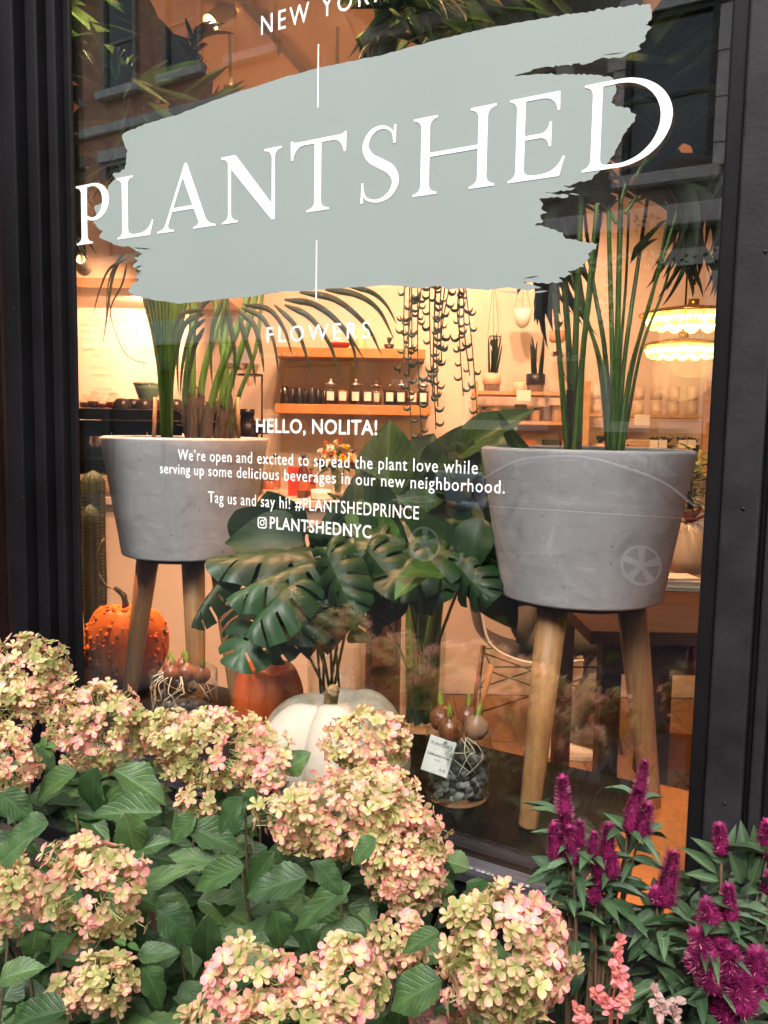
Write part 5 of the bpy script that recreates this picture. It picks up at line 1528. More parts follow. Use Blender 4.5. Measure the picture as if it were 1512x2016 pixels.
# ---- fishhook plant hanging before the shelves
M_hook = mat('fishhook_green', (.05, .075, .035), rough=.5, var=.3, vs=20)
HQ = 2.35
hp = wp(865, 470, HQ)
fh = thing('fishhook_plant', 'hanging string of fishhooks trailing long strands before the shelves', 'hanging plant', tuple(hp))
MB().lathe(V((hp.x, hp.y, 0)), [(.05, hp.z - .04), (.085, hp.z - .03), (.10, hp.z + .09), (.094, hp.z + .09), (.09, hp.z + .07), (0, hp.z + .06)], 28, cap=False).build('pot', M_ceramic, fh, smooth=True)
hs_ = MB()
for k in range(3):
    a = k * 2.094
    hs_.tube([V((hp.x + .097 * math.cos(a), hp.y + .097 * math.sin(a), hp.z + .085)), V((hp.x, hp.y, CZ - .002))], .0015, 5)
hs_.build('string', M_string, fh)
hookm = MB().tube(smooth_path([V((0, 0, 0)), V((.35, 0, -.35)), V((.8, 0, -.25)), V((1, 0, .25))], 7), [.09, .15, .19, .19, .17, .13, .07, .015], 6).mesh('hook_leaf', M_hook)
for (x0, x1, yb) in ((800, 796, 700), (806, 812, 870), (812, 800, 800), (820, 830, 860), (815, 786, 735), (848, 850, 760), (855, 858, 845), (862, 852, 790), (868, 862, 800), (876, 870, 720), (903, 905, 660), (906, 912, 780), (915, 940, 820), (912, 925, 740), (884, 866, 690), (830, 822, 640)):
    top = V((hp.x, hp.y, hp.z + .07)) + EU * ((x0 - 865) * .0012) + EN * R.uniform(-.05, .05)
    dq = R.uniform(-.06, .08)
    pts = [top, wp(x0 + R.uniform(-3, 3), 540, HQ + dq), wp((x0 + x1) / 2 + R.uniform(-5, 5), (560 + yb) / 2, HQ + dq), wp(x1, yb, HQ + dq)]
    P_ = smooth_path(pts, 60)
    s_ = MB().tube(P_, .0018, 5).build('strand', M_hook, fh, smooth=True)
    L = sum((P_[i + 1] - P_[i]).length for i in range(60))
    nlf = int(L / .036)
    for k in range(nlf):
        i = int(60 * (k + .5) / nlf)
        p = P_[min(i, 59)]
        a = R.choice((0, math.pi)) + R.uniform(-.7, .7)
        sc = R.uniform(.017, .028)
        ex_ = (EU * math.cos(a) + EN * math.sin(a))
        ey_ = UP.cross(ex_)
        M = Matrix(((ex_.x * sc, ey_.x * sc, 0, p.x), (ex_.y * sc, ey_.y * sc, 0, p.y), (0, 0, sc, p.z), (0, 0, 0, 1)))
        place(hookm, 'hook_leaf', M, s_)

# ---- pendant lamps at the right
M_bulbglow = mat('glowing_bulb', (1, .7, .3), emit=(1, 0.50, 0.10), es=1.5)
M_bulbcore = mat('filament_glow', (1, .9, .6), emit=(1, .78, .38), es=5)
M_shade = mat('brass_shade', (.35, .20, .03), rough=.3, metal=.6)
for i, (px, pyt, pyb, q, rr_, lab) in enumerate(((1352, 600, 628, 3.1, .19, 'upper wide brass pendant lamp with a ring of glowing bulbs'), (1345, 676, 688, 3.5, .17, 'lower brass pendant lamp with a ring of glowing bulbs'))):
    c = wp(px + (12 if i == 0 else 0), pyb, q)
    t = thing('pendant_lamp', lab, 'pendant lamp', tuple(c), 'brass pendant lamps')
    cc_ = V((c.x, c.y, 0))
    MB().lathe(cc_, [(rr_, c.z + .01), (rr_ + .002, c.z + .014), (rr_ * .8, c.z + .028), (rr_ * .4, c.z + .04), (.02, c.z + .045), (.02, c.z + .07)], 48, cap=False).build('shade', M_shade, t, smooth=True)
    MB().tube([V((c.x, c.y, c.z + .12)), V((c.x, c.y, CZ - .001))], .004, 6).build('cord', M_darkmetal, t)
    nb_ = 14
    for k in range(nb_):
        a = 2 * math.pi * k / nb_
        p = V((c.x + rr_ * .72 * math.cos(a), c.y + rr_ * .72 * math.sin(a), c.z))
        bo = MB().lathe(p, [(.008, .022), (.024, .012), (.030, -.006), (.024, -.026), (.008, -.036), (0, -.037)], 12, cap=False).build('bulb', M_bulbglow, t, smooth=True)
        MB().lathe(p, [(0.0, .0), (.0315, -.004), (.026, -.02), (0, -.03)], 10, cap=False).build('filament', M_bulbcore, bo, smooth=True)
    l = bpy.data.lights.new('bulb_light', 'POINT'); l.energy = 6; l.color = (1, .55, .2); l.shadow_soft_size = .12
    o = link(bpy.data.objects.new('bulb_light', l)); o.parent = t; o.location = (0, 0, -.09)

# ================================================================ COUNTER AND WHAT STANDS ON IT
CQ0, CQ1 = 3.8, 4.45
kt = thing('service_counter', 'long peach fronted service counter with a pale stone top', 'counter', tuple(room(-1.2, CQ0, FZ)))
ua, ub = (wp(-60, 1000, CQ0) - CAM).dot(EU), (wp(716, 1000, CQ0) - CAM).dot(EU)
zc = wp(600, 986, CQ0).z
MB().obox(room(ua, CQ0, zc - .035), EU * (ub - ua), EN * (CQ1 - CQ0), UP * .035).build('stone_top', mat('pale_stone', (.72, .62, .52), rough=.3, var=.05), kt, bevel=.003)
MB().obox(room(ua, CQ0 + .02, FZ), EU * (ub - ua - .02), EN * .03, UP * (zc - .036 - FZ)).build('front_panel', M_wall, kt)
MB().obox(room(ub - .05, CQ0 + .06, FZ), EU * .03, EN * (CQ1 - CQ0 - .1), UP * (zc - .036 - FZ)).build('end_panel', M_wall, kt)
# dark cabinet beyond
M_brown = wood_mat('dark_brown_wood', (.05, .022, .012), (.09, .04, .02), rough=.45, scale=3)
cbn = thing('dark_cabinet', 'dark brown framed cabinet standing at the end of the counter', 'cabinet', tuple(wp(755, 1330, 3.4)))
zb = FZ
mb = MB().pbox(720, 790, 1150, 1335, 3.45, 3.8)
mb.v = [V((p.x, p.y, FZ if p.z < 1.0 and p.z < min(v.z for v in mb.v) + .02 else p.z)) for p in mb.v]
mb.build('body', M_brown, cbn, bevel=.004)
MB().pbox(728, 782, 1165, 1320, 3.436, 3.449).build('door_panel', M_dark, cbn, bevel=.003)
MB().pbox(733, 777, 1172, 1312, 3.43, 3.435).build('panel_inset', M_brown, cbn)
# espresso machine
em_ = thing('espresso_machine', 'long black espresso machine with a steel rail at the left of the counter', 'coffee machine', tuple(wp(300, 937, 3.86)))
MB().pbox(140, 455, 829, 937, 3.95, 4.38).build('body', M_darkmetal, em_, bevel=.01)
MB().pbox(140, 460, 806, 828, 3.90, 4.38).build('cup_tray', M_darkmetal, em_, bevel=.006)
MB().pbox(197, 440, 827, 831, 3.87, 3.885).build('rail', M_chrome, em_, bevel=.003)
MB().pbox(150, 450, 905, 935, 3.80, 3.94).build('drip_tray', M_darkmetal, em_, bevel=.004)
for px in (190, 260, 330, 400):
    c = wp(px, 872, 3.9)
    g = MB().lathe(c, [(.03, .03), (.034, .0), (.03, -.02), (0, -.02)], 18, cap=False).build('group_head', M_chrome, em_, smooth=True)
    MB().tube([c - UP * .01, c - UP * .012 - EN * .14 + EU * .02], [.009, .012], 10).build('filter_handle', M_dark, g, smooth=True)
    MB().tube([c + EU * .07 + UP * .05, c + EU * .075 - UP * .03, c + EU * .085 - EN * .02 - UP * .09], .004, 6).build('steam_pipe', M_chrome, em_, smooth=True)
zt_m = wp(300, 806, 3.9).z
M_cup = mat('dark_glazed_cup', (.04, .03, .028), rough=.3)
for i, px in enumerate((240, 262, 283, 302, 345, 420)):
    c = wp(px, 800, 4.0 + .05 * (i % 2)); c.z = zt_m + .001
    t = thing('coffee_cup', 'dark coffee cup turned down on the machine, ' + ('first', 'second', 'third', 'fourth', 'fifth', 'sixth')[i] + ' from the left', 'cup', tuple(c), 'cups on the espresso machine')
    MB().lathe(c, [(.044, 0), (.046, .004), (.036, .035), (.022, .05), (0, .051)], 22, cap=False).build('body', M_cup, t, smooth=True)
    MB().tube(smooth_path([c + EU * .041 + UP * .012, c + EU * .06 + UP * .02, c + EU * .035 + UP * .036], 8), .004, 6).build('handle', M_cup, t, smooth=True)
# glass carafes with red drink
for i, px in enumerate((168, 184, 200, 221)):
    c = wp(px, 800, 4.1); c.z = zt_m + .001
    t = thing('glass_carafe', 'small glass carafe ' + ('dark, at the far left', 'tall, of amber tea', 'low, of red drink', 'pointed, with red drink')[i] + ' on the espresso machine', 'carafe', tuple(c), 'carafes on the espresso machine')
    h_ = (.07, .085, .06, .08)[i]
    MB().lathe(c, [(.02, 0), (.03, .01), (.03, h_ * .5), (.014, h_ * .8), (.018, h_)], 20, cap=False).build('glass', M_jar, t, smooth=True)
    MB().lathe(c, [(0, .004), (.026, .01), (.026, h_ * .42), (0, h_ * .45)], 16, cap=False).build('drink', mat('red_drink', (.3, .03, .02) if i > 1 else (.15, .07, .03), rough=.2), t, smooth=True)
# mint cake stand with white rim, raised on a dark box
c = wp(291, 786, 4.2); c.z = zt_m + .001
t = thing('cake_stand', 'mint green footed dish with a beaded white rim above the machine', 'dish', tuple(c))
M_mint = mat('mint_glaze', (.25, .42, .33), rough=.3)
MB().lathe(c, [(.05, 0), (.05, .03), (.03, .04), (.045, .06), (.06, .10), (.065, .125), (.06, .127), (0, .12)], 30, cap=False).build('dish', M_mint, t, smooth=True)
rmb = MB()
for k in range(26):
    a = 2 * math.pi * k / 26
    rmb.ball(c + V((.064 * math.cos(a), .064 * math.sin(a), .13)), .0075, 6)
rmb.build('beaded_rim', M_ceramic, t, smooth=True)
# grinder and brew stand
c = wp(487, 862, 4.0); c.z = zc + .001
t = thing('coffee_grinder', 'black coffee grinder with a side motor at the end of the machine', 'grinder', tuple(c))
zg = wp(487, 862, 4.0).z
MB().obox(c - EU * .06 - EN * .08, EU * .12, EN * .16, UP * (zg - c.z)).build('base', M_dark, t, bevel=.008)
MB().lathe(V((c.x, c.y, zg)), [(.05, 0), (.055, .04), (.04, .06), (.03, .10), (.035, .11), (.035, .135), (0, .135)], 24, cap=False).build('head', M_darkmetal, t, smooth=True)
MB().tube([V((c.x, c.y, zg + .05)) - EU * .01, V((c.x, c.y, zg + .05)) + EU * .10], [.035, .03], 20).build('motor', M_darkmetal, t, smooth=True)
MB().tube([V((c.x, c.y, zg + .05)) + EU * .10, V((c.x, c.y, zg + .05)) + EU * .12], [.018, .01], 12).build('knob', M_chrome, t, smooth=True)
c = wp(492, 862, 4.25); c.z = zc + .001
t = thing('brew_stand', 'thin black brewing stand with a flat ring on top', 'brewing stand', tuple(c))
zr = wp(492, 740, 4.25).z
MB().tube([c + EU * .06, V((c.x, c.y, zr)) + EU * .06], .005, 8).build('post', M_darkmetal, t, smooth=True)
MB().lathe(V((c.x, c.y, zr)), [(.045, 0), (.065, 0), (.065, .008), (.045, .008), (.045, 0)], 30, cap=False).build('ring', M_darkmetal, t)
MB().lathe(V((c.x, c.y, zr)), [(.042, .0), (.05, .06), (.046, .06), (.012, -.05), (0, -.05)], 24, cap=False).build('glass_cone', M_jar, t, smooth=True)
# things on the stone end of the counter
def onc(px, q=3.95):
    c = wp(px, 970, q); c.z = zc + .001
    return c
def bottle(px, h, r, m, lab, q=3.95, name='bottle', cap_m=None):
    c = onc(px, q)
    t = thing(name, lab, 'bottle', tuple(c), 'bottles on the counter')
    MB().lathe(c, [(r * .9, 0), (r, .006), (r, h * .55), (r * .7, h * .68), (r * .33, h * .78), (r * .33, h * .97), (0, h * .97)], 20, cap=False).build('glass', m, t, smooth=True)
    MB().lathe(c, [(r * .38, h * .95), (r * .38, h * 1.03), (0, h * 1.03)], 14, cap=False).build('cap', cap_m or M_dark, t, smooth=True)
    MB().lathe(c, [(r * 1.01, h * .18), (r * 1.01, h * .42)], 20, cap=False).build('label', mat('bottle_label', (.45, .12, .05), rough=.7), t, smooth=True)
bottle(597, .20, .030, mat('amber_bottle', (.10, .03, .012), rough=.1, spec=.7), 'brown bottle with a dark label on the stone counter')
bottle(528, .17, .028, M_jar, 'clear glass bottle at the left end of the stone top', 4.05)
bottle(542, .19, .026, M_jar, 'slim clear glass bottle next to the leftmost clear one', 4.15)
bottle(612, .13, .024, mat('red_bottle', (.25, .03, .02), rough=.15), 'small red bottle beside the brown bottle', 4.1)
c = onc(577, 4.05)
free(MB().obox(c - EU * .025, EU * .05, EN * .03, UP * .14), 'red_carton', mat('red_card', (.6, .04, .03), rough=.6), 'bright red carton standing among the counter bottles', 'carton', bevel=.002)
for i, (px, q) in enumerate(((533, 3.9), (627, 4.0))):
    c = onc(px, q)
    t = thing('goblet', ('stemmed glass at the left of the counter bottles', 'tall stemmed glass beside the flower vase')[i], 'glass', tuple(c), 'stemmed glasses')
    hh = (.12, .2)[i]
    MB().lathe(c, [(.03, 0), (.028, .003), (.004, .008), (.004, hh * .45), (.02, hh * .52), (.036, hh * .7), (.034, hh)], 24, cap=False).build('glass', M_vase, t, smooth=True)
c = onc(632, 3.88)
t = thing('white_cup', 'white ceramic cup at the front of the stone counter', 'cup', tuple(c))
MB().lathe(c, [(.03, 0), (.045, .01), (.048, .045), (.045, .045), (.04, .015), (0, .012)], 24, cap=False).build('body', M_ceramic, t, smooth=True)
MB().lathe(c, [(.03, 0.0), (.065, .006), (.064, .008), (.03, .004)], 24, cap=False).build('saucer', M_ceramic, t, smooth=True)
# bouquet
c = onc(665, 4.05)
t = thing('flower_bouquet', 'bouquet of yellow, white and red flowers in a glass vase on the counter', 'bouquet', tuple(c))
MB().lathe(c, [(.035, 0), (.045, .01), (.04, .08), (.05, .13), (.048, .13), (.036, .08), (.04, .014), (0, .012)], 24, cap=False).build('vase', M_vase, t, smooth=True)
M_fl = [mat('yellow_petal', (.85, .50, .02), rough=.6), mat('white_petal', (.85, .82, .7), rough=.6), mat('red_petal', (.55, .05, .02), rough=.6), mat('orange_petal', (.8, .22, .02), rough=.6)]
flm = []
for m in M_fl:
    mb = MB()
    for ring in range(3):
        for k in range(9):
            a = k * 2 * math.pi / 9 + ring * .35
            L, z_ = 1 - ring * .28, .12 + ring * .25
            d_ = V((math.cos(a), math.sin(a), 0)); s_ = V((-math.sin(a), math.cos(a), 0)) * .2
            mb.add([V((0, 0, 0)), d_ * L * .55 - s_ + UP * z_, d_ * L + UP * z_ * 1.3, d_ * L * .55 + s_ + UP * z_], [(0, 1, 2, 3)])
    flm.append(mb.mesh('flower', m))
for i in range(46):
    d_ = V((R.gauss(0, 1), R.gauss(0, 1), abs(R.gauss(0, .8)) + .1)).normalized()
    p = c + UP * .16 + V((d_.x * .10, d_.y * .10, d_.z * .11)) * R.uniform(.7, 1.05)
    s_ = R.uniform(.012, .026)
    k = R.choice((0, 0, 0, 1, 1, 2, 3))
    place(flm[k], 'flower', Matrix.Translation(p) @ d_.to_track_quat('Z', 'Y').to_matrix().to_4x4() @ Matrix.Scale(s_, 4), t)
stb = MB()
for i in range(26):
    a = R.uniform(0, 6.28)
    stb.tube([c + UP * .02 + V((R.uniform(-.01, .01), R.uniform(-.01, .01), 0)), c + V((math.cos(a) * .03, math.sin(a) * .03, .13)), c + V((math.cos(a) * .09, math.sin(a) * .09, .2))], .0018, 4)
stb.build('stems', M_stem, t, smooth=True, kind='stuff')
lfm = leafgrid(lance, 6, (-1, 0, 1), .3, lambda t: -.2 * t * t).mesh('leaf', M_mon)
for i in range(34):
    d_ = V((R.gauss(0, 1), R.gauss(0, 1), R.uniform(-.2, .7))).normalized()
    p = c + UP * .14 + d_ * .04
    place(lfm, 'leaf', frame(p, p + d_ * R.uniform(.06, .11), .025, UP), t)
# small window sign and wall notice seen through the pane
sg = MB().pbox(450, 494, 682, 715, 4.86, 4.868)
sgo = free(sg, 'wall_notice', mat('blue_grey_card', (.45, .50, .60), rough=.5), 'small pale blue notice on the back wall beside the palm', 'notice')

# ---- chair, sitter, table at the right
M_shell = mat('chair_shell', (.10, .10, .11), rough=.4)
M_shelledge = mat('chair_edge', (.85, .83, .80), rough=.4)
CH = 4.0
def cpt(px, py, dq=0): return wp(px, py, CH + dq)
chair = thing('side_chair', 'moulded shell chair with wooden legs and crossed black wire struts', 'chair', tuple(V((cpt(1060, 1500).x, cpt(1060, 1500).y, FZ))))
prof = smooth_path([cpt(922, 1095), cpt(940, 1140), cpt(948, 1200), cpt(962, 1262), cpt(1000, 1292), cpt(1060, 1306), cpt(1150, 1300)], 24)
wdir = EN
vs, fs, n_ = [], [], 25
for i, p in enumerate(prof):
    for j in range(7):
        w_ = j / 6
        dish = .04 * math.sin(math.pi * w_)
        inward = (V((0, 0, -1)) if i > 13 else -EU) * dish
        vs.append(p + wdir * (.42 * w_) + inward)
for i in range(n_ - 1):
    for j in range(6):
        a = i * 7 + j
        fs.append((a, a + 1, a + 8, a + 7))
sh = MB().add(vs, fs).build('seat_shell', M_shell, chair, smooth=True)
md = sh.modifiers.new('thick', 'SOLIDIFY'); md.thickness = .006
MB().tube(prof, .0065, 8).build('shell_edge', M_shelledge, sh, smooth=True)
MB().tube([p + wdir * .42 for p in prof], .0065, 8).build('shell_edge', M_shelledge, sh, smooth=True)
tops = [cpt(968, 1308), cpt(968, 1308) + EN * .34, cpt(1185, 1308), cpt(1185, 1308) + EN * .34]
feet = [cpt(928, 1415), cpt(945, 1415) + EN * .4, cpt(1225, 1450), cpt(1195, 1450) + EN * .4]
for a, b in zip(tops, feet):
    b = V((b.x, b.y, FZ))
    MB().tube([a, b], [.015, .010], 10).build('leg', wood_mat('chair_leg', (.35, .17, .08), (.45, .24, .12), scale=5), chair, smooth=True)
def lerpleg(i, t): return tops[i].lerp(V((feet[i].x, feet[i].y, FZ)), t)
ws = MB()
for (i, s, j, e) in ((0, .1, 1, .6), (1, .1, 0, .6), (0, .08, 2, .55), (2, .08, 0, .55), (1, .08, 3, .55), (3, .08, 1, .55), (2, .1, 3, .6), (3, .1, 2, .6)):
    ws.tube([lerpleg(i, s), lerpleg(j, e)], .0042, 6)
for i, j in ((0, 1), (1, 3), (3, 2), (2, 0)): ws.tube([lerpleg(i, .03), lerpleg(j, .03)], .0042, 6)
ws.build('wire_strut', M_darkmetal, chair, smooth=True)

def skin_body(name, verts, edges, radii, m, parent, root=0, sub=1):
    me = bpy.data.meshes.new(name)
    off = wloc(parent)
    me.from_pydata([V(v) - off for v in verts], edges, [])
    o = link(bpy.data.objects.new(name, me))
    sk = o.modifiers.new('skin', 'SKIN')
    sk.use_smooth_shade = True
    for i, r_ in enumerate(radii):
        sv = me.skin_vertices[0].data[i]
        sv.radius = r_ if hasattr(r_, '__len__') else (r_, r_)
        sv.use_root = (i == root)
    ss = o.modifiers.new('sub', 'SUBSURF'); ss.levels = sub; ss.render_levels = sub
    bpy.context.view_layer.update()
    nm = bpy.data.meshes.new_from_object(o.evaluated_get(bpy.context.evaluated_depsgraph_get()))
    nm.polygons.foreach_set('use_smooth', [True] * len(nm.polygons))
    bpy.data.objects.remove(o)
    nm.materials.clear(); nm.materials.append(m)
    r = link(bpy.data.objects.new(name, nm))
    r.parent = parent
    return r
M_skin = mat('skin', (.45, .26, .18), rough=.5, var=.05)
M_jeans = mat('grey_jeans', (.12, .11, .09), rough=.9, var=.25, vs=10, bump=.3, bs=200)
M_shirt = mat('dark_shirt', (.05, .05, .07), rough=.9, var=.2, vs=20)
M_shoe = mat('white_canvas', (.72, .68, .64), rough=.7, var=.05, vs=30, bump=.2, bs=200)
hipz = cpt(1060, 1300).z + .10
hip = V((cpt(1052, 1300).x, cpt(1052, 1300).y, hipz)) + EN * .21
person = thing('person', 'person in grey jeans and white lace up shoes sitting on the shell chair', 'person', tuple(V((hip.x, hip.y, FZ))))
fwd_ = EU
sdv = EN
def bp(a, b, z): return V((hip.x, hip.y, 0)) + fwd_ * a + sdv * b + UP * z
# trousers: pelvis, thighs, shins, one continuous mesh
shoeR, shoeL = wp(1150, 1455, 4.18), wp(1115, 1492, 3.96)
shoeR.z = shoeL.z = FZ + .09
kR = bp(.43, .10, hipz - .02); kL = bp(.42, -.12, hipz - .03)
aR = shoeR + UP * .04; aL = shoeL + UP * .04
skin_body('trousers', [bp(0, 0, hipz), bp(.02, .09, hipz - .01), kR, aR.lerp(kR, .5), aR, bp(.02, -.09, hipz - .01), kL, aL.lerp(kL, .5), aL, bp(-.03, 0, hipz + .16)],
          [(0, 1), (1, 2), (2, 3), (3, 4), (0, 5), (5, 6), (6, 7), (7, 8), (0, 9)], [(.13, .12), .095, .075, .07, .055, .095, .075, .07, .055, .12], M_jeans, person, 0, 2)
shz = hipz + .52
skin_body('body', [bp(-.02, 0, hipz + .1), bp(-.04, 0, hipz + .32), bp(-.02, 0, shz), bp(-.01, 0, shz + .09), bp(.02, 0, shz + .2), bp(.03, 0, shz + .28),
                   bp(-.02, .17, shz - .02), bp(.05, .22, shz - .28), bp(.27, .14, shz - .32), bp(-.02, -.17, shz - .02), bp(.05, -.22, shz - .28), bp(.27, -.14, shz - .32)],
          [(0, 1), (1, 2), (2, 3), (3, 4), (4, 5), (2, 6), (6, 7), (7, 8), (2, 9), (9, 10), (10, 11)], [.12, .13, .11, .05, .085, .06, .055, .045, .035, .055, .045, .035], M_shirt, person, 0, 2)
skin_body('head', [bp(.0, 0, shz + .07), bp(.02, 0, shz + .17), bp(.03, 0, shz + .25), bp(.105, 0, shz + .17)], [(0, 1), (1, 2), (1, 3)], [.045, (.08, .088), (.075, .085), .014], M_skin, person, 0, 2)
MB().ball(bp(.0, 0, shz + .23), .1, 16, (1, .9, .95)).build('hair', mat('dark_hair', (.02, .012, .008), rough=.6), person, smooth=True)
for s in (-1, 1):
    h0 = bp(.27, .14 * s, shz - .32)
    skin_body('hand', [h0, h0 + fwd_ * .06, h0 + fwd_ * .10 + sdv * .03 - UP * .01, h0 + fwd_ * .14 + sdv * .035 - UP * .03, h0 + fwd_ * .11 + sdv * .01 - UP * .01, h0 + fwd_ * .15 + sdv * .01 - UP * .03, h0 + fwd_ * .11 - sdv * .01 - UP * .01, h0 + fwd_ * .145 - sdv * .012 - UP * .03, h0 + fwd_ * .10 - sdv * .03 - UP * .01, h0 + fwd_ * .13 - sdv * .035 - UP * .03, h0 + fwd_ * .05 + sdv * .045, h0 + fwd_ * .08 + sdv * .055],
              [(0, 1), (1, 2), (2, 3), (1, 4), (4, 5), (1, 6), (6, 7), (1, 8), (8, 9), (1, 10), (10, 11)], [.026, .032, .009, .008, .009, .008, .009, .008, .009, .007, .010, .009], M_skin, person, 0, 2)
def shoe(p, d_, parent):
    """canvas shoe along d_: upper, sole, laces"""
    s_ = UP.cross(d_)
    vs, fs = [], []
    st = [(-.09, .030, .085), (-.07, .036, .10), (-.03, .037, .105), (.02, .038, .085), (.07, .043, .062), (.12, .044, .05), (.155, .036, .042), (.175, .015, .032)]
    n_ = 12
    for (x_, w_, h_) in st:
        for k in range(n_):
            a = math.pi * k / (n_ - 1)
            vs.append(V((p.x, p.y, FZ + .022)) + d_ * x_ + s_ * (w_ * math.cos(a)) + UP * (h_ - .022) * math.sin(a) ** .7)
    for i in range(len(st) - 1):
        for k in range(n_ - 1):
            a = i * n_ + k
            fs.append((a, a + 1, a + n_ + 1, a + n_))
    fs.append(tuple(range(n_))); fs.append(tuple((len(st) - 1) * n_ + k for k in reversed(range(n_))))
    o = MB().add(vs, fs).build('shoe', M_shoe, parent, smooth=True)
    vs = []
    ring = [(-.095, 0), (-.085, .03), (-.05, .039), (.0, .040), (.06, .045), (.12, .047), (.16, .038), (.18, .012), (.18, -.012), (.16, -.038), (.12, -.047), (.06, -.045), (.0, -.040), (-.05, -.039), (-.085, -.03)]
    for z_ in (.002, .024):
        vs += [V((p.x, p.y, FZ + z_)) + d_ * a + s_ * b for a, b in ring]
    m_ = len(ring)
    fs = [tuple(range(m_))[::-1], tuple(range(m_, 2 * m_))] + [(i, (i + 1) % m_, m_ + (i + 1) % m_, m_ + i) for i in range(m_)]
    MB().add(vs, fs).build('sole', M_ceramic, o)
    lc = MB()
    for k in range(5):
        x_ = -.005 + k * .018; h_ = .092 - k * .0075
        lc.tube([V((p.x, p.y, FZ + h_)) + d_ * x_ - s_ * .018, V((p.x, p.y, FZ + h_ + .006)) + d_ * (x_ + .004), V((p.x, p.y, FZ + h_)) + d_ * x_ + s_ * .018], .0022, 5)
    lc.build('laces', mat('grey_lace', (.35, .34, .33), rough=.8), o, smooth=True)
shoe(shoeR - EU * .04, (EU * .95 - EN * .1).normalized(), person)
shoe(shoeL - EU * .04, (EU * .9 - EN * .15).normalized(), person)

TQ = 2.75
M_table = wood_mat('walnut_table', (.045, .020, .014), (.08, .036, .024), rough=.7, scale=2, ax='X', spec=.08)
tb = thing('wooden_table', 'dark walnut table with books and a white vase at the right', 'table', tuple(wp(1400, 1300, TQ)))
ztab = wp(1330, 1245, 2.35).z
for (q0, q1) in ((2.35, 2.75), (2.756, 3.15)):
    ul = (wp(1165, 1200, q0) - CAM).dot(EU)
    MB().obox(room(ul, q0, ztab - .04), EU * 1.15, EN * (q1 - q0), UP * .04).build('top_plank', M_table, tb, bevel=.003)
ul = (wp(1165, 1200, 2.35) - CAM).dot(EU)
MB().obox(room(ul + .05, 2.40, ztab - .14), EU * 1.05, EN * .03, UP * .098).build('apron', M_table, tb)
for du in (.06, 1.02):
    for q in (2.44, 3.06):
        MB().obox(room(ul + du, q, FZ), EU * .06, EN * .06, UP * (ztab - .042 - FZ)).build('leg', M_table, tb)
# wooden bench behind, warm brown boards
bn = thing('low_bench', 'brown wooden bench behind the walnut table', 'bench', tuple(wp(1300, 1330, 3.5)))
zbn = wp(1300, 1250, 3.5).z
MB().obox(room((wp(1290, 1250, 3.5) - CAM).dot(EU), 3.5, zbn - .05), EU * .9, EN * .35, UP * .05).build('seat', M_table, bn, bevel=.003)
for du in (.03, .80):
    MB().obox(room((wp(1290, 1250, 3.5) - CAM).dot(EU) + du, 3.52, FZ), EU * .06, EN * .3, UP * (zbn - .052 - FZ)).build('leg', M_table, bn)
MB().obox(room((wp(1290, 1250, 3.5) - CAM).dot(EU) + .09, 3.53, FZ + .12), EU * .71, EN * .02, UP * .16).build('side_board', mat('orange_wood', (.40, .17, .06), rough=.5, var=.2, stretch=(1, 12, 12)), bn)
# books and magazine
def tabpt(px, py): return atz(px, py, ztab)
b0 = tabpt(1325, 1158)
zz = ztab + .001
for i, (th_, col_, w_, l_, lab) in enumerate(((.012, (.25, .40, .33), .17, .13, 'thin green edged book at the bottom of the stack on the table'), (.022, (.75, .72, .70), .165, .125, 'thick white book in the middle of the table stack'), (.010, (.72, .62, .62), .15, .11, 'slim pale book on top of the table stack'))):
    t = thing('book', lab, 'book', tuple(V((b0.x, b0.y, zz))), 'books stacked on the table')
    r_ = rad(4 * (i - 1))
    e1 = EU * math.cos(r_) + EN * math.sin(r_); e2 = UP.cross(e1)
    o = V((b0.x, b0.y, zz)) - e1 * w_ / 2 - e2 * l_ / 2
    MB().obox(o + e1 * .003 + e2 * .003 + UP * .0015, e1 * (w_ - .006), e2 * (l_ - .003), UP * (th_ - .003)).build('pages', M_paper, t)
    MB().obox(o, e1 * w_, e2 * l_, UP * .0014).build('cover', mat('book_cover', col_, rough=.5), t)
    MB().obox(o + UP * (th_ - .0014), e1 * w_, e2 * l_, UP * .0014).build('cover', mat('book_cover', col_, rough=.5), t)
    MB().obox(o + e2 * (l_) + UP * .0015, e1 * w_, e2 * .002, UP * (th_ - .003)).build('spine', mat('book_spine', col_, rough=.5), t)
    zz += th_ + .0005
b1 = tabpt(1362, 1160)
t = thing('magazine', 'open grey magazine lying on the table beside the books', 'magazine', tuple(b1))
for s in (0, 1):
    vs, fs = [], []
    for i in range(7):
        x_ = i / 6
        for y_ in (0, 1):
            vs.append(V((b1.x, b1.y, ztab + .002 + .012 * math.sin(math.pi * x_ ** .6) * (1 - x_))) + EU * ((x_ if s else -x_) * .13) + EN * (y_ * .17))
    for i in range(6): fs.append((2 * i, 2 * i + 2, 2 * i + 3, 2 * i + 1))
    MB().add(vs, fs).build('page', mat('printed_page', (.6, .6, .6), rough=.5, var=.3, vs=40), t, smooth=True)
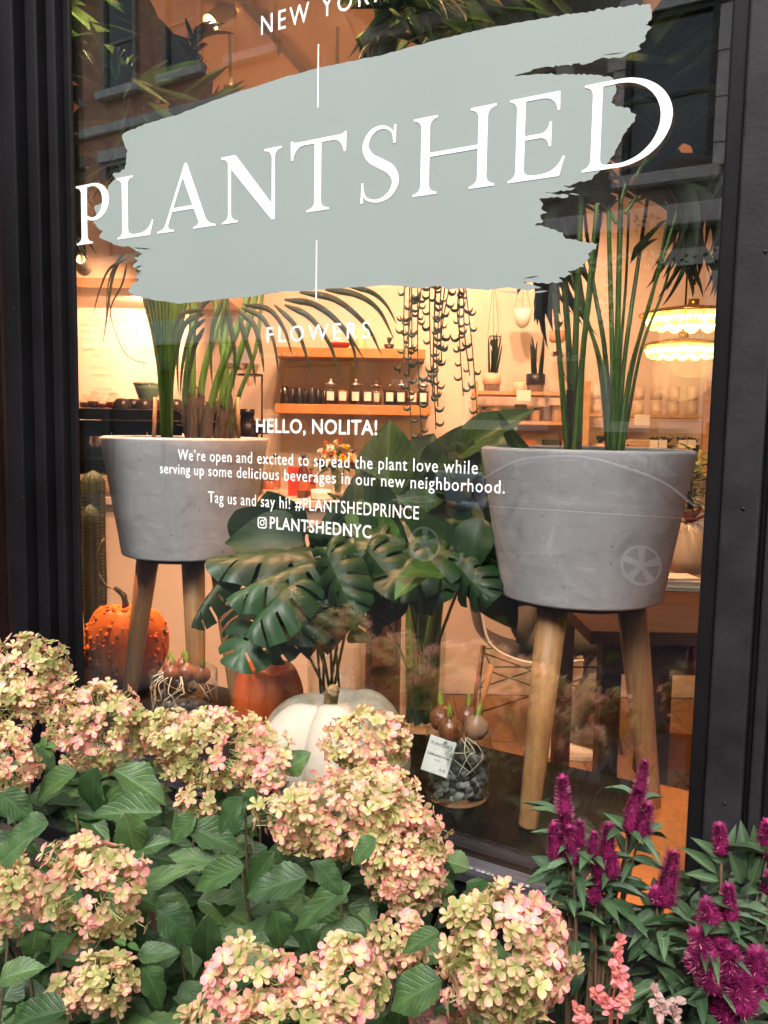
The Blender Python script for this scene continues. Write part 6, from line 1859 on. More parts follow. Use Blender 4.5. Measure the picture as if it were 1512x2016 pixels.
# white vase with plant
vz = tabpt(1352, 1130); vz = V((vz.x, vz.y, ztab + .001))
dv = (V((vz.x, vz.y, 1.2)) - CAM).dot(FWD)
hh = wp(1350, 1028, (vz - CAM).dot(EN)).z - ztab
rv = 36 / 1655 * dv
t = thing('white_vase', 'squat glossy white vase standing on the walnut table', 'vase', tuple(vz))
MB().lathe(vz, [(rv * .55, 0), (rv * .85, .01), (rv, hh * .3), (rv, hh * .65), (rv * .85, hh * .85), (rv * .5, hh * .97), (rv * .45, hh), (rv * .4, hh * .97), (0, hh * .8)], 36, cap=False).build('body', mat('glossy_white', (.8, .74, .72), rough=.15, coat=.4), t, smooth=True)
t2 = thing('table_plant', 'dark green and silvery plant growing above the white vase', 'plant', tuple(vz + UP * hh))
M_silver = leaf_mat('silver_leaf', (.20, .24, .22), (.32, .36, .33), rough=.6, veins=12, transl=.1)
M_olive = leaf_mat('olive_leaf', (.05, .07, .02), (.14, .15, .05), rough=.5, veins=12, transl=.1)
for m, n_, lo, hi in ((M_silver, 60, .02, .12), (M_olive, 90, .10, .30)):
    me = leafgrid(ovate, 5, (-1, 0, 1), .3, lambda t: -.2 * t * t).mesh('leaf', m)
    for i in range(n_):
        a = R.uniform(0, 6.28); q = R.uniform(.0, .075)
        p = vz + V((q * math.cos(a), q * math.sin(a), hh + R.uniform(lo, hi)))
        d_ = V((math.cos(a), math.sin(a), R.uniform(-.3, .8))).normalized()
        place(me, 'leaf', frame(p, p + d_ * R.uniform(.03, .05), .024, UP + d_ * .3), t2)
sb = MB()
for i in range(12):
    a = R.uniform(0, 6.28)
    sb.tube([vz + UP * hh * .9, vz + V((.02 * math.cos(a), .02 * math.sin(a), hh + .12)), vz + V((.07 * math.cos(a), .07 * math.sin(a), hh + .28))], .002, 5)
sb.build('stems', M_stem, t2, smooth=True)
rosette(t2, vz + UP * (hh - .005), .09, 14, mat('orange_leaf', (.35, .10, .04), rough=.6, var=.3, vs=30), 5, up=.3)
# ================================================================ ACROSS THE STREET (seen mirrored in the glass)
FY = -11.5
def fx(px, py): p = aty(px, py, 11.5); return p.x, p.z
M_brick = mat('red_brick', (.62, .33, .22), rough=.9, var=.25, vs=3, bump=.3)
M_stone = mat('grey_brown_stone', (.26, .235, .21), rough=.85, var=.25, vs=2, bump=.3)
M_pale = mat('pale_stone_trim', (.66, .64, .60), rough=.8, var=.15, vs=4)
M_pane = mat('dark_window_pane', (.05, .06, .07), rough=.08, spec=.8)
M_sash = mat('window_sash', (.05, .05, .05), rough=.5)
M_psash = mat('pale_window_sash', (.35, .30, .27), rough=.5)
def facade(name, label, x0, x1, h, wallm, wins, trim, sash, cornices, quoins=False):
    b = thing(name, label, 'building', ((x0 + x1) / 2, FY - 3, 0))
    MB().box(x0, x1, FY - 8, FY, -.2, h).build('wall', wallm, b)
    for z, d_, t_ in cornices:
        MB().box(x0 + .01, x1 - .01, FY + .001, FY + d_, z, z + t_).build('cornice', trim, b, bevel=.03)
    for (cx, cz, w_, h_) in wins:
        f = MB()
        f.box(cx - w_ / 2 - .09, cx - w_ / 2, FY + .001, FY + .10, cz - h_ / 2, cz + h_ / 2)
        f.box(cx + w_ / 2, cx + w_ / 2 + .09, FY + .001, FY + .10, cz - h_ / 2, cz + h_ / 2)
        f.box(cx - w_ / 2 - .09, cx + w_ / 2 + .09, FY + .001, FY + .10, cz + h_ / 2 + .001, cz + h_ / 2 + .09)
        f.box(cx - w_ / 2, cx + w_ / 2, FY + .001, FY + .05, cz - .03, cz + .03)
        fo = f.build('window', sash, b)
        MB().box(cx - w_ / 2 + .002, cx + w_ / 2 - .002, FY + .001, FY + .02, cz - h_ / 2, cz + h_ / 2).build('pane', M_pane, fo)
        MB().box(cx - w_ / 2 - .2, cx + w_ / 2 + .2, FY + .001, FY + .20, cz - h_ / 2 - .16, cz - h_ / 2 - .002).build('sill', trim, fo)
        MB().box(cx - w_ / 2 - .2, cx + w_ / 2 + .2, FY + .001, FY + .16, cz + h_ / 2 + .095, cz + h_ / 2 + .33).build('lintel', trim, fo)
        if quoins:
            for s in (-1, 1):
                for k in range(7):
                    ww = .26 if k % 2 else .18
                    xa = cx + s * (w_ / 2 + .095)
                    MB().box(min(xa, xa + s * ww), max(xa, xa + s * ww), FY + .001, FY + (.12 if k % 2 else .10), cz - h_ / 2 + k * h_ / 7 + .004, cz - h_ / 2 + (k + 1) * h_ / 7 - .004).build('quoin', trim, fo)
    return b
bx = fx(728, 150)[0]
wa = [(x, z, .85, 1.9) for x in (bx - 2.6, bx - 4.4, bx - 6.2, bx - 8.0, bx - 9.8, bx - 11.6, bx - 13.4) for z in (6.1, 9.55)]
bA = facade('brick_building', 'red brick building with pale window lintels mirrored at the upper left', bx - 15, bx - .01, 11.3, M_brick, wa, M_pale, M_psash, [(3.2, .35, .5), (7.75, .12, .2), (10.85, .5, .4)])
w1 = fx(1320, 190)
wb = [(w1[0] + k * 2.35, z, 1.1, 2.15) for k in (-1, 0, 1, 2, 3) for z in (w1[1], w1[1] - 3.6, )]
bB = facade('stone_building', 'dark stone building with quoined windows mirrored at the right', bx, bx + 17, 10.9, M_stone, wb, M_pale, M_sash, [(w1[1] - 1.9, .35, .3), (w1[1] - 2.4, .15, .2), (4.0 if False else w1[1] + 1.75, .2, .2), (10.5, .5, .4)], quoins=True)
facade('far_building', 'plain brown building at the far left end of the street', bx - 40, bx - 15.1, 9.5, M_brick, [(bx - 17 - k * 2.6, z, 1.1, 2) for k in range(6) for z in (5, 7.6)], M_pale, M_psash, [(3.2, .3, .4), (9.1, .4, .4)])
facade('far_building', 'plain grey building at the far right end of the street', bx + 17.1, bx + 45, 10, M_stone, [(bx + 19 + k * 2.6, z, 1.1, 2) for k in range(6) for z in (5, 8.5)], M_pale, M_sash, [(3.2, .3, .4), (9.6, .4, .4)])
# street level shop fronts
def shopfront(x0, x1, m, label, words=()):
    t = thing('shop_front', label, 'shop front', ((x0 + x1) / 2, FY + .2, 0))
    MB().box(x0, x1, FY + .001, FY + .25, 2.7, 3.15).build('fascia', m, t, bevel=.02)
    n = max(2, int((x1 - x0) / 1.5))
    for k in range(n + 1):
        x = x0 + (x1 - x0) * k / n
        MB().box(x - .07, x + .07, FY + .001, FY + .18, 0, 2.69).build('post', m, t)
        if k < n:
            xb = x0 + (x1 - x0) * (k + 1) / n
            MB().box(x + .071, xb - .071, FY + .001, FY + .05, .6, 2.69).build('pane', M_pane, t)
            MB().box(x + .071, xb - .071, FY + .001, FY + .12, 0, .599).build('stall_riser', m, t)
    return t
sfA = shopfront(bx - 14.5, bx - .3, mat('dark_green_front', (.03, .04, .035), rough=.4), 'dark shop front at street level of the brick building')
sfB = shopfront(bx + .3, bx + 12, mat('grey_front', (.10, .10, .10), rough=.4), 'grey shop front at street level of the stone building')
# writing on those shop fronts, read backwards in the glass
def street_text(txt, pxl, pxr, py, cap, parent):
    a, b = mir(aty(pxl, py, 11.2)), mir(aty(pxr, py, 11.2))
    # the mirror swaps sides: text runs towards -x as read from this side of the street
    L = (b - a).length
    text_on('lettering', txt, V((b.x, FY + .27, a.z)), V((-1, 0, 0)), UP, L, cap, M_white, parent)
street_text('Prince Street', 768, 850, 756, .12, sfA if False else sfB)
street_text('GRIT & HONEY', 500, 580, 706, .10, sfA)
street_text('Anne & Valentin', 1080, 1143, 712, .14, sfB)
# fire escape
fa, fb = fx(735, 60), fx(1085, 25)
fe = thing('fire_escape', 'black iron fire escape balcony mirrored at the top of the glass', 'fire escape', ((fa[0] + fb[0]) / 2, FY + .6, fa[1]))
M_iron = mat('black_iron', (.02, .02, .02), rough=.5)
zf = fa[1]
for k in range(12):
    MB().box(fa[0], fb[0], FY + .13 + k * .09, FY + .17 + k * .09, zf, zf + .04).build('floor_slat', M_iron, fe)
k = 0
x = fa[0]
while x < fb[0]:
    MB().box(x, x + .025, FY + 1.2, FY + 1.225, zf, zf + .95).build('baluster', M_iron, fe)
    x += .16
MB().box(fa[0], fb[0], FY + 1.19, FY + 1.235, zf + .951, zf + 1.0).build('handrail', M_iron, fe)
for s in range(4):
    x = fa[0] + .1 + s * (fb[0] - fa[0] - .2) / 3
    MB().tube([(x, FY + .13, zf - .8), (x, FY + 1.2, zf - .02)], .03, 6).build('bracket', M_iron, fe)

# parked car
W1 = mir(atz(1258, 1115, .20)); W2 = mir(atz(862, 1065, .20))
YC = (W1.y + W2.y) / 2
M_car = mat('dark_car_paint', (.035, .042, .055), rough=.25, coat=1, spec=.6)
M_cwin = mat('car_window', (.02, .025, .03), rough=.05, spec=.9)
M_tyre = mat('tyre_rubber', (.015, .015, .015), rough=.8)
M_alloy = mat('alloy_wheel', (.82, .83, .85), rough=.4, metal=.0)
car = thing('parked_car', 'dark parked car with silver five spoke wheels mirrored in the glass', 'car', ((W1.x + W2.x) / 2, YC - .85, -.13))
xa, xb = W2.x, W1.x
side = [(xa - .85, .30), (xa - .92, .52), (xa - .85, .72), (xa - .55, .86), (xa + .05, .95), (xb + .1, .98), (xb + .72, .92), (xb + .9, .76), (xb + .92, .45), (xb + .82, .28)]
def loft(side, ys, m, name, parent):
    vs, fs = [], []
    n = len(side)
    cz = sum(p[1] for p in side) / n; cx = sum(p[0] for p in side) / n
    for y, s in ys:
        vs += [V((cx + (x - cx) * (1 - (1 - s) * .3), y, cz + (z - cz) * s - .13)) for x, z in side]
    for j in range(len(ys) - 1):
        for i in range(n):
            k = (i + 1) % n
            fs.append((j * n + i, j * n + k, (j + 1) * n + k, (j + 1) * n + i))
    fs += [tuple(range(n))[::-1], tuple(range((len(ys) - 1) * n, len(ys) * n))]
    return MB().add(vs, fs).build(name, m, parent, smooth=False, bevel=.03)
yn = YC + .06
loft(side, [(yn, .88), (yn - .06, .97), (yn - .2, 1), (yn - 1.6, 1), (yn - 1.74, .97), (yn - 1.8, .88)], M_car, 'body', car)
top = [(xa + .35, .93), (xa + 1.05, 1.36), (xa + 1.5, 1.46), (xb - .55, 1.46), (xb + .15, 1.25), (xb + .55, .96)]
loft(top, [(yn - .10, .94), (yn - .22, 1), (yn - 1.58, 1), (yn - 1.70, .94)], M_car, 'cabin', car)
win_ = [(xa + .52, .98), (xa + 1.12, 1.32), (xa + 1.52, 1.39), (xa + 1.52, .98)]
MB().poly([(x, z - .13) for x, z in win_], [], yn - .07, -.02).build('side_window', M_cwin, car)
MB().poly([(x, z - .13) for x, z in [(xa + 1.6, .98), (xa + 1.6, 1.39), (xb - .58, 1.39), (xb + .02, 1.2), (xb + .3, .98)]], [], yn - .07, -.02).build('side_window', M_cwin, car)
MB().tube(smooth_path([V((x, yn - .045, z - .13)) for x, z in [(xa + .42, .97), (xa + 1.05, 1.35), (xa + 1.5, 1.43), (xb - .6, 1.43), (xb + .1, 1.23), (xb + .5, .96)]], 30), .014, 8).build('window_trim', M_alloy, car, smooth=True)
MB().tube([V((xa - .5, yn - .01, .70)), V((xb + .7, yn - .01, .72))], .012, 8).build('side_moulding', M_alloy, car, smooth=True)
MB().box(xb + .5, xb + .8, yn - .02, yn + .01, .58, .70).build('headlight', M_alloy, car, bevel=.02)
for wx in (xa, xb):
    for s, yy in ((1, yn - .02), (-1, yn - 1.78)):
        c = V((wx, yy, .20))
        tilt = Matrix.Rotation(rad(90), 3, 'X')
        ty = MB().lathe(c, [(.21, -.10), (.31, -.10), (.33, -.07), (.33, .07), (.31, .10), (.21, .10)], 36, ax=tilt, cap=False).build('wheel', M_tyre, car, smooth=False)
        if s > 0:
            rim = MB()
            n = 40
            vs, fs = [], []
            for r_, y_ in ((.215, .112), (.19, .112), (.19, .06)):
                for i in range(n):
                    a = 2 * math.pi * i / n
                    vs.append(c + V((r_ * math.cos(a), y_, r_ * math.sin(a))))
            for j in range(2):
                for i in range(n):
                    k = (i + 1) % n
                    fs.append((j * n + i, j * n + k, (j + 1) * n + k, (j + 1) * n + i))
            rim.add(vs, fs)
            for k in range(5):
                a = 2 * math.pi * k / 5 + .3
                d_, t_ = V((math.cos(a), 0, math.sin(a))), V((-math.sin(a), 0, math.cos(a)))
                o = c + V((0, .095, 0))
                rim.add([o + d_ * .03 - t_ * .028, o + d_ * .03 + t_ * .028, o + d_ * .2 + t_ * .04, o + d_ * .2 - t_ * .04], [(0, 1, 2, 3)])
            rim.lathe(c + V((0, .09, 0)), [(.05, -.0), (.045, -.015), (0, -.016)], 16, ax=tilt)
            rim.build('rim', M_alloy, ty)
            MB().lathe(c + V((0, .05, 0)), [(.19, 0), (0, 0.001)], 24, ax=tilt).build('brake_disc', M_darkmetal, ty)

# man standing in the road beside the car, looking down at his phone
pc = mir(aty(905, 960, 5.2))
man = thing('person', 'man in a pale blue shirt looking down at his phone, mirrored above the pot rim', 'person', (pc.x, pc.y, -.13))
def mp(x, y, z): return V((pc.x + x, pc.y + y, z - .13))
M_bluesh = mat('pale_blue_shirt', (.45, .55, .68), rough=.8, var=.1, vs=20)
M_navy = mat('navy_trousers', (.03, .035, .05), rough=.9, var=.2)
skin_body('trousers', [mp(0, 0, .88), mp(.09, 0, .84), mp(.10, .02, .47), mp(.10, -.02, .10), mp(-.09, 0, .84), mp(-.10, .03, .47), mp(-.10, .0, .10), mp(0, 0, .96)], [(0, 1), (1, 2), (2, 3), (0, 4), (4, 5), (5, 6), (0, 7)], [.13, .09, .065, .05, .09, .065, .05, .13], M_navy, man, 0, 2)
skin_body('shirt', [mp(0, 0, .92), mp(0, .02, 1.15), mp(0, .03, 1.34), mp(.18, .02, 1.32), mp(.24, .06, 1.06), mp(.12, .26, 1.08), mp(-.18, .02, 1.32), mp(-.24, .06, 1.06), mp(-.12, .26, 1.08)], [(0, 1), (1, 2), (2, 3), (3, 4), (4, 5), (2, 6), (6, 7), (7, 8)], [.13, .14, .12, .065, .05, .04, .065, .05, .04], M_bluesh, man, 0, 2)
skin_body('head', [mp(0, .04, 1.38), mp(0, .08, 1.48), mp(0, .10, 1.57), mp(0, .19, 1.46)], [(0, 1), (1, 2), (1, 3)], [.05, (.08, .085), (.075, .08), .015], M_skin, man, 0, 2)
MB().ball(mp(0, .07, 1.55), .09, 14, (1, 1.05, .8)).build('hair', mat('black_hair', (.015, .012, .01), rough=.5), man, smooth=True)
for s in (-1, 1):
    h0 = mp(.11 * s, .27, 1.08)
    skin_body('hand', [h0, h0 + V((-.03 * s, .05, .02)), h0 + V((-.05 * s, .08, .02)), h0 + V((-.045 * s, .09, .0)), h0 + V((-.04 * s, .09, -.02)), h0 + V((-.06 * s, .05, .04))], [(0, 1), (1, 2), (1, 3), (1, 4), (1, 5)], [.026, .03, .01, .01, .01, .011], M_skin, man, 0, 2)
    skin_body('shoe', [mp(.10 * s, -.04, .045), mp(.105 * s, .06, .04), mp(.11 * s, .15, .03)], [(0, 1), (1, 2)], [.045, .042, .03], M_tyre, man, 0, 2)
ph = MB().obox(mp(-.035, .335, 1.09), V((.07, 0, 0)), V((0, .01, .0)), V((0, .04, .12)))
tag(free(ph, 'phone', M_dark, 'black phone held by the man in the blue shirt', 'phone'))

# street tree mirrored at the right
tp = mir(aty(1295, 575, 7.9))
tree = thing('street_tree', 'small leafy street tree mirrored beside the brass lamps', 'tree', (tp.x, tp.y, 0))
M_bark = mat('tree_bark', (.07, .05, .035), rough=.9, var=.4, vs=10, bump=.6)
MB().tube(smooth_path([V((tp.x, tp.y, 0)), V((tp.x + .03, tp.y, 1.6)), V((tp.x, tp.y, tp.z))], 12), [.07 - .004 * i for i in range(13)], 10).build('trunk', M_bark, tree, smooth=True)
Rt = random.Random(21)
lm = MB(); br = MB()
for i in range(26):
    a = Rt.uniform(0, 6.28)
    b0 = V((tp.x, tp.y, Rt.uniform(tp.z - .9, tp.z)))
    b1 = V((tp.x + math.cos(a) * Rt.uniform(.25, .6), tp.y + math.sin(a) * Rt.uniform(.25, .6), b0.z + Rt.uniform(.1, .6)))
    br.tube([b0, b1], [.015, .004], 5)
    for k in range(46):
        p = b1 + V((Rt.gauss(0, .13), Rt.gauss(0, .13), Rt.gauss(0, .12)))
        d_ = V((Rt.uniform(-1, 1), Rt.uniform(-1, 1), Rt.uniform(-.6, .3))).normalized() * .06
        s_ = d_.cross(V((Rt.uniform(-1, 1), Rt.uniform(-1, 1), Rt.uniform(-1, 1)))).normalized() * .022
        lm.add([p, p + d_ * .5 + s_, p + d_, p + d_ * .5 - s_], [(0, 1, 2, 3)])
br.build('limbs', M_bark, tree)
lm.build('crown', mat('tree_leaf', (.035, .07, .018), rough=.5, transl=.3, var=.3, vs=5), tree, kind='stuff')
# ================================================================ PLANTS IN FRONT OF THE WINDOW
trough = thing('planter_trough', 'long black planter trough standing below the window sill', 'planter', (-.8, -.42, 0))
TZ = .60
MB().box(-2.4, .6, -.88, -.84, 0.02, TZ).build('front_board', M_black, trough, bevel=.003)
MB().box(-2.4, .6, -.16, -.12, 0.02, TZ).build('back_board', M_black, trough, bevel=.003)
MB().box(-2.4, -2.36, -.839, -.161, 0.02, TZ).build('end_board', M_black, trough)
MB().box(.56, .6, -.839, -.161, 0.02, TZ).build('end_board', M_black, trough)
MB().box(-2.355, .555, -.838, -.162, 0.1, TZ - .04).build('soil', M_soil, trough)

M_petal = petal_mat('hydrangea_petal', (.46, .48, .17), (.80, .58, .34), (.88, .34, .36))
M_hst = mat('pale_flower_stalk', (.45, .50, .18), rough=.6)
M_hleaf = leaf_mat('hydrangea_leaf', (.024, .060, .018), (.060, .122, .034), rough=.48, veins=8, vein_amt=.35, transl=.2, rand=.4, vshow=.22, spots=(.10, .075, .03))
M_hleaf2 = leaf_mat('young_hydrangea_leaf', (.06, .14, .03), (.10, .20, .05), rough=.45, veins=10, vein_amt=.6, transl=.25, rand=.2)
M_twig = mat('brown_twig', (.09, .06, .03), rough=.8, var=.3, vs=20)
def floret_template(seed, var):
    rr = random.Random(seed)
    vs, fs, uvs = [], [], []
    tw = rr.uniform(0, 1.5)
    for p in range(4):
        a = tw + p * math.pi / 2 + rr.uniform(-.15, .15)
        d_ = V((math.cos(a), math.sin(a), 0)); s_ = V((-math.sin(a), math.cos(a), 0))
        L = rr.uniform(.85, 1.2); W = L * rr.uniform(.32, .42)
        lift, cup = rr.uniform(.1, .75), rr.uniform(.1, .5)
        b = len(vs)
        for t, w_ in ((.04, .12), (.35, .72), (.65, 1.0), (.88, .72), (1.0, .22)):
            for u in (-1, 0, 1):
                vs.append(d_ * (L * t * (1 - .05 * abs(u))) + s_ * (W * w_ * u) + V((0, 0, lift * t - .35 * lift * t * t + cup * abs(u) * w_ * .3 + .03 * (p % 2))))
                uvs.append((t * (.85 + .15 * abs(u)), var))
        for i in range(4):
            for j in range(2):
                q = b + i * 3 + j
                fs.append((q, q + 1, q + 4, q + 3))
    return vs, fs, uvs
FT = [floret_template(i, i / 7) for i in range(8)]
FM = [MB().add(*t).mesh('floret', M_petal) for t in FT]
budget = {}
def flower_head(plant, px, py, rx, ry, d, n, seed, fl=.0122, depth=.9, indiv=.5):
    """a mop of four-petalled florets; rx, ry in photo pixels"""
    rr = random.Random(seed)
    c = dp(px, py, d)
    k = d / 1655
    ax, ay, az = rx * k, (rx + ry) / 2 * k * depth, ry * k
    fwd = (c - CAM).normalized()
    side = RIGHT
    upv = -DOWN
    lobes = [(V((rr.uniform(-.45, .45), rr.uniform(-.35, .35), rr.uniform(-.45, .45))), rr.uniform(.55, .75)) for _ in range(5)] + [(V((0, 0, 0)), .8)]
    rest, stalks, singles = MB(), MB(), []
    tries = 0
    count = 0
    while count < n and tries < n * 8:
        tries += 1
        lb, lr = V((0, 0, 0)), 1
        g = V((rr.gauss(0, 1), rr.gauss(0, 1), rr.gauss(0, 1))).normalized()
        q = g * .92 * (1 + .36 * noise.noise(g * 2.1 + V((seed * 3.7, 0, 0)))) * rr.uniform(.84, 1.12)
        if g.y > .55: continue
        # local frame: x side, y away from the camera, z up
        P = c + side * (q.x * ax) + fwd * (q.y * ay) + upv * (q.z * az)
        out_ = (side * (q.x / ax) + fwd * (q.y / ay) + upv * (q.z / az)).normalized()
        nz_ = (out_ + V((rr.gauss(0, .5), rr.gauss(0, .5), rr.gauss(0, .5) + .15))).normalized()
        s = fl * rr.uniform(.65, 1.28)
        M = Matrix.Translation(P) @ nz_.to_track_quat('Z', 'Y').to_matrix().to_4x4() @ Matrix.Rotation(rr.uniform(0, 6.28), 4, 'Z') @ Matrix.Diagonal((s, s, s, 1))
        vi = rr.randrange(8)
        stalks.tube([P - nz_ * .001, P - nz_ * s * .9 + (c - P) * .12, P + (c - P) * .45], [.0006, .0006, .0007], 4, cap=False)
        vis = q.y < .1
        if vis and rr.random() < indiv and budget.get(plant.name, 0) < 290:
            singles.append((vi, M)); budget[plant.name] = budget.get(plant.name, 0) + 1
        else:
            vs, fs, uvs = FT[vi]
            v_ = rr.random()
            rest.add([M @ v for v in vs], fs, [(u[0], v_) for u in uvs])
        count += 1
    h = rest.build('flower_head', M_petal, plant, smooth=True)
    stalks.build('stalks', M_hst, h, smooth=True, kind='stuff')
    for vi, M in singles: place(FM[vi], 'floret', M, h)
    root = V((c.x + rr.uniform(-.05, .05), c.y + rr.uniform(-.04, .04), TZ - .05))
    P_ = smooth_path([c + upv * (-.2 * az), c.lerp(root, .3) + V((rr.uniform(-.03, .03), rr.uniform(-.02, .02), 0)), root], 12)
    MB().tube(P_, [.0018 + .0007 * i / 12 for i in range(13)], 7).build('stem', M_twig, plant, smooth=True)
    return h
def hyd(label, px, d):
    p = dp(px, 1700, d)
    return thing('hydrangea', label, 'hydrangea', (p.x, p.y, TZ - .04), 'hydrangeas in front of the window')
H1 = hyd('hydrangea with pink and cream blooms filling the lower left corner', 120, 1.45)
H2 = hyd('hydrangea in the middle with wide blooms in front of the white pumpkin', 560, 1.1)
H3 = hyd('hydrangea with the largest round cream bloom, next to the magenta celosia', 900, 1.15)
Hx = [
 (H1, 55, 1325, 88, 75, 1.72, 210), (H1, 195, 1432, 95, 92, 1.60, 230), (H1, 15, 1500, 62, 72, 1.50, 110), (H1, 178, 1752, 112, 112, 1.22, 200), (H1, 10, 1755, 72, 92, 1.25, 110),
 (H1, 205, 1935, 70, 60, 1.18, 70), (H1, 145, 1952, 48, 40, 1.2, 36), (H1, 45, 1385, 70, 50, 1.68, 70),
 (H2, 420, 1472, 138, 84, 1.56, 300), (H2, 330, 1445, 60, 52, 1.60, 90), (H2, 385, 1582, 44, 28, 1.5, 26), (H2, 725, 1462, 86, 68, 1.56, 190), (H2, 745, 1560, 80, 60, 1.45, 120), (H2, 690, 1608, 175, 88, 1.36, 360), (H2, 800, 1690, 82, 90, 1.34, 190), (H2, 520, 1520, 44, 60, 1.52, 60),
 (H3, 800, 1745, 78, 56, 1.34, 110), (H3, 785, 1855, 58, 62, 1.22, 70), (H3, 995, 1885, 142, 140, 1.02, 340), (H2, 490, 1930, 92, 82, 1.08, 110), (H2, 680, 1935, 82, 90, 1.08, 130), (H2, 590, 2010, 120, 60, 1.05, 120), (H1, 400, 2010, 40, 30, 1.1, 24), (H3, 870, 2000, 60, 40, 1.12, 40)]
for i, (pl, px, py, rx, ry, d, n) in enumerate(Hx):
    flower_head(pl, px, py, rx * .93, ry * .93, d, int(n * 1.2), 100 + i, indiv=.55 if n > 60 else .8)

HL = [leafgrid(lambda t, i=i: ovate(t) * (1 + .08 * math.sin(t * (9 + i) + i)), 22, (-1, -.6, -.25, 0, .25, .6, 1), f, lambda t, c=c: -c * t * t, .018, .045, seed=i).mesh('leaf', M_hleaf) for i, (f, c) in enumerate(((.18, .12), (.3, .25), (.22, .4), (.35, .1), (.15, .3)))]
HL2 = [leafgrid(ovate, 8, (-1, -.5, 0, .5, 1), .4, lambda t: -.15 * t * t).mesh('leaf', M_hleaf2)]
def hleaf(pl, bx_, by_, tx, ty, wpx, d, tilt=(0, -.6, .8), me=None, dd=0):
    B, T = dp(bx_, by_, d), dp(tx, ty, d + dd)
    n = ((CAM - B).normalized() * (-tilt[1]) + UP * tilt[2] + RIGHT * tilt[0])
    place(me or R.choice(HL), 'leaf', frame(B, T, wpx / 1655 * d, n), pl)
# leaves one can pick out in the photograph: base, tip, width (pixels), plant
for (pl, bx_, by_, tx, ty, w_, d) in [
    (H1, 190, 1510, 165, 1618, 62, 1.50), (H2, 225, 1515, 330, 1580, 75, 1.48), (H1, 150, 1520, 55, 1570, 62, 1.5), (H1, 0, 1560, 68, 1615, 60, 1.45), (H1, 95, 1620, 0, 1660, 75, 1.40), (H2, 320, 1600, 178, 1598, 70, 1.38),
    (H2, 245, 1600, 275, 1700, 70, 1.34), (H2, 385, 1605, 330, 1660, 50, 1.36), (H2, 370, 1628, 475, 1670, 68, 1.36), (H2, 478, 1570, 415, 1640, 50, 1.1), (H2, 500, 1550, 490, 1610, 40, 1.45), (H1, 248, 1760, 380, 1700, 52, 1.30),
    (H2, 480, 1705, 372, 1745, 68, 1.30), (H2, 605, 1725, 480, 1760, 80, 1.26), (H2, 540, 1675, 470, 1770, 42, 1.3), (H2, 310, 1790, 392, 1855, 74, 1.22), (H2, 265, 1770, 270, 1850, 55, 1.26), (H2, 270, 1880, 352, 1870, 46, 1.18),
    (H2, 280, 1905, 335, 1985, 62, 1.15), (H2, 410, 1800, 405, 1925, 62, 1.16), (H2, 540, 1790, 560, 1880, 58, 1.22), (H2, 600, 1830, 625, 1900, 55, 1.2), (H3, 690, 1740, 570, 1830, 62, 1.22), (H3, 720, 1835, 625, 1820, 52, 1.22),
    (H1, 70, 1830, 62, 1890, 60, 1.2), (H1, 155, 1830, 80, 1892, 52, 1.2), (H1, 0, 1930, 80, 1895, 62, 1.15), (H1, 130, 1990, 0, 2010, 80, 1.08), (H3, 870, 1930, 760, 1980, 95, 1.06), (H3, 865, 1835, 785, 1870, 44, 1.1),
    (H3, 920, 1960, 850, 1990, 50, 1.05), (H2, 520, 1600, 560, 1540, 60, 1.5), (H2, 560, 1520, 610, 1480, 60, 1.56), (H2, 445, 1640, 480, 1570, 60, 1.45), (H2, 240, 1560, 225, 1640, 50, 1.45), (H1, 60, 1470, 110, 1520, 60, 1.55),
    (H3, 740, 1650, 690, 1700, 50, 1.1), (H3, 620, 1700, 680, 1760, 60, 1.1), (H2, 430, 1700, 330, 1680, 50, 1.35), (H2, 240, 1690, 330, 1640, 56, 1.36), (H1, 0, 1700, 60, 1640, 60, 1.1)]:
    hleaf(pl, bx_, by_, tx, ty, w_, d, (R.uniform(-.3, .3), -R.uniform(.5, .9), R.uniform(.4, .9)))
for (x, y, a) in [(85, 1470, 0), (90, 1472, 1.2), (82, 1468, 2.4), (90, 1475, 3.6), (85, 1470, 4.8), (250, 1860, .5), (248, 1862, 3.8), (290, 1600, 3)]:
    hleaf(H1, x, y, x + 30 * math.cos(a), y + 22 * math.sin(a), 16, 1.5 if y < 1700 else 1.16, me=HL2[0])
# the mass of leaves behind and below
Rl = random.Random(31)
for i in range(620):
    px, py = Rl.uniform(-60, 960), Rl.uniform(1500, 2060)
    if py < 1500 + max(0, px - 350) * .36: continue
    near = (py - 1500) / 520
    d = 1.62 - .42 * near + Rl.uniform(.0, .20)
    pl = H1 if px < 330 else (H2 if px < 700 else H3)
    a = Rl.uniform(0, 6.28)
    L = Rl.uniform(80, 140) * (1.35 / d)
    hleaf(pl, px, py, px + L * math.cos(a), py + L * (.25 + .75 * math.sin(a)) * .8, L * Rl.uniform(.48, .62), d, (Rl.uniform(-.5, .5), -Rl.uniform(.3, .8), Rl.uniform(.5, 1)), me=Rl.choice(HL), dd=Rl.uniform(-.05, .03))
for i in range(26):
    px, py = Rl.uniform(0, 900), Rl.uniform(1560, 1980)
    pl = H1 if px < 330 else (H2 if px < 700 else H3)
    d = 1.5 - .3 * (py - 1500) / 500
    a = dp(px, py, d); b = V((a.x + Rl.uniform(-.06, .06), a.y + Rl.uniform(0, .08), TZ - .03))
    MB().tube(smooth_path([a, a.lerp(b, .4) + V((Rl.uniform(-.03, .03), 0, 0)), b], 8), [.0018 + .0003 * k for k in range(9)], 6).build('twig', M_twig, pl, smooth=True)

